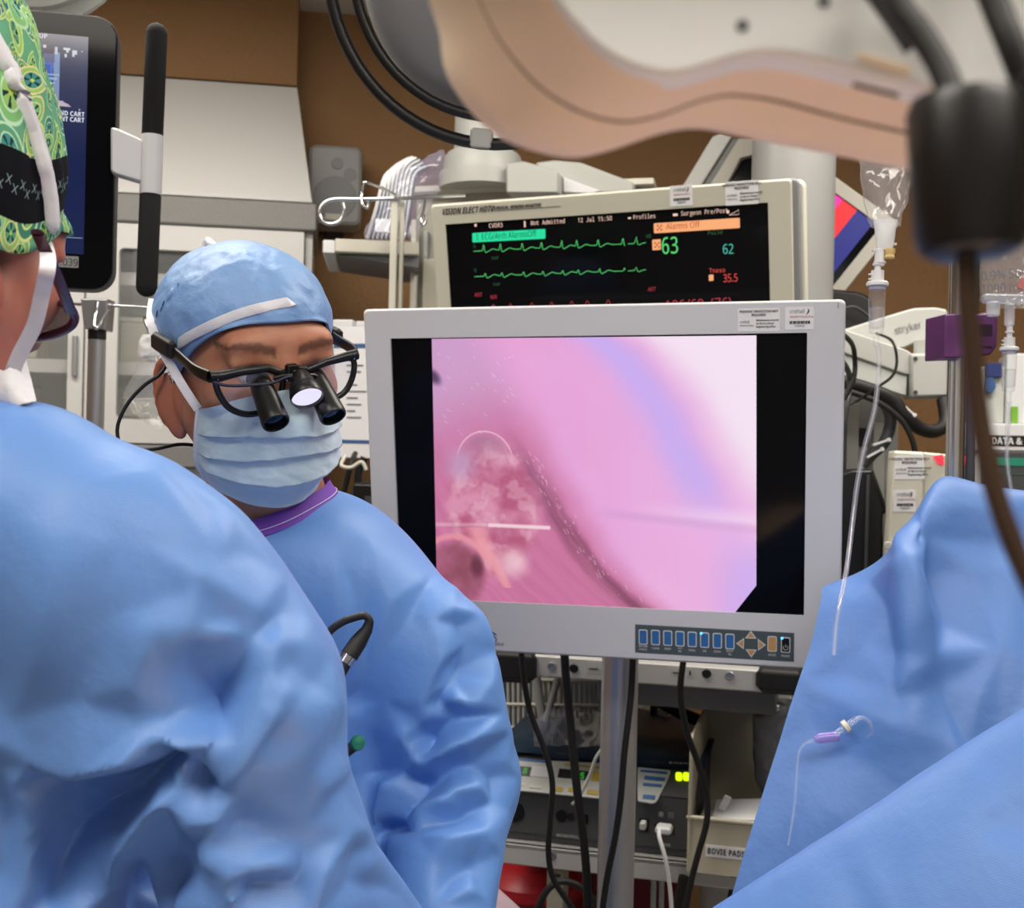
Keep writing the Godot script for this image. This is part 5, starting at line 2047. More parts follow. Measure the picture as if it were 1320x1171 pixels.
# ------------------------------------------------------------------ shelf unit far right behind the drips
func build_right_back() -> void:
	var t := frame(1300, 560, 2.5, -16.0)
	var o := thing("labelled_cabinet", "white equipment cabinet with a black label strip behind the drip stand", "cabinet", Transform3D(t.basis, t * Vector3(0.05, -t.origin.y, -0.15)))
	var X := o.transform.affine_inverse() * t
	var b := MB.new()
	b.X = X
	var l := on(t, 1244, 560).x
	var top := on(t, 1290, 546).y
	var shelf := on(t, 1290, 582).y
	b.box(Vector3(l + 0.25, (top + shelf) / 2, -0.15), Vector3(0.5, top - shelf, 0.32), 0.004)
	part(b, "upper_box", mats.white_plastic, o)
	b = MB.new()
	b.X = X
	b.box(Vector3(l + 0.03, (shelf - t.origin.y) / 2, -0.15), Vector3(0.06, shelf + t.origin.y, 0.3), 0.004)
	b.box(Vector3(l + 0.28, (shelf - t.origin.y) / 2, -0.29), Vector3(0.44, shelf + t.origin.y, 0.02), 0.002)
	b.box(Vector3(l + 0.28, on(t, 1290, 668).y - 0.2, -0.15), Vector3(0.44, 0.4, 0.28), 0.002)
	part(b, "frame_sides", mats.boom_grey, o)
	b = MB.new()
	b.X = X
	pbox(b, t, 1262, 561, 1360, 577, 0.0105, 0.001, 0.0)
	var lab := part(b, "label_strip", mats.black_plastic, o, "black label strip")
	var cc := onp(t, 1280, 568, 0.0118)
	text("DATA & SURGICAL", 0.0145, mats.label_white, o, X * onp(t, 1277, 568.5, 0.0112), Basis(), false, 0.9, 600)
	# red glow lamp on its left post
	b = MB.new()
	b.X = X
	b.tube(PackedVector3Array([onp(t, 1246.5, 588, 0.012), onp(t, 1246, 600, 0.012)]), [0.0055, 0.0035], 8)
	part(b, "signal_light", mats.red_led, o, "small red light")
	# monitor with a green band in the bay
	var mt := frame(1300, 600, 2.4, -16.0)
	o = thing("bay_monitor", "small monitor with a green band in the white cabinet's bay", "monitor", mt)
	b = MB.new()
	pbox(b, mt, 1270, 581, 1372, 664, 0.0, 0.06, 0.004)
	part(b, "housing", mats.dark_grey, o)
	b = MB.new()
	pbox(b, mt, 1284, 590, 1368, 602, 0.002, 0.003, 0.0)
	part(b, "screen_band", glow("band_green", rgb(40, 170, 130), 0.5), o, "green band")
	b = MB.new()
	b.tube(PackedVector3Array([onp(mt, 1284, 610, 0.001), onp(mt, 1300, 610.5, 0.001), onp(mt, 1303, 606, 0.001), onp(mt, 1306, 612, 0.001), onp(mt, 1330, 611, 0.001)]), 0.0008, 4)
	part(b, "screen_trace", mats.screen_green_dim, o)
	# boxes standing on top
	var bt := frame(1290, 520, 2.52, -16.0)
	var specs := [[1262, 472, 1295, 545, mats.panel_grey, "pale grey carton on the labelled cabinet"], [1298, 455, 1360, 545, mats.white_plastic, "white carton on the labelled cabinet, behind the second drip chamber"]]
	for k in 2:
		var q: Array = specs[k]
		var c := on(bt, (q[0] + q[2]) / 2.0, q[3])
		o = thing("supply_carton", q[5], "box", Transform3D(bt.basis, bt * Vector3(c.x, top + t.origin.y - bt.origin.y, -0.08)))
		X = o.transform.affine_inverse() * bt
		b = MB.new()
		b.X = X
		var p := on(bt, q[0], q[1])
		var r := on(bt, q[2], q[3])
		b.box(Vector3((p.x + r.x) / 2, (p.y + top + t.origin.y - bt.origin.y) / 2, -0.08), Vector3(r.x - p.x, p.y - (top + t.origin.y - bt.origin.y), 0.14), 0.004)
		part(b, "carton", q[4], o)
		b = MB.new()
		b.X = X
		if k == 0:
			pbox(b, bt, 1270, 468, 1292, 486, 0.004, 0.014, 0.001)
			part(b, "blue_print", glow_free("print_navy", rgb(28, 46, 110)), o, "navy blue print")
			b = MB.new()
			b.X = X
			b.prism(soften(poly(bt, [[1270, 488], [1280, 486], [1284, 500], [1276, 508], [1268, 504]], 0.002), 0.004), 0.004, -0.01, 0.001)
			part(b, "blue_flap", mats.ink_blue, o, "blue flap")
		else:
			pbox(b, bt, 1304, 524, 1312, 546, 0.003, 0.013, 0.001)
			part(b, "green_tab", glow_free("tab_green", rgb(120, 180, 50)), o, "green tab")

func glow_free(called: String, c: Color) -> StandardMaterial3D:
	return mat(called, c, 0.5)

# ------------------------------------------------------------------ drips
func drip_set(d: float, x: float, y: float, s: float, label: String, tube_pts: Array) -> void:
	# x, y: picture point of the chamber's collar; s scales picture pixels
	var o := thing("drip_chamber", label, "drip chamber", Transform3D(Basis(), P(x, y + 75 * s, d)))
	var u := d / F * s
	var c := P(x, y, d)
	var b := mb_for(o)
	b.lathe(PackedVector2Array([Vector2(0, 2 * u), Vector2(12 * u, 2 * u), Vector2(14 * u, 0), Vector2(14 * u, -3.5 * u), Vector2(10 * u, -4.5 * u)]), Transform3D(Basis(), c), 24)
	part(b, "collar", mats.white_plastic, o, "white collar")
	b = mb_for(o)
	b.lathe(PackedVector2Array([Vector2(0, 40 * u), Vector2(4 * u, 40 * u), Vector2(4.4 * u, 26 * u), Vector2(6.5 * u, 25 * u), Vector2(6.5 * u, 23 * u), Vector2(4 * u, 22 * u), Vector2(4 * u, 17 * u), Vector2(8 * u, 16 * u), Vector2(8 * u, 2 * u)]), Transform3D(Basis(), c), 20)
	b.box(c + Vector3(-9 * u, 11 * u, 0), Vector3(5 * u, 2 * u, 4 * u), 0.0003)
	b.box(c + Vector3(-9 * u, 5 * u, 0), Vector3(5 * u, 2 * u, 4 * u), 0.0003)
	part(b, "spike", mats.white_plastic, o, "white spike")
	b = mb_for(o)
	b.lathe(PackedVector2Array([Vector2(11 * u, -3 * u), Vector2(10.5 * u, -30 * u), Vector2(9.5 * u, -58 * u), Vector2(8.5 * u, -64 * u), Vector2(4 * u, -66 * u), Vector2(3.6 * u, -82 * u), Vector2(0, -82 * u)]), Transform3D(Basis(), c), 28)
	part(b, "chamber", mats.clear_plastic, o, "clear chamber")
	b = mb_for(o)
	b.lathe(PackedVector2Array([Vector2(0, -32 * u), Vector2(9.4 * u, -32 * u), Vector2(8.6 * u, -57 * u), Vector2(0, -60 * u)]), Transform3D(Basis(), c), 20)
	part(b, "fluid", pane("fluid", Color(0.82, 0.84, 0.88), 0.12, 0.03), o)
	b = mb_for(o)
	b.lathe(PackedVector2Array([Vector2(10.9 * u, -3.2 * u), Vector2(10.9 * u, -9 * u)]), Transform3D(Basis(), c), 24)
	part(b, "chamber_lip", pane("lip_lavender", Color(0.74, 0.76, 0.88), 0.5, 0.1), o)
	var lp := [[x, y + 80 * s, d]]
	lp.append_array(tube_pts)
	var w := curve(path(lp), 8)
	var low := w[w.size() - 1]
	o = thing("drip_tube", "clear drip tubing running down from " + label.replace("clear drip chamber", "the chamber"), "tube", Transform3D(Basis(), low))
	b = mb_for(o)
	b.tube(w, 0.0027, 10, false)
	part(b, "tubing", pane("tube_clear", Color(0.9, 0.92, 0.97), 0.12, 0.03), o)
	b = mb_for(o)
	b.tube(w, 0.0009, 6, false)
	part(b, "fluid_line", pane("fluid_core", Color(0.95, 0.96, 1.0), 0.25, 0.05), o)

func build_drips() -> void:
	drip_set(1.25, 1131, 365, 1.0, "clear drip chamber below the nearly empty bag", [[1133, 470, 1.25], [1128, 525, 1.25], [1115, 575, 1.25], [1105, 625, 1.25], [1098, 680, 1.24], [1091, 735, 1.22], [1082, 780, 1.2], [1077, 815, 1.195], [1075, 845, 1.19]])
	drip_set(1.42, 1301, 449, 0.86, "clear drip chamber under the printed bag by the purple clamp", [[1300, 540, 1.42], [1298, 590, 1.42], [1303, 630, 1.42], [1306, 660, 1.42]])
	# nearly empty bag
	var o := thing("drip_bag", "crumpled nearly empty clear drip bag with a yellow port", "bag", Transform3D(Basis(), P(1138, 320, 1.25)))
	var b := mb_for(o)
	b.sheet(pouch_rows([[140, 1104, 1190], [200, 1109, 1182], [225, 1110, 1177], [255, 1113, 1170], [280, 1120, 1162], [292, 1124, 1159]], 1.25, 0.014, 0.0045, 12, 40), Vector3.ZERO, true)
	part(b, "bag_film", mats.clear_film, o, "crumpled clear film")
	b = mb_for(o)
	b.sheet(pouch_rows([[284, 1126, 1157], [300, 1128, 1154], [316, 1130, 1152], [323, 1130, 1150]], 1.25, 0.008, 0.0006, 13), Vector3.ZERO, true)
	b.box(P(1152, 315, 1.25), Vector3(0.006, 0.0024, 0.004), 0.0005)
	b.box(P(1128, 323, 1.25), Vector3(0.006, 0.0024, 0.004), 0.0005)
	part(b, "spout", pane("spout_white", Color(0.94, 0.95, 0.97), 0.5, 0.15), o, "milky spout")
	b = mb_for(o)
	b.lathe(cyl(6 * 1.25 / F, 22 * 1.25 / F, 0.0005), Transform3D(Basis(), P(1134, 343, 1.25)), 16)
	b.lathe(cyl(8 * 1.25 / F, 3 * 1.25 / F, 0.0005), Transform3D(Basis(), P(1134, 340, 1.25)), 16)
	part(b, "port", mats.white_plastic, o)
	b = mb_for(o)
	b.lathe(PackedVector2Array([Vector2(0, 0), Vector2(0.005, 0), Vector2(0.0056, 0.0016), Vector2(0.0045, 0.004), Vector2(0.0054, 0.0065), Vector2(0.0054, 0.0105), Vector2(0, 0.0115)]), aim(P(1146.5, 333.5, 1.245), Vector3(0.05, 1, 0)), 18)
	part(b, "injection_port", mats.port_yellow, o, "yellow rubber port")
	# second, printed bag
	o = thing("drip_bag", "clear printed drip bag hanging by the purple clamp", "bag", Transform3D(Basis(), P(1300, 400, 1.42)))
	b = mb_for(o)
	b.sheet(pouch_rows([[230, 1262, 1372], [300, 1262, 1374], [350, 1264, 1374], [376, 1264, 1372], [388, 1268, 1366], [395, 1274, 1350]], 1.42, 0.022, 0.006, 22, 40), Vector3.ZERO, true)
	part(b, "bag_film", mats.clear_film, o)
	b = mb_for(o)
	b.box(P(1318, 386, 1.41), Vector3(0.1, 0.011, 0.02), 0.004)
	part(b, "bag_seal", pane("seal_pale", Color(0.84, 0.88, 0.93), 0.3, 0.1), o)
	text("0.9% Sodium", 0.011, mats.ink_soft, o, o.transform.affine_inverse() * P(1264, 357, 1.385), Basis(Vector3.BACK, 0.12), false, 0.9)
	text("1000 mL", 0.011, mats.ink_soft, o, o.transform.affine_inverse() * P(1264, 374, 1.385), Basis(Vector3.BACK, 0.1), false, 0.9)
	b = mb_for(o)
	b.lathe(cyl(0.008, 0.018, 0.002), Transform3D(Basis(), P(1280, 408, 1.42)), 14)
	part(b, "port", pane("spout_white", Color(0.94, 0.95, 0.97), 0.5, 0.15), o)
	b = mb_for(o)
	b.lathe(cyl(0.006, 0.028, 0.002), Transform3D(Basis(), P(1301, 421, 1.42)), 14)
	part(b, "port", pane("port_clear", Color(0.94, 0.95, 0.97), 0.35, 0.1), o)
	b = mb_for(o)
	b.box(P(1318, 366, 1.385), Vector3(0.01, 0.014, 0.002), 0.001, Basis(Vector3.BACK, -0.4))
	part(b, "red_mark", mats.ink_red, o)
	# stand with the clamp
	var g := P(1233, 500, 1.5)
	o = thing("drip_stand", "polished drip stand carrying a purple clamp beside the blue drape", "stand", Transform3D(Basis(), Vector3(g.x, 0, g.z)))
	b = MB.new()
	b.lathe(cyl(0.0118, 2.12, 0.001), Transform3D(Basis(), Vector3(0, 0.06, 0)), 26)
	part(b, "pole", mats.chrome, o)
	b = MB.new()
	b.lathe(cyl(0.006, 2.0, 0.001), Transform3D(Basis(), Vector3(0.0175, 0.06, 0.006)), 16)
	part(b, "inner_pole", mats.dark_grey, o)
	b = mb_for(o)
	var tp := g
	tp.y = 2.17
	b.tube(curve(PackedVector3Array([tp, tp + Vector3(0.06, 0.02, 0.05), tp + Vector3(0.1, 0.0, 0.09), tp + Vector3(0.12, 0.03, 0.1)])), 0.004, 8)
	b.tube(curve(PackedVector3Array([tp, tp + Vector3(-0.06, 0.02, 0.1), tp + Vector3(-0.1, 0.0, 0.23), tp + Vector3(-0.12, 0.03, 0.25)])), 0.004, 8)
	part(b, "hooks", mats.chrome, o)
	for k in 5:
		b = MB.new()
		var dir := Vector3(cos(TAU * k / 5.0 + 0.3), 0, sin(TAU * k / 5.0 + 0.3))
		b.tube(PackedVector3Array([Vector3(0, 0.09, 0), dir * 0.26 + Vector3(0, 0.012, 0)]), [0.018, 0.012], 8)
		part(b, "leg", mats.chrome, o)
	var ct := frame(1240, 432, 1.47, 6.0)
	o = thing("pole_clamp", "purple plastic clamp gripping the polished drip stand", "clamp", ct)
	b = MB.new()
	b.prism(soften(poly(ct, [[1218, 405], [1243, 404], [1246, 404], [1246, 461], [1217, 462]]), 0.002), 0.0, -0.055, 0.002)
	part(b, "jaw", mats.clamp_purple, o)
	b = MB.new()
	b.prism(soften(poly(ct, [[1244, 405], [1262, 404], [1282, 402], [1288, 408], [1286, 446], [1278, 458], [1244, 460]], -0.012), 0.004), -0.012, -0.045, 0.003)
	var lv := part(b, "lever", mats.clamp_purple, o)
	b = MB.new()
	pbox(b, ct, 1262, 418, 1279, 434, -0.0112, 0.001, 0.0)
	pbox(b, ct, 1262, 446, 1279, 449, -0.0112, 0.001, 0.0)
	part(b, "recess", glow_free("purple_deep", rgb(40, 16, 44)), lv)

# ------------------------------------------------------------------ cloth from rows of [x, y, distance]
func grid_points(rows: Array, nu: int, nv: int) -> Array:
	var h := rows.size()
	var w: int = rows[0].size()
	var pts := []
	for r in rows:
		pts.append(path(r))
	var out := []
	for j in nv + 1:
		var fv := float(j) / nv * (h - 1)
		var jv := mini(int(fv), h - 2)
		var tv := fv - jv
		var line := PackedVector3Array()
		for i in nu + 1:
			var fu := float(i) / nu * (w - 1)
			var iu := mini(int(fu), w - 2)
			var tu := fu - iu
			var c := []
			for q in range(-1, 3):
				var rj: PackedVector3Array = pts[clampi(jv + q, 0, h - 1)]
				c.append(rj[iu].cubic_interpolate(rj[iu + 1], rj[maxi(iu - 1, 0)], rj[mini(iu + 2, w - 1)], tu))
			line.append(c[1].cubic_interpolate(c[2], c[0], c[3], tv))
		out.append(line)
	return out

func grid_mesh(rows: Array) -> Array:
	var vs := PackedVector3Array()
	var w: int = rows[0].size()
	for r in rows:
		vs.append_array(r)
	var ii := PackedInt32Array()
	for j in rows.size() - 1:
		for i in w - 1:
			var a := j * w + i
			ii.append_array([a, a + 1, a + w + 1, a, a + w + 1, a + w])
	# clockwise seen from the camera
	var ns := smooth_normals(vs, ii)
	var s := 0.0
	for k in range(0, vs.size(), 7):
		s += ns[k].dot(EYE - vs[k])
	if s < 0:
		for k in range(0, ii.size(), 3):
			var q := ii[k]
			ii[k] = ii[k + 1]
			ii[k + 1] = q
	return [vs, ii]

# folds: [[picture points], half width, height, sharpness]; pushed along the surface where the line of sight meets it
func fold_mesh(vs: PackedVector3Array, ii: PackedInt32Array, folds: Array, rough := 0.0, freq := 9.0, seed_ := 1) -> PackedVector3Array:
	var mb := MB.new()
	var ns := smooth_normals(vs, ii)
	mb.raw(vs, ns, ii)
	var tm := mb.mesh().generate_triangle_mesh()
	var add := PackedFloat32Array()
	add.resize(vs.size())
	for f in folds:
		var pts := PackedVector3Array()
		var c2 := spread(f[0], maxi(6, f[0].size() * 4))
		for q in c2:
			var hit: Dictionary = tm.intersect_ray(EYE, ray(q.x, q.y).normalized())
			if hit and hit.has("position"):
				pts.append(hit.position)
		if pts.size() < 2:
			continue
		var w: float = f[1]
		var h: float = f[2]
		var sharp: float = f[3] if f.size() > 3 else 0.25
		var lo := pts[0]
		var hi := pts[0]
		for p in pts:
			lo = lo.min(p)
			hi = hi.max(p)
		var box := AABB(lo, hi - lo).grow(w)
		var m := pts.size()
		for i in vs.size():
			var p := vs[i]
			if not box.has_point(p):
				continue
			var best := 1e9
			var at := 0.0
			for k in m - 1:
				var a := pts[k]
				var ab := pts[k + 1] - a
				var t := clampf((p - a).dot(ab) / maxf(ab.length_squared(), 1e-9), 0.0, 1.0)
				var dd := (p - a - ab * t).length_squared()
				if dd < best:
					best = dd
					at = (k + t) / (m - 1)
			best = sqrt(best)
			if best < w:
				var x := best / w
				var e := sharp
				var prof := 1.0 - (sqrt(x * x + e * e) - e) / (sqrt(1.0 + e * e) - e)
				var ends := smoothstep(0.0, 0.16, at) * smoothstep(1.0, 0.84, at)
				add[i] += h * prof * (0.15 + 0.85 * ends)
	var n1 := FastNoiseLite.new()
	n1.seed = seed_
	n1.frequency = freq
	n1.fractal_octaves = 3
	for i in vs.size():
		var k := add[i]
		if rough > 0.0:
			k += rough * (1.0 - 2.2 * absf(n1.get_noise_3d(vs[i].x, vs[i].y * 0.6, vs[i].z)))
		vs[i] += ns[i] * k
	return relax(vs, ii, 1, 0.5)

# creased cloth: flat facets spanned between given points [x, y, millimetres out]; kept on a grid of 3 pixels
const GW := 480
const GH := 440
func facet_map(pts: Array) -> PackedFloat32Array:
	var p2 := PackedVector2Array()
	for p in pts:
		p2.append(Vector2(p[0], p[1]))
	var tr := Geometry2D.triangulate_delaunay(p2)
	var m := PackedFloat32Array()
	m.resize(GW * GH)
	for k in range(0, tr.size(), 3):
		var a := p2[tr[k]]
		var b := p2[tr[k + 1]]
		var c := p2[tr[k + 2]]
		var den := (b.y - c.y) * (a.x - c.x) + (c.x - b.x) * (a.y - c.y)
		if absf(den) < 0.001:
			continue
		var x0 := maxi(int((minf(a.x, minf(b.x, c.x)) + 60) / 3.0), 0)
		var x1 := mini(int((maxf(a.x, maxf(b.x, c.x)) + 60) / 3.0) + 1, GW - 1)
		var y0 := maxi(int(minf(a.y, minf(b.y, c.y)) / 3.0), 0)
		var y1 := mini(int(maxf(a.y, maxf(b.y, c.y)) / 3.0) + 1, GH - 1)
		for y in range(y0, y1 + 1):
			for x in range(x0, x1 + 1):
				var q := Vector2(x * 3.0 - 60.0, y * 3.0)
				var u := ((b.y - c.y) * (q.x - c.x) + (c.x - b.x) * (q.y - c.y)) / den
				var v := ((c.y - a.y) * (q.x - c.x) + (a.x - c.x) * (q.y - c.y)) / den
				if u >= -0.001 and v >= -0.001 and u + v <= 1.001:
					m[y * GW + x] = u * pts[tr[k]][2] + v * pts[tr[k + 1]][2] + (1.0 - u - v) * pts[tr[k + 2]][2]
	return m

func crease(vs: PackedVector3Array, ii: PackedInt32Array, pts: Array, smooth := 1, gain := 1.0) -> PackedVector3Array:
	var m := facet_map(pts)
	var ns := smooth_normals(vs, ii)
	for i in vs.size():
		var r := vs[i] - EYE
		var facing := -ns[i].dot(r.normalized())
		if facing <= 0.0:
			continue
		var x := r.x / -r.z
		var y := r.y / -r.z
		var px := CX + F * (x * cos(ROLL) + y * sin(ROLL))
		var py := CY - F * (-x * sin(ROLL) + y * cos(ROLL))
		var gx := (px + 60.0) / 3.0
		var gy := py / 3.0
		if gx < 1 or gy < 1 or gx > GW - 3 or gy > GH - 3:
			continue
		var ix := int(gx)
		var iy := int(gy)
		var at := iy * GW + ix
		var o := lerpf(lerpf(m[at], m[at + 1], gx - ix), lerpf(m[at + GW], m[at + GW + 1], gx - ix), gy - iy)
		vs[i] += ns[i] * o * 0.001 * gain * smoothstep(0.0, 0.3, facing)
	return relax(vs, ii, smooth, 0.5)

func cloth_part(vs: PackedVector3Array, ii: PackedInt32Array, called: String, m: Material, parent: Node3D, thick := 0.0015, cols := PackedColorArray()) -> void:
	var ns := smooth_normals(vs, ii)
	var b := mb_for(parent)
	b.raw(vs, ns, ii, cols)
	if thick > 0.0:
		var v2 := PackedVector3Array()
		var n2 := PackedVector3Array()
		var i2 := PackedInt32Array()
		for i in vs.size():
			v2.append(vs[i] - ns[i] * thick)
			n2.append(-ns[i])
		for k in range(0, ii.size(), 3):
			i2.append_array([ii[k], ii[k + 2], ii[k + 1]])
		b.raw(v2, n2, i2, cols)
	part(b, called, m, parent)

func build_drapes() -> void:
	# sheet hung over a bar
	var o := thing("surgical_drape", "tall blue drape sheet hung over a bar below the drips", "drape", Transform3D(Basis(), Vector3(P(1150, 900, 1.25).x, 0.0, -1.25)))
	var rows := [
		[[1080, 790, 1.36], [1120, 770, 1.36], [1155, 742, 1.37], [1190, 700, 1.38], [1218, 650, 1.38], [1268, 656, 1.38], [1335, 666, 1.38], [1540, 680, 1.38]],
		[[1062, 757, 1.305], [1110, 737, 1.31], [1148, 710, 1.315], [1180, 662, 1.32], [1212, 616, 1.325], [1265, 624, 1.325], [1330, 634, 1.325], [1540, 650, 1.325]],
		[[1056, 780, 1.275], [1103, 766, 1.27], [1142, 740, 1.262], [1174, 702, 1.25], [1206, 672, 1.275], [1265, 680, 1.285], [1330, 690, 1.285], [1540, 700, 1.285]],
		[[1042, 840, 1.25], [1090, 832, 1.24], [1132, 815, 1.222], [1170, 792, 1.205], [1204, 772, 1.24], [1266, 775, 1.25], [1332, 782, 1.245], [1540, 790, 1.24]],
		[[1012, 930, 1.22], [1070, 930, 1.205], [1125, 922, 1.185], [1175, 905, 1.175], [1220, 890, 1.19], [1275, 880, 1.2], [1340, 880, 1.19], [1540, 880, 1.18]],
		[[978, 1035, 1.19], [1045, 1045, 1.175], [1110, 1040, 1.16], [1170, 1030, 1.15], [1225, 1010, 1.15], [1285, 1000, 1.15], [1350, 990, 1.145], [1540, 985, 1.14]],
		[[940, 1160, 1.16], [1015, 1170, 1.15], [1085, 1170, 1.14], [1150, 1165, 1.13], [1220, 1150, 1.12], [1290, 1130, 1.11], [1360, 1115, 1.1], [1540, 1110, 1.1]],
		[[905, 1290, 1.14], [985, 1300, 1.13], [1060, 1300, 1.12], [1140, 1300, 1.11], [1220, 1290, 1.1], [1300, 1280, 1.09], [1370, 1270, 1.08], [1540, 1270, 1.08]],
	]
	var g := grid_mesh(grid_points(rows, 96, 110))
	var vs := crease(g[0], g[1], [[1212, 616, 0], [1180, 660, 0], [1165, 688, 8], [1171, 730, 13], [1181, 790, 13], [1194, 850, 8], [1205, 885, 0], [1190, 690, -6], [1199, 740, -7], [1214, 800, -3], [1145, 720, 0], [1140, 780, -4], [1150, 840, -5], [1160, 900, -2], [1198, 692, -3], [1260, 697, -4], [1325, 703, -4], [1400, 708, -4], [1230, 655, 2], [1300, 664, 2], [1400, 680, 2], [1250, 735, 3], [1310, 742, 3], [1032, 880, 4], [1090, 907, 5], [1150, 935, 5], [1232, 968, 5], [1080, 872, 0], [1150, 892, 0], [1050, 940, -1], [1120, 985, -2], [1000, 1000, 0], [1100, 1060, 3], [1180, 1050, 0], [1062, 757, 0], [1040, 840, 0], [1000, 960, 0], [960, 1070, 0], [930, 1170, 0], [1340, 760, 0], [1285, 845, 8], [1262, 900, 6], [1245, 960, 0], [1335, 860, 0], [1300, 940, -3], [1102, 780, 4], [1085, 830, 5], [1060, 862, 4], [1120, 750, 0], [1110, 830, -1], [1330, 632, 0], [1370, 900, 0], [1280, 1040, 0], [1100, 1200, 0], [1370, 1200, 0], [1370, 640, 0]], 1, 1.5)
	vs = fold_mesh(vs, g[1], [], 0.0008, 5.0, 31)
	cloth_part(vs, g[1], "cloth", mats.drape_blue, o)
	var bar := MB.new()
	bar.X = o.transform.affine_inverse()
	bar.tube(PackedVector3Array([P(1205, 632, 1.35), P(1440, 668, 1.35)]), 0.008, 10)
	bar.tube(PackedVector3Array([P(1400, 668, 1.355), Vector3(P(1400, 668, 1.355).x, 0.0, -1.36)]), 0.01, 10)
	part(bar, "drape_bar", mats.steel, o)
	# nearer sheet with its rounded upper edge
	o = thing("surgical_drape", "blue drape with a long slanting edge lying before the tall drape", "drape", Transform3D(Basis(), Vector3(P(1150, 1200, 0.8).x, 0.0, -0.8)))
	var edge := [[820, 1232], [900, 1184], [945, 1155], [1000, 1120], [1060, 1082], [1130, 1037], [1185, 1000], [1250, 956], [1330, 906], [1430, 842], [1600, 735]]
	rows = []
	for k in 7:
		var r := []
		for i in edge.size():
			var f := i / 10.0
			var d0 := 0.87 - 0.06 * f
			var e: Array = edge[i]
			var dd: float = [0.09, 0.03, 0.0, -0.016, -0.04, -0.07, -0.11][k]
			var dy: float = [52, 10, 0, 12, 70, 170, 330][k]
			r.append([e[0] + dy * 0.1, e[1] + dy, d0 + dd])
		rows.append(r)
	g = grid_mesh(grid_points(rows, 100, 70))
	var folds := [
		[[[1010, 1112], [1080, 1080], [1130, 1046]], 0.012, 0.002, 0.3],
		[[[1180, 1005], [1188, 1012], [1200, 1030]], 0.012, -0.004, 0.3],
		[[[1275, 1050], [1300, 1065], [1335, 1080]], 0.02, -0.003, 0.2],
		[[[940, 1171], [1000, 1130], [1020, 1150]], 0.03, 0.003, 0.3],
		[[[1100, 1160], [1200, 1110], [1330, 1050]], 0.06, 0.003, 0.4],
	]
	vs = fold_mesh(g[0], g[1], folds, 0.0012, 7.0, 17)
	cloth_part(vs, g[1], "cloth", mats.drape_blue, o)
	# line connector lying on the drape
	o = thing("line_connector", "clear and purple line connector lying on the tall blue drape", "connector", Transform3D(Basis(), P(1075, 950, 1.185)))
	var b := mb_for(o)
	var d := 1.172
	b.tube(PackedVector3Array([P(1050, 954, d), P(1056, 952, d), P(1072, 950, d), P(1081, 950, d)]), [0.003, 0.0052, 0.0052, 0.0044], 12)
	part(b, "purple_body", mats.luer_purple, o, "purple body")
	b = mb_for(o)
	b.tube(PackedVector3Array([P(1038, 958.5, d), P(1044, 956.5, d), P(1051, 954.5, d)]), [0.0012, 0.0024, 0.0024], 10)
	b.tube(PackedVector3Array([P(1075, 948, d), P(1087, 939, d), P(1100, 930, d), P(1106, 926, d)]), [0.0032, 0.0036, 0.0036, 0.003], 10)
	part(b, "clear_body", mats.clear_plastic, o)
	b = mb_for(o)
	b.tube(PackedVector3Array([P(1088, 938.5, d), P(1093, 935, d)]), 0.0066, 10)
	part(b, "valve_ring", mats.cream_light, o, "cream valve ring")
	b = mb_for(o)
	b.tube(curve(path([[1105, 926, d], [1114, 926, d], [1122, 933, d], [1124, 945, d + 0.003], [1118, 952, d + 0.006]])), 0.0022, 8)
	part(b, "loop_line", pane("tube_clear", Color(0.9, 0.92, 0.97), 0.12, 0.03), o)
	b = mb_for(o)
	b.tube(curve(path([[1038, 958.5, d], [1030, 970, d], [1027, 1000, d - 0.004], [1024, 1040, d - 0.006], [1016, 1090, d - 0.01]])), 0.0014, 8)
	part(b, "thin_line", pane("tube_clear", Color(0.9, 0.92, 0.97), 0.12, 0.03), o)

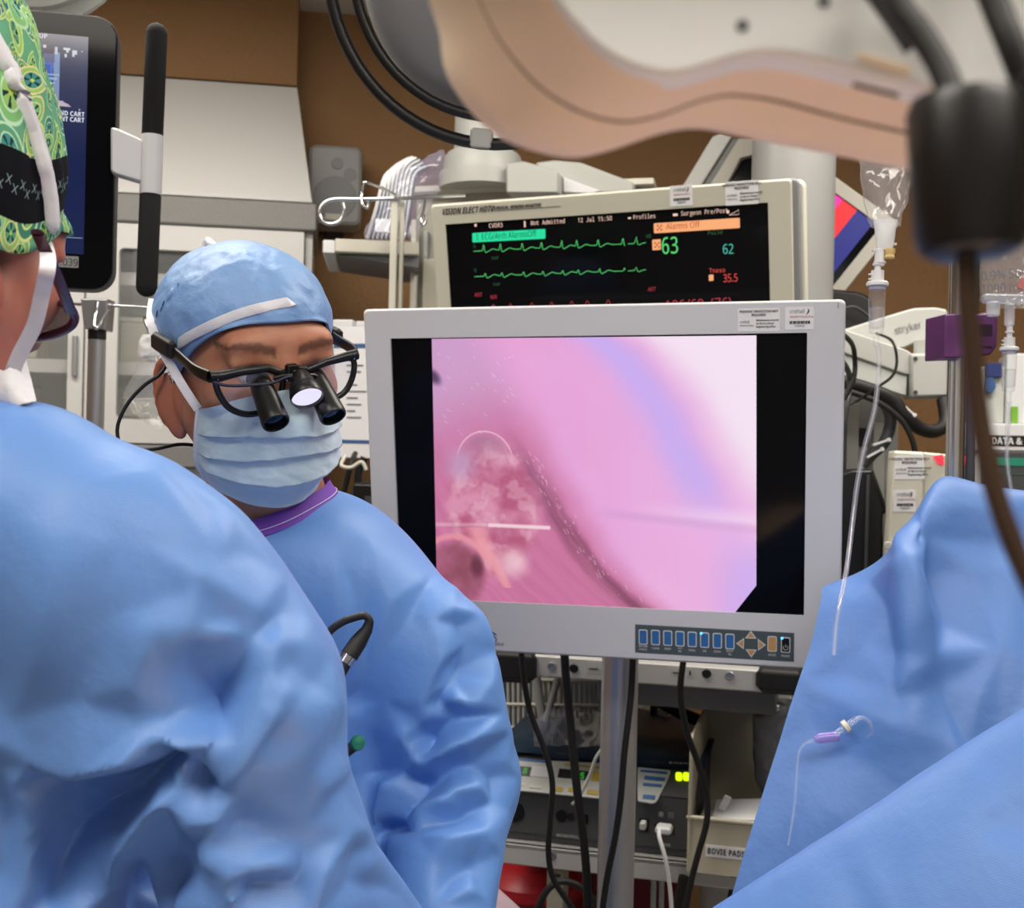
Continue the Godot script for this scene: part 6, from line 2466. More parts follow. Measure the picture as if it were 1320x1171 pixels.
# ------------------------------------------------------------------ below the monitors
func build_lower_shelves() -> void:
	var t := frame(800, 1040, 1.95, -15.0)
	var gy := -t.origin.y
	# rail shelf over the generator
	var o := thing("rail_shelf", "cream fronted boom shelf under the large monitor with black corner bumpers", "shelf", t)
	var b := MB.new()
	var a := on(t, 640, 844)
	var e := on(t, 1010, 900)
	var y1 := on(t, 735, 848, 0.03).y
	var y0 := on(t, 735, 875.5, 0.03).y
	b.box(Vector3((a.x + e.x) / 2, (y0 + y1) / 2, 0.01), Vector3(e.x - a.x, y1 - y0, 0.04), 0.003)
	var rail := part(b, "front_rail", mats.shelf_steel, o, "cream front rail")
	b = MB.new()
	b.box(Vector3((a.x + e.x) / 2, y1 - 0.006, -0.18), Vector3(e.x - a.x, 0.012, 0.36), 0.002)
	part(b, "board", mats.shelf_steel, o)
	b = MB.new()
	var p := on(t, 702, 877, -0.02)
	var q := on(t, 975, 914, -0.02)
	b.box(Vector3((p.x + 0.04 + q.x) / 2 + 0.04, (y0 - 0.05 + y0) / 2, -0.2), Vector3(q.x - p.x - 0.06, 0.046, 0.34), 0.003)
	part(b, "drawer_box", mats.mid_grey, o, "grey drawer box")
	for k in 2:
		b = MB.new()
		if k == 0:
			pbox(b, t, 632, 838, 688, 884, 0.05, 0.1, 0.012)
		else:
			pbox(b, t, 974, 860, 1036, 900, 0.05, 0.1, 0.012)
		part(b, "corner_bumper", mats.black_rubber, o, "black corner bumper")
	for s in [[711.5, 859], [940.5, 871]]:
		b = MB.new()
		b.lathe(PackedVector2Array([Vector2(0.0075, 0), Vector2(0.0075, 0.002), Vector2(0.0055, 0.003), Vector2(0.005, 0.001), Vector2(0, 0.001)]), Transform3D(Basis(Vector3.RIGHT, Vector3.BACK, Vector3.UP), onp(t, s[0], s[1], 0.03)), 14)
		part(b, "screw", mats.steel, o)
	for s in [[740, 861.5], [911, 868.5]]:
		b = MB.new()
		b.lathe(cyl(0.0076, 0.003, 0.001), Transform3D(Basis(Vector3.RIGHT, Vector3.BACK, Vector3.UP), onp(t, s[0], s[1], 0.03)), 16)
		part(b, "plug", mats.black_plastic, o, "black plug")
	for pq in [[756, 854, 775, 869], [864, 861, 877, 873], [885, 862, 894, 874]]:
		b = MB.new()
		pbox(b, t, pq[0], pq[1], pq[2], pq[3], 0.0305, 0.001, 0.0)
		part(b, "pictogram_plate", mats.boom_grey, o)
	b = MB.new()
	b.tube(PackedVector3Array([onp(t, 759, 861.8, 0.031), onp(t, 771, 862.4, 0.031)]), 0.0012, 5)
	b.tube(PackedVector3Array([onp(t, 867, 867, 0.031), onp(t, 875, 867.4, 0.031)]), 0.0012, 5)
	b.tube(PackedVector3Array([onp(t, 889.5, 865, 0.031), onp(t, 889.5, 871, 0.031)]), 0.0016, 5)
	part(b, "pictogram", mats.dark_grey, o)
	# uprights to the lower shelf
	b = MB.new()
	b.box(Vector3(a.x + 0.03, y1 - 0.12, -0.33), Vector3(0.03, 0.22, 0.03), 0.003)
	b.box(Vector3(e.x - 0.01, y1 - 0.12, -0.33), Vector3(0.03, 0.22, 0.03), 0.003)
	part(b, "upright", mats.boom_grey, o)
	# lower steel shelf
	var sy := on(t, 800, 1104).y
	var sb := on(t, 800, 1131).y
	o = thing("steel_shelf", "steel shelf carrying the electrosurgical generator", "shelf", Transform3D(t.basis, t * Vector3(0, gy, 0)))
	var X := o.transform.affine_inverse() * t
	b = MB.new()
	b.X = X
	b.box(Vector3(0.01, (sy + sb) / 2, -0.006), Vector3(0.46, sy - sb, 0.012), 0.002)
	b.box(Vector3(0.01, sy - 0.004, -0.2), Vector3(0.46, 0.008, 0.4), 0.001)
	part(b, "tray", mats.shelf_steel, o)
	for s in [[711.5, 1103], [945, 1126]]:
		b = MB.new()
		b.X = X
		b.lathe(PackedVector2Array([Vector2(0.0075, 0), Vector2(0.0075, 0.002), Vector2(0.005, 0.003), Vector2(0.0045, 0.001), Vector2(0, 0.001)]), Transform3D(Basis(Vector3.RIGHT, Vector3.BACK, Vector3.UP), onp(t, s[0], s[1], 0.0)), 14)
		part(b, "screw", mats.mid_grey, o)
	for sx in [-0.2, 0.22]:
		b = MB.new()
		b.X = X
		b.box(Vector3(sx, (sy + gy) / 2 - 0.01, -0.3), Vector3(0.04, sy - gy - 0.02, 0.04), 0.003)
		part(b, "leg", mats.steel, o)
	# generator
	var gl := on(t, 628, 1050).x
	var gr := on(t, 898, 1050).x
	var h1 := on(t, 850, 1026, -0.02).y
	var ht := on(t, 850, 983, -0.07).y
	o = thing("electrosurgical_generator", "dark grey electrosurgical generator with coloured keys under a blue cover", "generator", Transform3D(t.basis, t * Vector3((gl + gr) / 2, sy, -0.2)))
	X = o.transform.affine_inverse() * t
	b = MB.new()
	b.X = X
	b.box(Vector3((gl + gr) / 2, (h1 + sy + 0.012) / 2, -0.2), Vector3(gr - gl, h1 - sy - 0.012, 0.36), 0.004)
	b.box(Vector3((gl + gr) / 2, sy + 0.007, -0.2), Vector3(gr - gl - 0.01, 0.013, 0.35), 0.002)
	part(b, "lower_housing", mats.esu_grey, o)
	# slanted control face
	var slant := Transform3D(t.basis, t.origin) * Transform3D(Basis(Vector3.RIGHT, atan2(-(0.05), ht - h1)), Vector3(0, h1, -0.02))
	b = MB.new()
	b.X = X
	var ht2 := ht
	b.face([Vector3(gl, h1, -0.02), Vector3(gr, h1, -0.02), Vector3(gr, ht2, -0.07), Vector3(gl, ht2, -0.07)], Vector3(0, 0.05, ht - h1).normalized())
	b.face([Vector3(gl, ht2, -0.07), Vector3(gr, ht2, -0.07), Vector3(gr, ht2, -0.38), Vector3(gl, ht2, -0.38)], Vector3.UP)
	b.face([Vector3(gr, h1, -0.02), Vector3(gr, ht2, -0.07), Vector3(gr, ht2, -0.38), Vector3(gr, h1, -0.38)], Vector3.RIGHT)
	b.face([Vector3(gl, h1, -0.02), Vector3(gl, ht2, -0.07), Vector3(gl, ht2, -0.38), Vector3(gl, h1, -0.38)], Vector3.LEFT)
	b.face([Vector3(gl, h1, -0.38), Vector3(gl, ht2, -0.38), Vector3(gr, ht2, -0.38), Vector3(gr, h1, -0.38)], Vector3.FORWARD)
	part(b, "upper_housing", mats.dark_grey, o)
	b = MB.new()
	b.X = X
	var cover := []
	var ng := FastNoiseLite.new()
	ng.seed = 40
	ng.frequency = 9.0
	for j in 12:
		var line := PackedVector3Array()
		for i in 20:
			var u := i / 19.0
			var v := j / 11.0
			var pp := Vector3(lerpf(gl - 0.012, gr + 0.006, u), ht2 + 0.006 + 0.02 * exp(-pow((u - 0.45) / 0.22, 2)) * smoothstep(0, 0.5, v), lerpf(-0.055, -0.39, v))
			pp.y += 0.006 * ng.get_noise_2d(pp.x, pp.z * 0.5) + (0.0 if j > 0 else -0.008)
			line.append(pp)
		cover.append(line)
	b.sheet(cover, Vector3.UP, false, false, 0.002)
	part(b, "blue_cover", mats.esu_blue_top, o, "dark blue cover sheet")
	var S := func() -> MB:
		var k := MB.new()
		k.X = o.transform.affine_inverse() * slant
		return k
	b = S.call()
	b.prism(poly(slant, [[650, 979], [779, 985], [779, 1031], [646, 1018]]), 0.002, -0.001, 0.0005)
	part(b, "left_plate", mats.panel_grey, o, "pale key plate")
	b = S.call()
	b.prism(soften(poly(slant, [[822, 990], [865, 994], [860, 1008], [847, 1034], [842, 1037], [822, 1034]]), 0.004), 0.002, -0.001, 0.0005)
	part(b, "right_plate", mats.panel_grey, o, "pale key plate")
	var keys := [
		[[650, 976, 711, 984], "key_blue"], [[728, 984, 777, 991], "key_yellow"], [[764, 993, 778, 1008], "key_yellow"],
		[[826, 992, 860, 998], "key_blue"], [[831, 1000, 857, 1007], "key_blue"], [[829, 1009, 853, 1015], "key_blue"], [[829, 1024, 844, 1031], "key_blue"],
		[[652, 1008, 676, 1013], "cream_light"], [[683, 1012, 697, 1017], "cream_light"], [[717, 1014, 725, 1021], "key_yellow"], [[733, 1015, 747, 1022], "key_yellow"], [[757, 1018, 771, 1025], "key_yellow"],
		[[686, 987, 709, 1003], "white_plastic"],
	]
	for k in keys:
		b = S.call()
		var r: Array = k[0]
		pbox(b, slant, r[0], r[1], r[2], r[3], 0.0035, 0.003, 0.0005)
		part(b, "key", mats[k[1]], o)
	for r in [[650, 986, 684, 1001], [721, 991, 758, 1006]]:
		b = S.call()
		pbox(b, slant, r[0], r[1], r[2], r[3], 0.003, 0.002, 0.0)
		part(b, "digit_window", mats.black_plastic, o, "black digit window")
	text("35", 0.0125, mats.green_digit, o, (o.transform.affine_inverse() * slant) * onp(slant, 741, 999.5, 0.0034), (o.transform.basis.inverse() * slant.basis), false, 0.9, 700)
	text("8", 0.0125, mats.green_digit, o, (o.transform.affine_inverse() * slant) * onp(slant, 674, 994, 0.0034), (o.transform.basis.inverse() * slant.basis), false, 0.9, 700)
	for k in 2:
		b = S.call()
		b.prism(soften(poly(slant, [[871 + 9.5 * k, 997], [879.5 + 9.5 * k, 997.5], [879.5 + 9.5 * k, 1007.5], [871 + 9.5 * k, 1007]]), 0.004), 0.004, -0.001, 0.001)
		part(b, "status_light", mats.lime_led, o, "bright lime light")
	text("FORCE", 0.006, mats.boom_grey, o, (o.transform.affine_inverse() * slant) * onp(slant, 862, 984, 0.002), o.transform.basis.inverse() * slant.basis, false, 1.5, 600)
	# sockets on the vertical front
	var front := t * Transform3D(Basis(), Vector3(0, 0, -0.02))
	var R := func() -> MB:
		var k := MB.new()
		k.X = o.transform.affine_inverse() * front
		return k
	var sock := [[664, 1047, 13.0], [724, 1052, 8.0], [736, 1053, 5.0]]
	for s in sock:
		b = R.call()
		b.lathe(PackedVector2Array([Vector2(s[2] * 0.0013, 0), Vector2(s[2] * 0.0013, 0.002), Vector2(s[2] * 0.0011, 0.0025), Vector2(0, 0.0012)]), Transform3D(Basis(Vector3.RIGHT, Vector3.BACK, Vector3.UP), onp(front, s[0], s[1], 0.0)), 20)
		part(b, "socket", mats.black_plastic, o)
	for r in [[750, 1050, 758, 1063], [824, 1055, 836, 1073], [844, 1062, 868, 1076]]:
		b = R.call()
		pbox(b, front, r[0], r[1], r[2], r[3], 0.002, 0.003, 0.0005)
		part(b, "socket", mats.black_plastic, o)
	for r in [[848, 1046, 856, 1055], [861, 1047, 869, 1056]]:
		b = R.call()
		pbox(b, front, r[0], r[1], r[2], r[3], 0.001, 0.002, 0.0)
		part(b, "pictogram", mats.mid_grey, o)
	b = R.call()
	b.lathe(cyl(0.004, 0.001, 0.0003), Transform3D(Basis(Vector3.RIGHT, Vector3.BACK, Vector3.UP), onp(front, 852, 1050, 0.001)), 12)
	part(b, "pictogram", mats.boom_grey, o)
	text("MONOPOLAR 1", 0.0055, mats.boom_grey, o, (o.transform.affine_inverse() * front) * onp(front, 717, 1077, 0.001), Basis(), false, 1.0, 600)
	text("REM", 0.0055, mats.boom_grey, o, (o.transform.affine_inverse() * front) * onp(front, 852, 1089, 0.001), Basis(), false, 1.0, 600)
	# plugs and white cable
	var wc := thing("white_cable", "white plug and cable hanging from the generator's front", "cable", Transform3D(Basis(), P(868, 1180, 1.86)))
	b = mb_for(wc)
	b.box(P(856, 1069, 1.9), Vector3(0.027, 0.012, 0.03), 0.004, t.basis)
	part(b, "plug", mats.white_plastic, wc)
	b = mb_for(wc)
	b.tube(curve(path([[850, 1070, 1.885], [850, 1080, 1.87], [857, 1105, 1.86], [863, 1140, 1.86], [866, 1180, 1.86], [868, 1260, 1.86]])), 0.0034, 8)
	part(b, "sheath", mats.white_plastic, wc)
	var wp := thing("instrument_plug", "small pale plug in the socket beside the pole", "plug", Transform3D(t.basis, P(829, 1064, 1.9)))
	b = MB.new()
	b.box(Vector3.ZERO, Vector3(0.01, 0.012, 0.02), 0.002)
	part(b, "plug_body", mats.boom_grey, wp)
	var rod := thing("thin_steel_rod", "thin bent pale rod leaning on the generator's front", "rod", Transform3D(Basis(), P(747, 1028, 1.86)))
	b = mb_for(rod)
	b.tube(curve(path([[738, 1037, 1.88], [746, 1028, 1.87], [760, 1000, 1.87], [768, 978, 1.87], [779, 962, 1.87]])), 0.0028, 8)
	part(b, "shaft", mats.boom_grey, rod)
	# open bin
	var bt := t * Transform3D(Basis(), Vector3(0, 0, 0.045))
	var bl := on(bt, 886, 1060).x
	var bbm := on(bt, 950, 1118, 0.0).y
	bbm = sy + 0.001
	o = thing("pad_bin", "beige open-front storage bin labelled for pads on the steel shelf", "bin", Transform3D(t.basis, t * Vector3(bl + 0.09, sy, -0.1)))
	X = o.transform.affine_inverse() * t
	var B2 := func() -> MB:
		var k := MB.new()
		k.X = X
		return k
	var lip := on(bt, 945, 1060).y
	var topb := on(bt, 888, 950).y
	var midy := on(bt, 884, 1050).y
	b = B2.call()
	b.box(Vector3(bl + 0.09, bbm + 0.004, -0.1), Vector3(0.18, 0.006, 0.28), 0.001)
	part(b, "base", mats.bin_beige, o)
	b = B2.call()
	b.box(Vector3(bl + 0.09, (bbm + lip) / 2, 0.04), Vector3(0.18, lip - bbm, 0.005), 0.001)
	b.box(Vector3(bl + 0.09, lip, 0.042), Vector3(0.184, 0.006, 0.01), 0.002)
	var lipn := part(b, "front_lip", mats.bin_beige, o)
	for s in 2:
		b = B2.call()
		var sx: float = bl + [0.003, 0.177][s]
		var old := b.X
		b.X = b.X * Transform3D(Basis(Vector3.UP, PI / 2), Vector3(sx, 0, 0))
		# local x = -z of the shelf
		b.prism(PackedVector2Array([Vector2(-0.042, bbm), Vector2(-0.046, midy), Vector2(-0.04, topb - 0.004), Vector2(-0.03, topb), Vector2(0.24, topb), Vector2(0.24, bbm)]), 0.0025, -0.0025, 0.001)
		b.X = old
		part(b, "side_wall", mats.bin_beige, o)
	b = B2.call()
	b.box(Vector3(bl + 0.09, (bbm + topb) / 2, -0.24), Vector3(0.18, topb - bbm, 0.005), 0.001)
	part(b, "back_wall", mats.bin_beige, o)
	b = B2.call()
	b.box(Vector3(bl + 0.062, (bbm + lip) / 2 - 0.006, 0.0432), Vector3(0.064, 0.0185, 0.001), 0.0)
	part(b, "paper_label", mats.label_white, o, "white label")
	text("BOVIE PADS", 0.0095, mats.ink, o, X * Vector3(bl + 0.062, (bbm + lip) / 2 - 0.006, 0.0442), Basis(), false, 0.8, 700, true)
	var wpk := thing("pad_packet", "white paper packet lying in the beige bin", "packet", Transform3D(t.basis, t * Vector3(bl + 0.1, bbm + 0.02, -0.05)))
	b = MB.new()
	b.X = wpk.transform.affine_inverse() * t
	b.box(Vector3(bl + 0.1, lip + 0.002, -0.02), Vector3(0.13, 0.008, 0.09), 0.003, Basis.from_euler(Vector3(0.1, 0, 0.12)))
	b.box(Vector3(bl + 0.055, lip + 0.014, -0.005), Vector3(0.012, 0.03, 0.004), 0.0015, Basis.from_euler(Vector3(0.3, 0, -0.4)))
	part(b, "paper", mats.label_white, wpk)
	b = MB.new()
	b.X = wpk.transform.affine_inverse() * t
	b.box(Vector3(bl + 0.09, (bbm + lip) / 2 + 0.002, -0.04), Vector3(0.15, lip - bbm - 0.02, 0.1), 0.004)
	part(b, "packet_body", mats.cream_plastic, wpk)
	var gf := thing("grey_film_bag", "dark grey crumpled film bag behind the beige bin", "bag", Transform3D(Basis(), P(985, 1030, 1.98)))
	b = mb_for(gf)
	b.sheet(pouch_rows([[905, 985, 1030], [925, 972, 1030], [960, 972, 1028], [1000, 975, 1024], [1035, 985, 1018]], 1.98, 0.05, 0.012, 15), Vector3.ZERO, true)
	part(b, "film", mats.grey_film, gf)
	# plastic film heap on the generator's top left
	var pf := thing("film_wrap", "lavender plastic wrap lying on the generator's blue cover", "wrap", Transform3D(Basis(), P(730, 940, 2.15)))
	b = mb_for(pf)
	var hr := []
	for j in 9:
		var line := PackedVector3Array()
		for i in 16:
			var u := i / 15.0
			var v := j / 8.0
			var q2 := P(lerpf(688, 782, u), lerpf(962, 926, v) - 14.0 * sin(PI * u) * v, lerpf(1.98, 2.2, v))
			q2 += Vector3(0, 0.006, 0.004) * ng.get_noise_2d(u * 0.4, v * 0.1) * 2.0
			line.append(q2)
		hr.append(line)
	b.sheet(hr, Vector3.UP)
	part(b, "film", mats.lavender_film, pf)
	# wire basket behind
	var wb := frame(715, 905, 2.3, -12.0)
	o = thing("wire_basket", "pale ribbed wire basket behind the boom shelf", "basket", wb)
	for k in 18:
		b = MB.new()
		var x := 655.0 + k * 6.6
		b.tube(PackedVector3Array([onp(wb, x, 872, 0.0), onp(wb, x + 0.6, 942, 0.0)]), 0.0034, 6)
		part(b, "rod", mats.boom_grey, o)
	for y in [876.0, 908.0, 938.0]:
		b = MB.new()
		b.tube(PackedVector3Array([onp(wb, 650, y, 0.003), onp(wb, 772, y + 2, 0.003)]), 0.0035, 6)
		part(b, "rail", mats.cream_light, o)
	b = MB.new()
	pbox(b, wb, 648, 872, 775, 944, -0.15, 0.01, 0.0)
	part(b, "back_plate", mats.control_grey, o)
	b = MB.new()
	b.tube(PackedVector3Array([onp(wb, 691, 872, 0.03), onp(wb, 700, 935, 0.03)]), 0.009, 8)
	b.tube(PackedVector3Array([onp(wb, 720, 872, 0.04), onp(wb, 702, 935, 0.04)]), 0.007, 8)
	part(b, "brace", mats.column_grey, o)
	var adp := frame(858, 925, 2.3, -14.0)
	o = thing("power_adapter", "cream power adapter block on the generator's dark bay", "adapter", adp)
	b = MB.new()
	pbox(b, adp, 845, 914, 862, 945, 0.0, 0.03, 0.003)
	part(b, "block", mats.cream_plastic, o)
	b = MB.new()
	pbox(b, adp, 838, 908, 846, 938, 0.004, 0.02, 0.002)
	part(b, "plug_end", mats.black_plastic, o)
	# red containers below
	var rt := frame(690, 1140, 2.1, -12.0)
	var ry := on(rt, 690, 1090).y
	o = thing("sharps_container", "red sharps container with a knobbed lid under the steel shelf", "container", Transform3D(rt.basis, rt * Vector3(0, -rt.origin.y, -0.1)))
	X = o.transform.affine_inverse() * rt
	b = MB.new()
	b.X = X
	b.lathe(PackedVector2Array([Vector2(0, -rt.origin.y), Vector2(0.085, -rt.origin.y), Vector2(0.1, on(rt, 690, 1160).y)]), Transform3D(Basis(), Vector3(-0.02, 0, -0.1)), 32)
	part(b, "tub", mats.red_dark, o)
	b = MB.new()
	b.X = X
	var ly := on(rt, 690, 1160).y
	b.lathe(PackedVector2Array([Vector2(0.104, ly - 0.01), Vector2(0.104, ly + 0.01), Vector2(0.085, ly + 0.03), Vector2(0.045, ly + 0.042), Vector2(0.0, ly + 0.042)]), Transform3D(Basis(), Vector3(-0.02, 0, -0.1)), 32)
	part(b, "lid", mats.red_plastic, o, "red lid")
	b = MB.new()
	b.X = X
	b.lathe(cyl(0.02, 0.03, 0.003), Transform3D(Basis(), Vector3(-0.012, ly + 0.03, -0.05)), 20)
	b.lathe(cyl(0.014, 0.09, 0.003), Transform3D(Basis(), Vector3(0.008, ly + 0.03, -0.15)), 20)
	part(b, "knob", mats.red_plastic, o)
	var rb := frame(840, 1140, 2.25, -12.0)
	o = thing("red_waste_bin", "dark red waste bin standing behind the pole", "bin", Transform3D(rb.basis, rb * Vector3(0, -rb.origin.y, 0)))
	b = MB.new()
	b.X = o.transform.affine_inverse() * rb
	var rx0 := on(rb, 716, 1140).x
	var rx1 := on(rb, 880, 1140).x
	var rtop := on(rb, 840, 1085).y
	b.box(Vector3((rx0 + rx1) / 2, (rtop - rb.origin.y) / 2, -0.12), Vector3(rx1 - rx0, rtop + rb.origin.y, 0.24), 0.01)
	part(b, "body", mats.red_dark, o)
	b = MB.new()
	b.X = o.transform.affine_inverse() * rb
	b.box(Vector3((rx0 + rx1) / 2, rtop, -0.12), Vector3(rx1 - rx0 + 0.02, 0.02, 0.26), 0.006)
	part(b, "rim", mats.red_plastic, o)
	var cb := frame(708, 1150, 2.05, -12.0)
	o = thing("cream_module", "cream module standing between the red containers", "module", Transform3D(cb.basis, cb * Vector3(0, -cb.origin.y, 0)))
	b = MB.new()
	b.X = o.transform.affine_inverse() * cb
	b.box(Vector3(0.01, (on(cb, 708, 1122).y - cb.origin.y) / 2, -0.03), Vector3(0.03, on(cb, 708, 1122).y + cb.origin.y, 0.06), 0.003)
	part(b, "case", mats.cream_plastic, o)
	b = MB.new()
	b.X = o.transform.affine_inverse() * cb
	b.box(Vector3(0.01, on(cb, 708, 1128).y, 0.002), Vector3(0.02, 0.004, 0.004), 0.0005)
	part(b, "slot", mats.dark_grey, o)
	var pt := frame(938, 1160, 2.1, -12.0)
	o = thing("pale_canister", "pale canister standing under the right end of the steel shelf", "canister", Transform3D(Basis(), Vector3(pt.origin.x, 0, pt.origin.z)))
	b = MB.new()
	b.lathe(PackedVector2Array([Vector2(0, 0), Vector2(0.05, 0), Vector2(0.05, P(938, 1132, 2.1).y), Vector2(0.04, P(938, 1128, 2.1).y), Vector2(0, P(938, 1128, 2.1).y)]), Transform3D(), 26)
	part(b, "body", mats.boom_grey, o)
	b = MB.new()
	b.lathe(cyl(0.02, 0.012, 0.002), Transform3D(Basis(), Vector3(0, P(938, 1128, 2.1).y, 0)), 20)
	part(b, "cap", mats.white_plastic, o)
	o = thing("twin_rails", "pair of slim grey rails standing before the red bin", "rails", Transform3D(Basis(), Vector3(P(848, 1150, 2.0).x, 0, -2.0)))
	for x in [843.0, 853.0]:
		b = mb_for(o)
		var q3 := P(x, 1126, 2.0)
		b.tube(PackedVector3Array([Vector3(q3.x, 0.0, q3.z), q3]), 0.0055, 8)
		part(b, "rail", mats.steel, o)
	var fs := thing("film_sheet", "translucent film edge lying below the surgeon's sleeve", "sheet", Transform3D(Basis(), P(650, 1171, 1.3)))
	b = mb_for(fs)
	b.sheet([PackedVector3Array([P(625, 1150, 1.3), P(640, 1143, 1.3), P(672, 1172, 1.28)]), PackedVector3Array([P(610, 1230, 1.2), P(650, 1230, 1.2), P(700, 1225, 1.2)])], Vector3(0, 0.5, 1), false, false, 0.0008)
	part(b, "film", mats.rose_film, fs)
	# black cables down the front
	cable("black_cable", "thin black cable snaking down left of the generator", [[672, 840, 1.7], [676, 880, 1.7], [684, 920, 1.7], [702, 968, 1.7], [712, 1010, 1.7], [709, 1060, 1.7], [707, 1100, 1.7], [714, 1135, 1.7], [740, 1175, 1.7], [770, 1230, 1.7]], 0.0044, mats.black_rubber)
	cable("black_cable", "thick black cable hanging straight left of the pole", [[727, 830, 1.68], [730, 880, 1.68], [737, 950, 1.68], [744, 1020, 1.68], [753, 1090, 1.68], [757, 1150, 1.68], [758, 1230, 1.68]], 0.0062, mats.black_rubber)
	cable("black_cable", "black cable hanging in front of the brushed pole", [[816, 845, 1.6], [813, 900, 1.6], [805, 970, 1.6], [800, 1030, 1.6], [793, 1080, 1.6], [783, 1130, 1.6], [776, 1180, 1.6], [772, 1240, 1.6]], 0.0046, mats.black_rubber)
	cable("black_cable", "black cable bowing out before the beige bin", [[881, 850, 1.78], [877, 895, 1.78], [886, 945, 1.78], [900, 985, 1.78], [911, 1025, 1.78], [911, 1060, 1.78], [899, 1105, 1.78], [888, 1150, 1.78], [880, 1200, 1.78]], 0.005, mats.black_rubber)
	cable("black_cable", "black cable looping over the sharps container", [[690, 1180, 1.95], [704, 1150, 1.95], [722, 1137, 1.95], [745, 1142, 1.95], [765, 1160, 1.95], [775, 1185, 1.95]], 0.006, mats.black_rubber)
	cable("black_cable", "black cable falling beside the twin rails", [[882, 1130, 1.9], [878, 1150, 1.9], [872, 1180, 1.9], [868, 1230, 1.9]], 0.009, mats.black_rubber)
	cable("black_cable", "short black cable hanging before the pale canister", [[944, 1136, 2.0], [941, 1155, 2.0], [936, 1175, 2.0], [934, 1200, 2.0]], 0.004, mats.black_rubber)
	cable("grey_hose", "grey folded hose running over the bay behind the bin", [[850, 905, 2.2], [890, 925, 2.2], [930, 935, 2.2], [975, 925, 2.2], [1010, 905, 2.2]], 0.012, mats.black_rubber)

# ------------------------------------------------------------------ people
# head axes: x to the person's left, y up, z out of the face; origin between the ears at eye height
func head_field(t: Transform3D, neck_to: Vector3, s := 1.0) -> Field:
	var f := Field.new()
	var q := func(x: float, y: float, z: float) -> Vector3: return t * (Vector3(x, y, z) * s)
	var bs := t.basis
	f.egg(q.call(0, 0.026, -0.013), Vector3(0.072, 0.078, 0.09) * s, 0.02, bs)
	f.egg(q.call(0, -0.028, 0.028), Vector3(0.06, 0.082, 0.06) * s, 0.03, bs)
	f.bone(q.call(-0.05, -0.055, 0.0), q.call(-0.012, -0.106, 0.066), 0.02 * s, 0.018 * s, 0.03)
	f.bone(q.call(0.05, -0.055, 0.0), q.call(0.012, -0.106, 0.066), 0.02 * s, 0.018 * s, 0.03)
	f.egg(q.call(0, -0.106, 0.07), Vector3(0.02, 0.016, 0.016) * s, 0.02, bs)
	f.bone(q.call(-0.042, 0.024, 0.074), q.call(0.042, 0.024, 0.074), 0.011 * s, 0.011 * s, 0.02)
	f.egg(q.call(-0.045, -0.026, 0.058), Vector3(0.02, 0.018, 0.018) * s, 0.025, bs)
	f.egg(q.call(0.045, -0.026, 0.058), Vector3(0.02, 0.018, 0.018) * s, 0.025, bs)
	f.bone(q.call(0, 0.004, 0.086), q.call(0, -0.034, 0.107), 0.008 * s, 0.0115 * s, 0.014)
	f.egg(q.call(-0.013, -0.037, 0.096), Vector3(0.009, 0.008, 0.009) * s, 0.008, bs)
	f.egg(q.call(0.013, -0.037, 0.096), Vector3(0.009, 0.008, 0.009) * s, 0.008, bs)
	f.egg(q.call(0, -0.066, 0.084), Vector3(0.022, 0.006, 0.01) * s, 0.01, bs)
	f.egg(q.call(0, -0.077, 0.083), Vector3(0.019, 0.006, 0.01) * s, 0.01, bs)
	f.bone(q.call(0, -0.05, -0.03), neck_to, 0.053 * s, 0.06 * s, 0.03)
	f.bone(q.call(-0.046, 0.009, 0.08), q.call(-0.018, 0.009, 0.086), 0.006 * s, 0.006 * s, 0.006)
	f.bone(q.call(0.046, 0.009, 0.08), q.call(0.018, 0.009, 0.086), 0.006 * s, 0.006 * s, 0.006)
	f.hole(q.call(-0.032, -0.003, 0.096), 0.013 * s)
	f.hole(q.call(0.032, -0.003, 0.096), 0.013 * s)
	return f

func ear_field(t: Transform3D, side: float, s := 1.0) -> Field:
	var f := Field.new()
	var o := Vector3(side * 0.07, -0.044, -0.006) * s
	var up := Vector3(0, 0.97, -0.2).normalized()
	var back := Vector3(side * 0.55, 0, -0.84).normalized()
	var outw := back.cross(up) * -side
	var q := func(u: float, v: float, w: float) -> Vector3: return t * (o + (back * u + up * v + outw * w) * s)
	var ring := []
	for k in 15:
		var a := lerpf(-2.5, 2.35, k / 14.0)
		var r := Vector2(0.0165, 0.031)
		ring.append(q.call(0.014 + r.x * cos(a), 0.002 + r.y * sin(a) + 0.003, 0.0065 + 0.004 * cos(a)))
	for k in 14:
		f.bone(ring[k], ring[k + 1], 0.0044 * s, 0.0044 * s, 0.003)
	var e := Basis(t.basis * back, t.basis * up, t.basis * outw)
	f.egg(q.call(0.012, 0.0, -0.001), Vector3(0.0135, 0.027, 0.003) * s, 0.002, e)
	f.egg(q.call(0.003, -0.027, 0.003), Vector3(0.009, 0.011, 0.005) * s, 0.004, e)
	f.egg(q.call(-0.002, -0.003, 0.004), Vector3(0.004, 0.008, 0.005) * s, 0.003, e)
	for k in 6:
		var a0 := lerpf(-1.5, 1.6, k / 6.0)
		var a1 := lerpf(-1.5, 1.6, (k + 1) / 6.0)
		f.bone(q.call(0.012 + 0.0085 * cos(a0), 0.001 + 0.018 * sin(a0), 0.005), q.call(0.012 + 0.0085 * cos(a1), 0.001 + 0.018 * sin(a1), 0.005), 0.003 * s, 0.003 * s, 0.002)
	f.egg(q.call(-0.01, 0, -0.003), Vector3(0.01, 0.022, 0.006) * s, 0.004, e)
	return f

func lin(c: Color) -> Color:
	return c.srgb_to_linear()

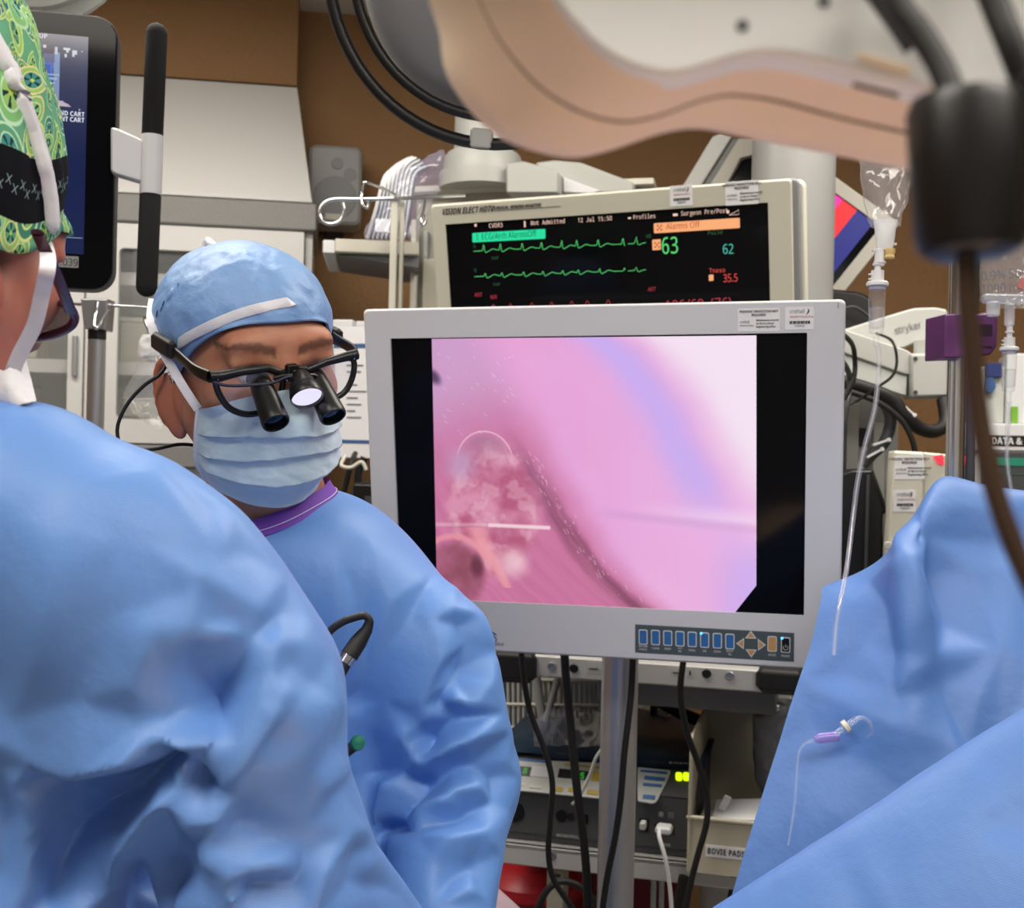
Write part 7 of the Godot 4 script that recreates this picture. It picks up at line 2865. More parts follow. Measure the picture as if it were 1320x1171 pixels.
func skin_colors(vs: PackedVector3Array, t: Transform3D, base: Color, red: Color, s := 1.0) -> PackedColorArray:
	var o := PackedColorArray()
	var inv := t.affine_inverse()
	var n := FastNoiseLite.new()
	n.seed = 2
	n.frequency = 45.0
	n.fractal_octaves = 3
	var brow := lin(rgb(46, 34, 30))
	var hair := lin(rgb(44, 34, 30))
	for p in vs:
		var q := inv * p / s
		var c := base.lerp(red, clampf(0.35 + 0.6 * n.get_noise_3dv(p), 0.0, 1.0))
		# ears and nose are redder
		if absf(q.x) > 0.072 and q.y < 0.03 and q.y > -0.06:
			c = c.lerp(red, 0.7)
		# brows: hair that grows there
		var bx := absf(q.x)
		var by := 0.0195 + 0.006 * sin(clampf((bx - 0.01) / 0.05, 0, 1) * 2.6)
		if q.z > 0.05 and bx > 0.011 and bx < 0.056:
			var w := 0.0062 - 0.003 * smoothstep(0.03, 0.056, bx)
			c = c.lerp(brow, (1.0 - smoothstep(w * 0.35, w * 1.1, absf(q.y - by) + 0.002 * n.get_noise_3dv(p * 3.0))) * 0.72)
		# short hair at the temples and nape
		var edge := 0.012 + 0.55 * maxf(0.0, q.y) + 0.25 * minf(0.0, q.y + 0.02) + 0.006 * n.get_noise_3dv(p * 2.0)
		c = c.lerp(hair, smoothstep(0.012, -0.012, q.z - edge) * smoothstep(-0.06, -0.02, q.y) * 0.75)
		o.append(c)
	return o

func hand_mesh() -> Array:
	var f := Field.new()
	f.egg(Vector3(0, -0.05, 0), Vector3(0.04, 0.05, 0.017), 0.01)
	f.bone(Vector3(0, 0.02, 0), Vector3(0, -0.02, 0), 0.026, 0.03, 0.02)
	var fl := [0.066, 0.076, 0.07, 0.054]
	for k in 4:
		var x := -0.03 + 0.02 * k
		var a := Vector3(x, -0.088, 0.0)
		var b := a + Vector3(x * 0.1, -fl[k] * 0.5, 0.012)
		var c := b + Vector3(0, -fl[k] * 0.32, 0.02)
		var d := c + Vector3(0, -fl[k] * 0.1, 0.018)
		f.bone(a, b, 0.0095, 0.009, 0.006)
		f.bone(b, c, 0.009, 0.0085, 0.004)
		f.bone(c, d, 0.0085, 0.0075, 0.004)
	f.bone(Vector3(-0.03, -0.03, 0.006), Vector3(-0.058, -0.065, 0.022), 0.013, 0.0105, 0.01)
	f.bone(Vector3(-0.058, -0.065, 0.022), Vector3(-0.062, -0.098, 0.034), 0.0105, 0.0088, 0.006)
	return f.net(Vector3(-0.09, -0.2, -0.04), Vector3(0.06, 0.03, 0.075), 0.004)

func add_net(b: MB, net: Array, cols := PackedColorArray(), t := Transform3D()) -> void:
	var vs: PackedVector3Array = net[0]
	var ii: PackedInt32Array = net[1]
	if not t.is_equal_approx(Transform3D()):
		var v2 := PackedVector3Array()
		for p in vs:
			v2.append(t * p)
		vs = v2
		if t.basis.determinant() < 0:
			var i2 := PackedInt32Array()
			for k in range(0, ii.size(), 3):
				i2.append_array([ii[k], ii[k + 2], ii[k + 1]])
			ii = i2
	b.raw(vs, smooth_normals(vs, ii), ii, cols)

# rows of a cloth cap; rim(az) gives the lower edge height, wob adds folds
func cap_rows(t: Transform3D, c: Vector3, e: Vector3, rim_front: float, rim_side: float, rim_back: float, f: Field, puff: float, seed_: int, nu := 96, nv := 44) -> Array:
	var n := FastNoiseLite.new()
	n.seed = seed_
	n.frequency = 16.0
	n.fractal_octaves = 3
	var rows := []
	for j in nv + 1:
		var line := PackedVector3Array()
		for i in nu + 1:
			var az := TAU * (i % nu) / nu
			var fr := cos(az)
			var rim_y := lerpf(rim_side, rim_front, smoothstep(0.0, 1.0, fr)) if fr > 0 else lerpf(rim_side, rim_back, smoothstep(0.0, 1.0, -fr))
			var cy := clampf((rim_y - c.y) / e.y, -0.85, 0.85)
			var pol := lerpf(0.001, acos(cy), float(j) / nv)
			var d := Vector3(sin(pol) * sin(az), cos(pol), sin(pol) * cos(az))
			var w := 1.0 - 2.0 * absf(n.get_noise_3d(d.x * 0.1 + d.y * 0.03, d.y * 0.05, d.z * 0.1))
			var k := 1.0 + puff * w * smoothstep(0.02, 0.3, float(j) / nv) * smoothstep(1.02, 0.8, float(j) / nv)
			var p := c + d * e * k
			var wp := t * p
			for step in 12:
				var dd := f.d(wp)
				if dd > 0.0035:
					break
				wp += (t.basis * (d * e).normalized()) * (0.004 - dd)
			line.append(wp)
		rows.append(line)
	# turned-in hem
	var last: PackedVector3Array = rows[nv]
	var hem := PackedVector3Array()
	for p in last:
		hem.append(p.lerp(t * c, 0.03))
	rows.append(hem)
	return rows

func tri_of(b: MB, o: Node3D) -> TriangleMesh:
	var k := MB.new()
	k.X = o.transform
	k.raw(b.v, b.n, b.idx)
	return k.mesh().generate_triangle_mesh()

# flat ribbon along picture points lying on a mesh (lift above it), half width hw
func ribbon_on(tm: TriangleMesh, pts: Array, hw: float, lift: float) -> Array:
	var mid := PackedVector3Array()
	var nrm := PackedVector3Array()
	for q in spread(pts, pts.size() * 8):
		var hit: Dictionary = tm.intersect_ray(EYE, ray(q.x, q.y).normalized())
		if hit and hit.has("position"):
			var nn: Vector3 = hit.normal
			if nn.dot(EYE - hit.position) < 0:
				nn = -nn
			mid.append(hit.position + nn * lift)
			nrm.append(nn)
	var rows := [PackedVector3Array(), PackedVector3Array(), PackedVector3Array(), PackedVector3Array(), PackedVector3Array()]
	for i in mid.size():
		var tn := (mid[mini(i + 1, mid.size() - 1)] - mid[maxi(i - 1, 0)]).normalized()
		var nn := (nrm[maxi(i - 1, 0)] + nrm[i] + nrm[mini(i + 1, mid.size() - 1)]).normalized()
		var sd := tn.cross(nn).normalized()
		rows[0].append(mid[i] + sd * hw - nn * lift)
		rows[1].append(mid[i] + sd * hw * 0.92)
		rows[2].append(mid[i] + nn * 0.0004)
		rows[3].append(mid[i] - sd * hw * 0.92)
		rows[4].append(mid[i] - sd * hw - nn * lift)
	return rows

func ribbon_free(pts: PackedVector3Array, hw: float, face: Vector3) -> Array:
	var rows := [PackedVector3Array(), PackedVector3Array(), PackedVector3Array()]
	for i in pts.size():
		var tn := (pts[mini(i + 1, pts.size() - 1)] - pts[maxi(i - 1, 0)]).normalized()
		var sd := tn.cross(face).normalized()
		rows[0].append(pts[i] + sd * hw)
		rows[1].append(pts[i] + face * 0.0008)
		rows[2].append(pts[i] - sd * hw)
	return rows

func mask_rows(t: Transform3D, f: Field, s := 1.0) -> Array:
	var rows := []
	var nu := 60
	var nv := 72
	var n := FastNoiseLite.new()
	n.seed = 6
	n.frequency = 28.0
	for j in nv + 1:
		var v := float(j) / nv
		var line := PackedVector3Array()
		for i in nu + 1:
			var u := -1.0 + 2.0 * i / nu
			var au := absf(u)
			var ytop := lerpf(-0.008, -0.040, pow(au, 1.3))
			var ybot := lerpf(-0.134, -0.112, pow(au, 1.6))
			var y := lerpf(ytop, ybot, v)
			var phi := u * 1.3
			var rz := 0.083 + 0.008 * sin(PI * clampf(v * 1.1, 0, 1)) - 0.018 * smoothstep(0.75, 1.0, v)
			var rx := 0.071 + 0.004 * sin(PI * v) - 0.008 * smoothstep(0.7, 1.0, v)
			var p := Vector3(rx * sin(phi), y, 0.022 + rz * cos(phi))
			p.z += 0.012 * exp(-pow(u / 0.22, 2)) * (1.0 - smoothstep(0.25, 0.6, v))
			# three pleats: the cloth laps over itself in steps
			var pl := 0.0
			for e in [0.34, 0.54, 0.74]:
				var ev: float = e + 0.02 * sin(u * 3.0 + e * 20.0) + 0.012 * n.get_noise_2d(u * 0.1, e)
				var dv := v - ev
				if dv < 0.0 and dv > -0.2:
					pl += 0.0052 * (1.0 + dv / 0.2)
				elif dv >= 0.0 and dv < 0.012:
					pl += 0.0052 * (1.0 - dv / 0.012)
			pl *= smoothstep(1.0, 0.8, au)
			var od := Vector3(sin(phi), -0.15, cos(phi)).normalized()
			p += od * (pl + 0.0016 * n.get_noise_3dv(p * 2.0) * smoothstep(1.0, 0.85, au))
			var wp := t * (p * s)
			for step in 14:
				var dd := f.d(wp)
				if dd > 0.003:
					break
				wp += (t.basis * od) * (0.0035 - dd)
			line.append(wp)
		rows.append(line)
	return rows

# ------------------------------------------------------------------ the surgeon with loupes
func build_surgeon() -> void:
	var hs := 1.0
	var ht := Transform3D(Basis.from_euler(Vector3(deg_to_rad(15), deg_to_rad(37), deg_to_rad(8)), EULER_ORDER_YXZ), P(320, 455, 1.15))
	var neck := P(378, 735, 1.2)
	var foot := Vector3(P(400, 900, 1.26).x, 0, -1.27)
	var o := thing("person", "person in blue gown, cap and mask wearing magnifying loupes with a headlight", "person", Transform3D(Basis(), foot))
	# gown
	var g := Field.new()
	var flat := Basis.from_euler(Vector3(0, deg_to_rad(20), 0)) * Basis.from_scale(Vector3(1.0, 1.0, 1.22)) * Basis.from_euler(Vector3(0, deg_to_rad(-20), 0))
	g.bone(P(398, 810, 1.24), P(400, 1120, 1.27), 0.14, 0.15, 0.05, flat)
	g.bone(P(400, 1120, 1.27), foot + Vector3(0, 0.42, 0), 0.16, 0.21, 0.06)
	g.bone(P(420, 752, 1.2), P(530, 824, 1.2), 0.076, 0.066, 0.05)
	g.bone(P(556, 850, 1.19), P(586, 1005, 1.18), 0.061, 0.06, 0.03)
	g.bone(P(586, 1005, 1.18), P(560, 1250, 1.05), 0.06, 0.047, 0.03)
	g.bone(P(385, 748, 1.2), P(268, 815, 1.16), 0.076, 0.068, 0.05)
	g.bone(P(262, 830, 1.15), P(235, 1010, 1.12), 0.062, 0.06, 0.03)
	g.bone(P(235, 1010, 1.12), P(400, 1250, 0.98), 0.058, 0.046, 0.03)
	var lo := Vector3(foot.x - 0.42, 0.98, foot.z - 0.24)
	lo.x = -0.3
	var net := g.net(lo, Vector3(foot.x + 0.42, 1.56, foot.z + 0.36), 0.0042)
	var vs := crease(net[0], net[1], [
		[300, 600, 0], [700, 600, 0], [300, 1260, 0], [720, 1260, 0], [430, 700, 0], [470, 690, 1], [520, 715, 0], [560, 738, 0], [400, 800, 0], [440, 800, 4], [470, 790, -3], [500, 780, 4], [532, 790, -3], [555, 800, 2], [420, 900, 0], [472, 876, -2], [455, 908, -4], [448, 925, 1], [500, 900, 3], [440, 980, 2], [470, 1000, -3], [480, 1080, 3], [440, 1100, 0], [400, 1000, 0], [380, 1150, 0], [460, 1171, 0],
		[592, 745, 2], [582, 790, 3], [570, 850, 5], [550, 900, 6], [529, 948, 7], [510, 1005, 9], [495, 1058, 9], [603, 750, -1], [594, 800, -5], [581, 860, -7], [563, 905, -9], [542, 955, -13], [523, 1010, -16], [507, 1064, -16],
		[614, 798, 4], [606, 830, -6], [634, 840, 4], [602, 865, -9], [587, 882, -5], [581, 899, 12], [556, 918, 5], [536, 938, 0], [547, 965, -13], [575, 940, -11], [592, 924, -7], [622, 880, 8], [655, 878, 2], [602, 910, 8], [640, 922, 6], [660, 935, 1],
		[515, 1000, -5], [545, 985, 4], [579, 964, 10], [600, 956, 11], [652, 945, 4], [530, 1024, -13], [560, 1003, -15], [585, 988, -13], [612, 985, -9], [642, 1000, -9], [508, 1060, -6], [545, 1045, 7], [577, 1034, 11], [584, 1022, 9], [612, 1015, 5], [655, 985, 0], [540, 1075, 2], [570, 1060, -5], [602, 1050, -8], [640, 1035, -5], [657, 1045, 0],
		[560, 1110, 4], [585, 1085, 10], [616, 1075, 6], [575, 1140, -3], [612, 1115, -5], [642, 1100, 2], [600, 1150, 5], [560, 1171, 2], [630, 1160, 0], [668, 960, 0], [670, 1000, 0], [663, 1060, 0]], 1, 1.75)
	vs = fold_mesh(vs, net[1], [], 0.0006, 6.0, 51)
	var b := mb_for(o)
	b.raw(vs, smooth_normals(vs, net[1]), net[1])
	add_net(b, g.net(Vector3(foot.x - 0.4, 0.3, foot.z - 0.36), Vector3(foot.x + 0.4, 0.99, foot.z + 0.4), 0.016))
	add_net(b, g.net(Vector3(foot.x - 0.4, 0.97, foot.z - 0.36), Vector3(-0.295, 1.56, foot.z + 0.4), 0.014))
	part(b, "surgical_gown", mats.gown_blue, o, "light blue surgical gown")
	# purple neck binding
	var f := head_field(ht, neck, hs)
	var axn := (ht * (Vector3(0, -0.05, -0.03) * hs) - neck).normalized()
	var sx := axn.cross(Vector3.BACK).normalized()
	var sz := sx.cross(axn)
	var col := PackedVector3Array()
	for k in 49:
		var an := TAU * (k % 48) / 48.0
		var dr := sx * cos(an) + sz * sin(an)
		var hh := -0.06
		var at := neck
		while hh < 0.2:
			at = neck + axn * hh + dr * 0.062
			if g.d(at) > 0.002:
				break
			hh += 0.002
		col.append(at)
	for k in 3:
		var c2 := col.duplicate()
		for q in 48:
			col[q] = (c2[(q + 47) % 48] + c2[q] * 2.0 + c2[(q + 1) % 48]) / 4.0
		col[48] = col[0]
	b = mb_for(o)
	var cr := [PackedVector3Array(), PackedVector3Array(), PackedVector3Array()]
	for p in col:
		var dr := (p - neck - axn * (p - neck).dot(axn)).normalized()
		cr[0].append(p - axn * 0.009 + dr * 0.0075)
		cr[1].append(p + dr * 0.0045)
		cr[2].append(p + axn * 0.009 + dr * 0.002)
	b.sheet(cr, neck, false, true, 0.002)
	part(b, "neck_binding", mats.gown_purple, o, "purple neck binding")
	b = mb_for(o)
	var st := PackedVector3Array()
	for k in col.size():
		var dr := (col[k] - neck - axn * (col[k] - neck).dot(axn)).normalized()
		st.append(col[k] + dr * 0.0062 - axn * 0.003)
	b.tube(st, 0.0006, 5, false)
	part(b, "stitching", mats.thread_pale, o)
	# body: head, neck, trunk, legs, arms and hands as one skin
	var skin_a := lin(rgb(180, 128, 100))
	var skin_r := lin(rgb(172, 106, 84))
	b = mb_for(o)
	var hn := f.net(ht.origin - Vector3(0.16, 0.3, 0.16), ht.origin + Vector3(0.16, 0.17, 0.16), 0.0028)
	add_net(b, hn, skin_colors(hn[0], ht, skin_a, skin_r, hs))
	for side in [-1.0, 1.0]:
		var ef := ear_field(ht, side, hs)
		var ec := ht * (Vector3(side * 0.082, -0.044, -0.02) * hs)
		var en := ef.net(ec - Vector3.ONE * 0.06, ec + Vector3.ONE * 0.06, 0.0024)
		var cc := PackedColorArray()
		for p in en[0]:
			cc.append(skin_a.lerp(skin_r, 0.9))
		add_net(b, en, cc)
	var bf := Field.new()
	bf.bone(neck, P(398, 820, 1.25), 0.055, 0.1, 0.04)
	bf.bone(P(398, 820, 1.25), foot + Vector3(0, 0.92, 0), 0.11, 0.12, 0.05, flat)
	for s in [-1, 1]:
		bf.bone(foot + Vector3(s * 0.08, 0.9, 0), foot + Vector3(s * 0.09, 0.48, 0.02), 0.085, 0.058, 0.04)
		bf.bone(foot + Vector3(s * 0.09, 0.48, 0.02), foot + Vector3(s * 0.09, 0.07, -0.01), 0.058, 0.036, 0.03)
		bf.bone(foot + Vector3(s * 0.09, 0.045, -0.04), foot + Vector3(s * 0.1, 0.04, 0.15), 0.045, 0.038, 0.03)
	bf.bone(P(430, 760, 1.22), P(540, 825, 1.2), 0.05, 0.045, 0.04)
	bf.bone(P(556, 850, 1.19), P(582, 1005, 1.18), 0.03, 0.028, 0.03)
	bf.bone(P(582, 1005, 1.18), P(575, 1290, 1.03), 0.028, 0.026, 0.03)
	bf.bone(P(385, 760, 1.2), P(268, 820, 1.16), 0.05, 0.045, 0.04)
	bf.bone(P(262, 830, 1.15), P(240, 1005, 1.12), 0.03, 0.028, 0.03)
	bf.bone(P(240, 1005, 1.12), P(405, 1275, 0.96), 0.028, 0.026, 0.03)
	var bn := bf.net(Vector3(foot.x - 0.42, -0.02, foot.z - 0.25), Vector3(foot.x + 0.42, 1.5, foot.z + 0.42), 0.018)
	var bc := PackedColorArray()
	for p in bn[0]:
		bc.append(skin_a)
	add_net(b, bn, bc)
	var hand := hand_mesh()
	var hc := PackedColorArray()
	for p in hand[0]:
		hc.append(lin(rgb(226, 220, 206)))
	for k in 2:
		var w: Vector3 = [P(575, 1290, 1.03), P(405, 1275, 0.96)][k] as Vector3
		var el: Vector3 = [P(582, 1005, 1.18), P(240, 1005, 1.12)][k] as Vector3
		var dir := (el - w).normalized()
		var side := dir.cross(Vector3.BACK).normalized() * (1.0 if k == 0 else -1.0)
		add_net(b, hand, hc, Transform3D(Basis(side, dir, Vector3.BACK.slide(dir).normalized()), w))
	part(b, "body", mats.skin, o)
	# eyes
	for s in [-1, 1]:
		b = mb_for(o)
		var ep := ht * (Vector3(s * 0.032, -0.003, 0.072) * hs)
		var look := (ht.basis * Vector3(0.05, -0.15, 1)).normalized()
		b.c = lin(rgb(196, 186, 180))
		b.lathe(PackedVector2Array([Vector2(0, -0.012), Vector2(0.0085, -0.0085), Vector2(0.012, 0), Vector2(0.0085, 0.0085), Vector2(0.006, 0.0104)]), aim(ep, look), 16)
		b.c = lin(rgb(58, 40, 30))
		b.lathe(PackedVector2Array([Vector2(0.006, 0.0104), Vector2(0.003, 0.0118), Vector2(0, 0.0122)]), aim(ep, look), 16)
		part(b, "eye", mats.skin, o)
	# cap
	b = mb_for(o)
	var crs := cap_rows(ht, Vector3(0, 0.028, -0.013) * hs, Vector3(0.082, 0.078, 0.101) * hs, 0.046, -0.018, -0.06, f, 0.035, 14)
	b.sheet(crs, ht * Vector3(0, 0.03, 0), true, true)
	var tm := tri_of(b, o)
	var capn := part(b, "surgical_cap", mats.cap_blue, o, "light blue disposable cap")
	b = mb_for(o)
	b.sheet(ribbon_on(tm, [[207, 466], [222, 450], [250, 431], [300, 408], [345, 395], [385, 388], [413, 388]], 0.0048, 0.0012), EYE - ht.origin)
	part(b, "cap_tie", mats.mask_white, o, "white tie across the cap")
	b = mb_for(o)
	var seam := ribbon_on(tm, [[203, 405], [230, 368], [270, 336], [320, 325], [360, 326]], 0.0035, 0.0012)
	b.sheet(seam, EYE - ht.origin)
	part(b, "cap_seam", mats.cap_blue, o)
	# clear gathered crown behind
	b = mb_for(o)
	var tip := curve(path([[262, 322, 1.2], [268, 312, 1.2], [275, 318, 1.19], [290, 325, 1.18]]))
	b.tube(tip, 0.005, 8)
	part(b, "cap_knot", mats.mask_white, o)
	# mask
	b = mb_for(o)
	var mr := mask_rows(ht, f, hs)
	b.sheet(mr, ht.origin, false, true, 0.0012)
	part(b, "surgical_mask", mats.mask_blue, o, "pale blue pleated surgical mask")
	# bound edges of the mask
	b = mb_for(o)
	var le := PackedVector3Array()
	var re := PackedVector3Array()
	for r in mr:
		le.append(r[0])
		re.append(r[r.size() - 1])
	for e in [le, re]:
		b = mb_for(o)
		b.tube(e, 0.0024, 7)
		part(b, "mask_binding", mats.mask_white, o, "white binding of the mask")
	# ties from the corners to the back of the head
	b = mb_for(o)
	var c0: Vector3 = mr[0][0]
	var face := (EYE - ht.origin).normalized()
	var H := func(x: float, y: float, z: float) -> Vector3: return ht * (Vector3(x, y, z) * hs)
	b.sheet(ribbon_free(curve(PackedVector3Array([c0, H.call(-0.078, -0.018, 0.026), H.call(-0.086, 0.012, -0.006), H.call(-0.086, 0.03, -0.03), H.call(-0.07, 0.045, -0.07)])), 0.0042, face), face)
	part(b, "mask_tie", mats.mask_white, o, "white mask tie")
	var e0: Vector3 = mr[0][mr[0].size() - 1]
	b = mb_for(o)
	b.sheet(ribbon_free(curve(PackedVector3Array([e0, H.call(0.078, -0.015, 0.026), H.call(0.086, 0.015, -0.006), H.call(0.08, 0.04, -0.05)])), 0.004, face), face)
	part(b, "mask_tie", mats.mask_white, o, "white mask tie")
	build_loupes(o, ht, hs)

func ring_tube(b: MB, p: PackedVector2Array, z: float, r: float) -> void:
	var s := soften(p, 0.012, 5)
	var w := PackedVector3Array()
	for q in s:
		w.append(Vector3(q.x, q.y, z))
	w.append(w[0])
	w.append(w[1])
	b.tube(w, r, 8, false)

func build_loupes(person: Node3D, ht: Transform3D, hs: float) -> void:
	var t := ht * Transform3D(Basis(), Vector3(0, 0, 0.106 * hs))
	var o := thing("surgical_loupes", "black magnifying loupes with headlight worn by the surgeon", "loupes", t)
	var left := poly(t, [[276, 487], [310, 480], [345, 474], [366, 484], [362, 512], [345, 530], [318, 536], [294, 527], [281, 507]])
	var right := poly(t, [[394, 478], [420, 468], [456, 459], [457, 480], [447, 505], [428, 516], [407, 514], [395, 500]])
	var b := MB.new()
	ring_tube(b, left, 0.0, 0.003)
	ring_tube(b, right, 0.0, 0.003)
	# heavier brow bars, bridge, end pieces
	b.tube(PackedVector3Array([onp(t, 270, 486), onp(t, 285, 485), onp(t, 312, 479), onp(t, 345, 475), onp(t, 364, 482)]), [0.0052, 0.005, 0.004, 0.0038, 0.0038], 8)
	b.tube(PackedVector3Array([onp(t, 364, 482), onp(t, 380, 474), onp(t, 396, 477)]), 0.0034, 8)
	b.tube(PackedVector3Array([onp(t, 396, 477), onp(t, 420, 467), onp(t, 445, 460), onp(t, 460, 457)]), [0.0036, 0.0038, 0.0048, 0.0054], 8)
	part(b, "frame", mats.black_plastic, o, "black spectacle frame")
	for p in [left, right]:
		b = MB.new()
		b.prism(soften(p, 0.012, 5), 0.0006, -0.0008, 0.0003)
		part(b, "lens", mats.lens_clear, o, "clear lens")
	# temples
	var back_l := Vector3(-0.088, 0.016, -0.115) * hs
	var back_r := Vector3(0.088, 0.016, -0.115) * hs
	for s in 2:
		var hinge := onp(t, 270, 486) if s == 0 else onp(t, 459, 458)
		var bk := back_l if s == 0 else back_r
		b = MB.new()
		var m := curve(PackedVector3Array([hinge, hinge.lerp(bk, 0.2) + Vector3(0.004 * (-1 if s == 0 else 1), 0, 0), hinge.lerp(bk, 0.6), bk]), 5)
		var rows := []
		for k in 9:
			var an := TAU * k / 8.0
			var line := PackedVector3Array()
			for q in m:
				line.append(q + Vector3(cos(an) * 0.0026, sin(an) * 0.0058, 0))
			rows.append(line)
		b.sheet(rows, (hinge + bk) * 0.5, false, true)
		var tp := part(b, "temple", mats.black_plastic, o, "black temple arm")
		b = MB.new()
		b.box(hinge.lerp(bk, 0.3) + Vector3(-0.0032 if s == 0 else 0.0032, 0, 0), Vector3(0.0014, 0.004, 0.016), 0.0005)
		part(b, "hinge_plate", mats.steel, tp)
		b = MB.new()
		b.box(hinge.lerp(bk, 0.86), Vector3(0.01, 0.018, 0.05), 0.004)
		part(b, "temple_grip", mats.black_rubber, tp)
		b = MB.new()
		b.box(hinge + Vector3(0.006 if s == 0 else -0.004, 0, 0.0042), Vector3(0.0008, 0.006, 0.0006), 0.0)
		part(b, "rivet", mats.chrome, o)
	# telescopes
	for s in 2:
		var p0 := onp(t, 338, 500) if s == 0 else onp(t, 408, 492)
		var pe: Array = [[356, 546], [430, 538]][s] as Array
		# the front end lies further out along the line of sight
		var p1 := onp(t, pe[0], pe[1], 0.034)
		var dir := p1 - p0
		var L := dir.length()
		b = MB.new()
		b.lathe(PackedVector2Array([Vector2(0, -0.012), Vector2(0.008, -0.012), Vector2(0.0095, -0.01), Vector2(0.0105, 0.0), Vector2(0.0118, L * 0.55), Vector2(0.0124, L * 0.8), Vector2(0.0128, L - 0.002), Vector2(0.0122, L), Vector2(0.0108, L), Vector2(0.0104, L - 0.006), Vector2(0, L - 0.006)]), aim(p0, dir), 32)
		var tl := part(b, "telescope", mats.black_plastic, o, "black telescope barrel")
		b = MB.new()
		b.lathe(PackedVector2Array([Vector2(0.0104, L - 0.0048), Vector2(0.006, L - 0.0036), Vector2(0, L - 0.0032)]), aim(p0, dir), 24)
		part(b, "objective_lens", mats.lens_dark, tl)
	# headlight
	var q0 := onp(t, 388, 488, 0.012)
	var q1 := onp(t, 396, 513, 0.03)
	var hd := q1 - q0
	var HL := hd.length()
	b = MB.new()
	b.lathe(PackedVector2Array([Vector2(0, -0.006), Vector2(0.006, -0.006), Vector2(0.009, -0.002), Vector2(0.0125, HL * 0.4), Vector2(0.0146, HL * 0.7), Vector2(0.0152, HL), Vector2(0.0146, HL + 0.001), Vector2(0.014, HL - 0.001), Vector2(0.0138, HL - 0.003), Vector2(0, HL - 0.003)]), aim(q0, hd), 28)
	var hl := part(b, "headlight_body", mats.black_plastic, o, "black headlight housing")
	for k in 4:
		b = MB.new()
		var rr := 0.0128 + 0.0005 * k
		b.lathe(PackedVector2Array([Vector2(rr, 0.0), Vector2(rr + 0.0008, 0.0006), Vector2(rr, 0.0012)]), aim(q0 + hd * (0.45 + 0.11 * k), hd), 28)
		part(b, "knurl_ring", mats.dark_grey, hl)
	b = MB.new()
	b.lathe(PackedVector2Array([Vector2(0.0138, HL - 0.002), Vector2(0.008, HL - 0.0006), Vector2(0, HL)]), aim(q0, hd), 24)
	part(b, "headlight_lens", glow("headlight_glow", Color(0.92, 0.9, 1.0), 1.0), hl, "glowing white lens")
	var l := SpotLight3D.new()
	l.name = "headlight_beam"
	l.light_energy = 0.05
	l.light_size = 0.01
	l.light_color = Color(0.96, 0.96, 1.0)
	l.spot_angle = 22
	l.spot_range = 8
	l.shadow_enabled = true
	l.transform = Transform3D(Basis.looking_at(hd.normalized(), Vector3.UP), q0 + hd * 1.15)
	o.add_child(l)
	# bridge arms that hold telescopes and lamp
	b = MB.new()
	b.tube(PackedVector3Array([onp(t, 376, 476, 0.004), onp(t, 384, 484, 0.01), q0]), 0.0028, 8)
	b.tube(PackedVector3Array([onp(t, 352, 488, 0.004), onp(t, 370, 484, 0.008), onp(t, 384, 484, 0.01), onp(t, 404, 484, 0.008), onp(t, 412, 488, 0.004)]), 0.0022, 8)
	b.box(onp(t, 376, 476, 0.004), Vector3(0.012, 0.01, 0.008), 0.002)
	part(b, "bridge_mount", mats.black_plastic, o)
	b = MB.new()
	b.lathe(cyl(0.0022, 0.003, 0.0005), Transform3D(Basis(Vector3.RIGHT, Vector3.BACK, Vector3.UP), onp(t, 371, 490, 0.008)), 10)
	part(b, "bridge_screw", mats.chrome, o)
	# lamp lead along the brow and down behind
	b = MB.new()
	b.tube(curve(PackedVector3Array([q0, onp(t, 372, 486, 0.012), onp(t, 350, 494, 0.01), onp(t, 318, 497, 0.008), onp(t, 292, 497, 0.007), onp(t, 276, 493, 0.004), onp(t, 262, 487, -0.012), onp(t, 246, 480, -0.035)])), 0.0015, 8)
	part(b, "lamp_lead", mat("lead_navy", rgb(30, 34, 56), 0.5), o, "dark navy lead")
	b = MB.new()
	b.X = t.affine_inverse()
	b.tube(curve(path([[214, 472, 1.13], [205, 484, 1.12], [186, 497, 1.12], [165, 520, 1.12], [152, 548, 1.12], [154, 570, 1.12], [168, 580, 1.12], [200, 579, 1.13], [232, 573, 1.15], [262, 576, 1.18]])), 0.0018, 8)
	part(b, "hanging_lead", mats.black_rubber, o, "black hanging lead")

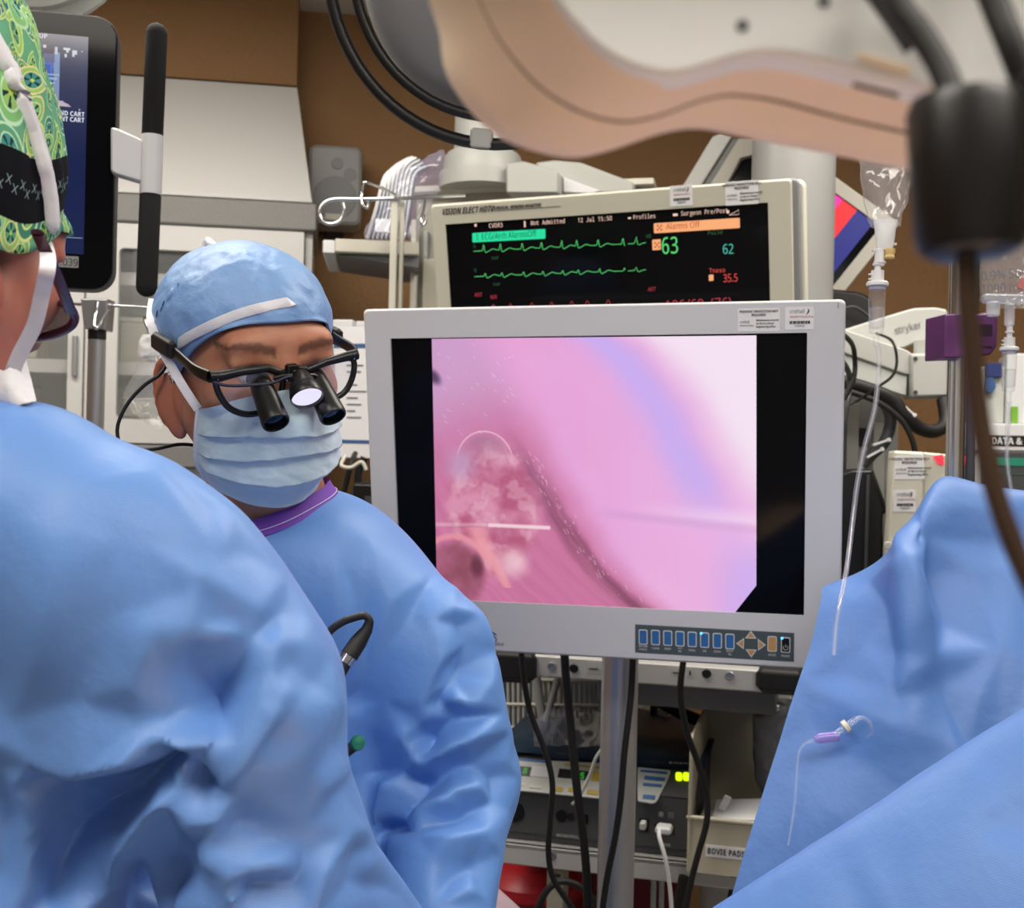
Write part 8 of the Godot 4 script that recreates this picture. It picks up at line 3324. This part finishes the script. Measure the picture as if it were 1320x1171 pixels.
# ------------------------------------------------------------------ the near person seen from behind
func floral_texture() -> ImageTexture:
	var w := 640
	var h := 640
	var im := Image.create(w, h, false, Image.FORMAT_RGB8)
	im.fill(rgb(98, 162, 128))
	var g := RandomNumberGenerator.new()
	g.seed = 77
	var rings := [rgb(206, 222, 142), rgb(178, 214, 170), rgb(226, 214, 150), rgb(186, 222, 190)]
	var inner := [rgb(92, 158, 122), rgb(70, 142, 140), rgb(126, 186, 118), rgb(64, 128, 108), rgb(150, 196, 110)]
	for k in 256:
		var cell := k * 7 % 256
		var cx := (cell % 16 + g.randf_range(0.1, 0.9)) * w / 16.0
		var cy := (cell / 16 + g.randf_range(0.1, 0.9)) * h / 16.0
		var r := g.randf_range(16, 44)
		var an := g.randf_range(0, TAU)
		var sq := g.randf_range(0.5, 0.85)
		var ca: Color = rings[g.randi() % 4]
		var cb: Color = inner[g.randi() % 5]
		var cc: Color = inner[g.randi() % 5]
		var dark := rgb(22, 58, 62)
		for yy in range(-int(r), int(r) + 1):
			for xx in range(-int(r), int(r) + 1):
				var u := (xx * cos(an) + yy * sin(an)) / r
				var v := (-xx * sin(an) + yy * cos(an)) / (r * sq)
				var d := sqrt(u * u + v * v) + 0.12 * u * v
				if d > 1.0:
					continue
				var c := ca
				if d < 0.88:
					c = cb
				if d < 0.62 and d > 0.54:
					c = ca
				if d < 0.54:
					c = cc
				var pa := atan2(v, u)
				if d < 0.5 and d > 0.14 and absf(sin(pa * 2.5)) > 0.86:
					c = dark
				if d < 0.12:
					c = rgb(190, 206, 80)
				im.set_pixel(posmod(int(cx) + xx, w), posmod(int(cy) + yy, h), c)
	# navy band near the lower edge with small pale crosses
	var y0 := int(h * 0.80)
	var y1 := int(h * 0.925)
	im.fill_rect(Rect2i(0, y0, w, y1 - y0), rgb(7, 8, 18))
	for k in 40:
		var x := k * 16
		var y := (y0 + y1) / 2 + (4 if k % 2 == 0 else -4)
		for q in range(-5, 6):
			for e in [1, -1]:
				im.set_pixel(posmod(x + q, w), y + q * e, rgb(150, 176, 176))
				im.set_pixel(posmod(x + q + 1, w), y + q * e, rgb(150, 176, 176))
	return tex(im)

func build_near_person() -> void:
	var ht := Transform3D(Basis.from_euler(Vector3(deg_to_rad(12), deg_to_rad(160), deg_to_rad(-6)), EULER_ORDER_YXZ), P(-118, 300, 0.76))
	var neck := P(-120, 560, 0.73)
	var foot := Vector3(P(-60, 900, 0.86).x, 0, -0.88)
	var o := thing("person", "person in blue gown seen from behind, wearing a green floral cap", "person", Transform3D(Basis(), foot))
	var g := Field.new()
	var flat := Basis.from_euler(Vector3(0, deg_to_rad(-30), 0)) * Basis.from_scale(Vector3(1.0, 1.0, 1.15)) * Basis.from_euler(Vector3(0, deg_to_rad(30), 0))
	g.bone(P(-45, 800, 0.84), P(-40, 1300, 0.86), 0.155, 0.165, 0.05, flat)
	g.bone(P(-40, 1300, 0.86), foot + Vector3(0, 0.4, 0), 0.17, 0.22, 0.06)
	var sh := [[-60, 652, 0.73], [24, 668, 0.725], [149, 728, 0.725], [205, 768, 0.73], [246, 820, 0.735], [292, 894, 0.737]]
	for k in 5:
		g.bone(P(sh[k][0], sh[k][1], sh[k][2]), P(sh[k + 1][0], sh[k + 1][1], sh[k + 1][2]), 0.07, 0.07, 0.012)
	g.bone(P(60, 790, 0.77), P(220, 960, 0.765), 0.07, 0.065, 0.06)
	g.bone(P(298, 900, 0.737), P(338, 1105, 0.75), 0.068, 0.062, 0.02)
	g.bone(P(345, 1110, 0.76), P(495, 1245, 0.88), 0.062, 0.047, 0.03)
	g.bone(P(-180, 660, 0.74), P(-420, 840, 0.8), 0.07, 0.07, 0.05)
	g.bone(P(-430, 850, 0.81), P(-420, 1120, 0.86), 0.066, 0.06, 0.04)
	g.bone(P(-420, 1120, 0.86), P(40, 1280, 1.05), 0.06, 0.05, 0.03)
	var net := g.net(Vector3(-0.38, 1.14, -1.08), Vector3(0.02, 1.66, -0.5), 0.004)
	var vs := crease(net[0], net[1], [
		[-60, 500, 0], [-60, 800, 0], [-60, 1000, 4], [-60, 1300, 0], [620, 1300, 0], [600, 600, 0], [0, 520, 0], [100, 550, 0], [200, 595, 0], [300, 660, 0], [370, 745, 0], [430, 845, 0], [457, 920, 0], [464, 1000, 0], [464, 1055, 0],
		[92, 632, 3], [78, 730, 5], [60, 820, 6], [30, 915, 7], [150, 700, 0], [135, 800, -1], [110, 900, 2], [0, 640, 2], [0, 760, 1], [0, 860, 3], [180, 700, 0], [232, 650, 1], [280, 720, -1], [250, 755, 1], [205, 608, 1], [268, 652, -2], [325, 712, -3], [368, 785, -2],
		[230, 767, -2], [300, 800, -5], [330, 822, -5], [376, 856, -2], [262, 745, 2], [330, 788, 2], [388, 830, 2], [295, 813, 3], [345, 838, 4],
		[198, 814, 4], [240, 815, 4], [215, 870, -4], [240, 880, -18], [270, 925, -30], [300, 880, -23], [345, 872, 3], [330, 915, 3], [302, 965, 4], [272, 1000, 2], [175, 880, 4], [185, 935, -2], [230, 925, -11], [262, 935, -9], [278, 956, 3], [235, 961, 9], [190, 956, 7],
		[0, 945, 9], [60, 970, 13], [120, 984, 16], [180, 974, 16], [70, 1010, -6], [130, 1020, -16], [190, 1005, -24], [222, 985, -27], [150, 1060, -24], [100, 1100, -19], [75, 1150, -9],
		[229, 993, 0], [205, 1030, 11], [165, 1080, 15], [120, 1130, 17], [80, 1175, 19], [213, 1045, -3], [205, 1100, -12], [198, 1150, -16], [196, 1190, -16],
		[240, 984, -6], [250, 1000, -24], [262, 1020, -20], [240, 1020, -8], [226, 1026, 2], [262, 1040, 5], [285, 1045, 9], [216, 1036, 3], [242, 1056, 7], [270, 1100, 11], [300, 1118, 12], [250, 1092, -3], [225, 1092, -9],
		[300, 1018, 2], [350, 1040, 0], [400, 1060, -2], [300, 1062, -5], [350, 1086, -7], [400, 1104, -6], [352, 1112, 9], [410, 1126, 6], [250, 1135, -7], [320, 1142, -9], [390, 1141, -7], [230, 1178, 5], [310, 1176, 7], [395, 1180, 5], [300, 996, 2], [350, 984, 4], [396, 1000, 3],
		[374, 915, 5], [392, 960, 6], [412, 1010, 6], [452, 1072, 3], [350, 950, 0], [430, 965, -2], [440, 1020, -2], [430, 905, 4], [458, 985, 2], [405, 880, -2], [400, 800, 1],
		[0, 985, 2], [30, 1000, 9], [55, 978, 11], [63, 1000, -5], [76, 1045, -15], [45, 1040, 9], [40, 1100, 9], [25, 1150, 7], [8, 1050, -5], [5, 1120, -3], [60, 1100, -2], [55, 1160, 2], [470, 1100, -8], [465, 1140, -8], [490, 1105, 2], [500, 1078, 0], [540, 1120, 0], [520, 1150, -4]], 1, 1.3)
	vs = fold_mesh(vs, net[1], [[[[408, 790], [398, 830], [372, 885], [335, 945], [295, 1005], [262, 1042]], 0.007, 0.006, 0.2]], 0.0006, 5.0, 61)
	var b := mb_for(o)
	b.raw(vs, smooth_normals(vs, net[1]), net[1])
	add_net(b, g.net(Vector3(-0.96, 0.18, -1.2), Vector3(0.04, 1.15, -0.5), 0.018))
	add_net(b, g.net(Vector3(-0.96, 1.13, -1.2), Vector3(-0.375, 1.66, -0.5), 0.014))
	part(b, "surgical_gown", mats.gown_blue_sheen, o, "light blue surgical gown")
	# body
	var f := head_field(ht, neck, 1.05)
	var skin_a := lin(rgb(178, 118, 98))
	var skin_r := lin(rgb(182, 98, 84))
	b = mb_for(o)
	var hn := f.net(ht.origin - Vector3(0.17, 0.28, 0.17), ht.origin + Vector3(0.17, 0.17, 0.17), 0.005)
	add_net(b, hn, skin_colors(hn[0], ht, skin_a, skin_r, 1.05))
	for side in [-1.0, 1.0]:
		var ef := ear_field(ht, side, 1.05)
		var ec := ht * (Vector3(side * 0.082, -0.044, -0.02) * 1.05)
		var en := ef.net(ec - Vector3.ONE * 0.06, ec + Vector3.ONE * 0.06, 0.003)
		var cc := PackedColorArray()
		for p in en[0]:
			cc.append(skin_r)
		add_net(b, en, cc)
	var bf := Field.new()
	bf.bone(neck, P(-60, 800, 0.84), 0.055, 0.1, 0.04)
	bf.bone(P(-60, 800, 0.84), foot + Vector3(0, 0.9, 0), 0.11, 0.12, 0.05)
	for s in [-1, 1]:
		bf.bone(foot + Vector3(s * 0.08, 0.9, 0), foot + Vector3(s * 0.09, 0.48, -0.02), 0.085, 0.058, 0.04)
		bf.bone(foot + Vector3(s * 0.09, 0.48, -0.02), foot + Vector3(s * 0.09, 0.07, 0.01), 0.058, 0.036, 0.03)
		bf.bone(foot + Vector3(s * 0.09, 0.045, 0.04), foot + Vector3(s * 0.1, 0.04, -0.15), 0.045, 0.038, 0.03)
	bf.bone(P(0, 700, 0.76), P(290, 862, 0.75), 0.04, 0.045, 0.04)
	bf.bone(P(305, 880, 0.745), P(338, 1105, 0.755), 0.03, 0.028, 0.03)
	bf.bone(P(345, 1110, 0.76), P(505, 1275, 0.9), 0.028, 0.026, 0.03)
	bf.bone(P(-180, 690, 0.76), P(-420, 850, 0.8), 0.04, 0.045, 0.04)
	bf.bone(P(-430, 850, 0.81), P(-420, 1120, 0.86), 0.03, 0.028, 0.03)
	bf.bone(P(-420, 1120, 0.86), P(60, 1290, 1.08), 0.028, 0.026, 0.03)
	var bn := bf.net(Vector3(-0.96, -0.02, -1.2), Vector3(0.04, 1.6, -0.55), 0.018)
	var bc := PackedColorArray()
	for p in bn[0]:
		bc.append(skin_a)
	add_net(b, bn, bc)
	var hand := hand_mesh()
	var hc := PackedColorArray()
	for p in hand[0]:
		hc.append(lin(rgb(226, 220, 206)))
	for k in 2:
		var w: Vector3 = [P(505, 1275, 0.9), P(60, 1290, 1.08)][k] as Vector3
		var el: Vector3 = [P(345, 1110, 0.76), P(-420, 1120, 0.86)][k] as Vector3
		var dir := (el - w).normalized()
		var side := dir.cross(Vector3.UP).normalized() * (1.0 if k == 0 else -1.0)
		add_net(b, hand, hc, Transform3D(Basis(side, dir, Vector3.UP.slide(dir).normalized()), w))
	part(b, "body", mats.skin, o)
	# floral cap
	var fm := mat("floral_cap", Color.WHITE, 0.85, 0.0, 0.25)
	fm.albedo_texture = floral_texture()
	fm.uv1_scale = Vector3(3.0, 1.0, 1.0)
	b = mb_for(o)
	var cr := cap_rows(ht, Vector3(0, 0.02, -0.012), Vector3(0.093, 0.19, 0.108), 0.03, -0.03, -0.07, f, 0.05, 31, 120, 60)
	b.sheet(cr, ht * Vector3(0, 0.05, -0.02), true, true)
	var tm := tri_of(b, o)
	part(b, "floral_cap", fm, o, "green floral cloth cap with a navy band")
	# mask ties over the cap
	b = mb_for(o)
	var rib := ribbon_on(tm, [[-12, 50], [12, 95], [32, 150], [50, 205], [60, 255], [63, 300]], 0.0045, 0.006)
	b.sheet(rib, EYE - ht.origin)
	part(b, "mask_tie", mats.mask_white, o, "white mask tie over the cap")
	var face := (EYE - P(50, 380, 0.66)).normalized()
	var last: Vector3 = rib[2][rib[2].size() - 1] if rib[2].size() > 0 else P(63, 300, 0.66)
	b = mb_for(o)
	b.sheet(ribbon_free(curve(PackedVector3Array([last, P(62, 335, 0.685), P(54, 380, 0.69), P(44, 420, 0.7), P(24, 460, 0.71), P(8, 500, 0.72)])), 0.0045, face), face, false, false, 0.0008)
	part(b, "mask_tie", mats.mask_white, o, "white mask tie")
	b = mb_for(o)
	b.sheet([PackedVector3Array([P(-20, 470, 0.72), P(5, 478, 0.71), P(20, 470, 0.715), P(33, 462, 0.72)]), PackedVector3Array([P(-20, 500, 0.715), P(8, 506, 0.7), P(28, 500, 0.71), P(40, 488, 0.72)]), PackedVector3Array([P(-20, 530, 0.71), P(10, 528, 0.71), P(32, 520, 0.7), P(47, 517, 0.71)])], face, false, false, 0.001)
	part(b, "mask_edge", mats.mask_white, o, "white mask edge")
	# glasses
	var t2 := P(95, 400, 0.78)
	var gl := thing("eyeglasses", "plum framed glasses worn by the person in the floral cap", "glasses", Transform3D(Basis(), t2))
	b = mb_for(gl)
	var tr := []
	var tpts := path([[48, 300, 0.7], [68, 345, 0.725], [82, 378, 0.75], [91, 402, 0.775]])
	for k in 9:
		var an := TAU * k / 8.0
		var line := PackedVector3Array()
		for q in curve(tpts, 5):
			line.append(q + Vector3(cos(an) * 0.0042, 0, sin(an) * 0.002) + Vector3(0, sin(an) * 0.002, 0))
		tr.append(line)
	b.sheet(tr, P(70, 350, 0.73), false, true)
	part(b, "temple", mats.glasses_plum, gl, "glossy plum temple arm")
	b = mb_for(gl)
	b.tube(curve(path([[91, 398, 0.775], [96, 408, 0.785], [92, 420, 0.79], [78, 428, 0.8], [58, 434, 0.81], [36, 438, 0.83], [10, 440, 0.85], [-20, 430, 0.87]])), 0.0032, 8)
	b.tube(curve(path([[91, 398, 0.78], [70, 388, 0.8], [30, 380, 0.84], [-20, 378, 0.87]])), 0.0026, 8)
	part(b, "rim", mats.glasses_plum, gl, "plum rim")
	b = mb_for(gl)
	b.sheet([path([[91, 399, 0.782], [70, 389, 0.8], [30, 381, 0.84], [-20, 378, 0.87]]), path([[95, 412, 0.787], [80, 410, 0.803], [36, 412, 0.837], [-20, 405, 0.87]]), path([[84, 425, 0.795], [72, 430, 0.804], [36, 437, 0.832], [-20, 430, 0.87]])], face, false, false, 0.0012)
	part(b, "lens", mats.lens_plum, gl, "smoky lens seen from behind")

func build_hand_instrument() -> void:
	# light cable and its green button, held low between the two people
	var o := thing("camera_lead", "black bent instrument lead with a silver ring before the surgeon's gown", "instrument", Transform3D(Basis(), P(445, 850, 0.97)))
	var b := mb_for(o)
	b.tube(curve(path([[405, 850, 0.97], [422, 818, 0.97], [440, 803, 0.97], [458, 796, 0.97], [470, 794, 0.97], [476, 800, 0.97], [476, 808, 0.97]])), 0.0034, 10)
	part(b, "lead", mats.black_rubber, o)
	b = mb_for(o)
	b.tube(path([[477, 800, 0.97], [473, 812, 0.97], [462, 828, 0.965], [450, 846, 0.96]]), [0.0036, 0.005, 0.0072, 0.0076], 14)
	part(b, "grip", mats.black_rubber, o, "black grip")
	b = mb_for(o)
	b.tube(path([[450, 846, 0.96], [444, 855, 0.958]]), [0.0072, 0.0066], 14)
	part(b, "ring", mats.chrome, o, "silver ring")
	b = mb_for(o)
	b.tube(path([[444, 855, 0.958], [425, 890, 0.95], [415, 960, 0.95]]), 0.006, 12)
	part(b, "tail", mats.black_rubber, o)
	o = thing("green_button", "green round button peeking past the near gown sleeve", "button", Transform3D(Basis(), P(461, 958, 1.0)))
	b = mb_for(o)
	b.lathe(PackedVector2Array([Vector2(0, -0.004), Vector2(0.006, -0.004), Vector2(0.0068, 0), Vector2(0.0055, 0.004), Vector2(0, 0.005)]), aim(P(461, 958, 1.0), Vector3(0.3, 0.2, 1)), 20)
	part(b, "cap", mats.green_knob, o)
	b = mb_for(o)
	b.tube(path([[461, 958, 1.004], [440, 975, 1.0], [420, 1020, 0.98]]), 0.005, 10)
	part(b, "stem", mats.black_rubber, o)

# the operating field below the picture: it throws the lamp's light back up
func build_table() -> void:
	var o := thing("operating_table", "operating table under blue drapes with a bare skin field, below the robot arm", "table", Transform3D(Basis(), Vector3(0.26, 0, -0.33)))
	var b := MB.new()
	b.box(Vector3(0, 0.8, 0), Vector3(1.0, 0.1, 0.36), 0.03)
	part(b, "table_top", mats.dark_grey, o)
	b = MB.new()
	b.box(Vector3(0, 0.38, 0), Vector3(0.3, 0.75, 0.26), 0.02)
	part(b, "pedestal", mats.steel, o)
	b = MB.new()
	b.prism(round_rect(Vector2.ZERO, Vector2(1.04, 0.2), 0.09, 6), 0.19, -0.19, 0.02)
	b.X = Transform3D()
	var d := part(b, "drape", mats.drape_blue, o)
	d.position.y = 0.93
	b = MB.new()
	b.prism(round_rect(Vector2.ZERO, Vector2(0.4, 0.32), 0.1, 6), 0.012, 0.0, 0.004)
	d = part(b, "skin_field", mat("patient_skin", rgb(236, 196, 160), 0.5), o)
	d.position = Vector3(-0.1, 1.03, 0.0)
	d.rotation.x = -PI / 2
	# lamp over the field
	var at := Vector3(0.36, 2.35, 0.45)
	var aim_at := Vector3(0.16, 1.04, -0.33)
	o = thing("surgical_light", "surgical light hanging above the operating table", "light", Transform3D(Basis.looking_at(aim_at - at, Vector3.FORWARD), at))
	var down := Transform3D(Basis(Vector3.RIGHT, Vector3.BACK, Vector3.DOWN), Vector3.ZERO)
	b = MB.new()
	b.lathe(PackedVector2Array([Vector2(0.24, 0), Vector2(0.25, 0.02), Vector2(0.2, 0.07), Vector2(0.06, 0.1), Vector2(0, 0.1)]), down, 32)
	part(b, "dome", mats.panel_grey, o)
	b = MB.new()
	b.lathe(PackedVector2Array([Vector2(0.24, 0.0), Vector2(0, 0.0)]), down, 32)
	part(b, "lamp_glass", glow("lamp_glass", Color(1.0, 0.98, 0.95), 3.0), o)
	b = MB.new()
	b.X = o.transform.affine_inverse()
	b.tube(PackedVector3Array([at + Vector3(0, 0.08, -0.02), Vector3(at.x, CEIL - 0.01, at.z - 0.02)]), 0.03, 12)
	part(b, "stem", mats.boom_grey, o)
	var l := SpotLight3D.new()
	l.name = "lamp_beam"
	l.light_energy = 20.0
	l.light_size = 0.12
	l.light_color = Color(1.0, 0.97, 0.93)
	l.spot_angle = 7.5
	l.spot_range = 12.0
	l.spot_attenuation = 2.0
	l.shadow_enabled = true
	l.position = Vector3(0, 0, -0.02)
	o.add_child(l)

func build_all() -> void:
	build_main_monitor()
	build_upper_monitor()
	build_surgeon()
	build_near_person()
	build_drapes()
	build_robot_arm()
	build_surgical_lights()
	build_cabinet()
	build_touchscreen()
	build_boom()
	build_right_side()
	build_right_back()
	build_lower_shelves()
	build_drips()
	build_speaker()
	build_left_pole()
	build_clear_bag()
	build_hand_instrument()
	build_table()

func _ready() -> void:
	# camera
	var cam := Camera3D.new()
	cam.name = "camera"
	var at := CameraAttributesPhysical.new()
	at.frustum_focal_length = 12.0 / (585.5 / F)
	at.frustum_focus_distance = 1.02
	at.exposure_aperture = 9.5
	cam.attributes = at
	add_child(cam)
	cam.position = EYE
	cam.rotation.z = ROLL
	cam.fov = 2.0 * rad_to_deg(atan(585.5 / F))
	cam.near = 0.02
	cam.current = true
	var we := WorldEnvironment.new()
	we.name = "environment"
	var e := Environment.new()
	e.background_mode = Environment.BG_COLOR
	e.background_color = Color(0.02, 0.02, 0.02)
	e.tonemap_mode = Environment.TONE_MAPPER_LINEAR
	e.tonemap_exposure = 1.0
	e.sdfgi_enabled = true
	e.ssao_enabled = true
	e.ssil_enabled = true
	we.environment = e
	add_child(we)
	make_materials()
	# light panels in the ceiling
	ceiling_panel(Vector3(-0.9, CEIL - 0.017, 0.2), Vector2(1.2, 0.6), 2.5, "ceiling light panel above the near end of the room")
	ceiling_panel(Vector3(0.9, CEIL - 0.017, 0.2), Vector2(1.2, 0.6), 2.5, "ceiling light panel above the near end of the room")
	ceiling_panel(Vector3(-0.9, CEIL - 0.017, -1.7), Vector2(1.2, 0.6), 2.3, "ceiling light panel above the far end of the room")
	ceiling_panel(Vector3(0.9, CEIL - 0.017, -1.7), Vector2(1.2, 0.6), 2.3, "ceiling light panel above the far end of the room")
	build_room()
	build_all()
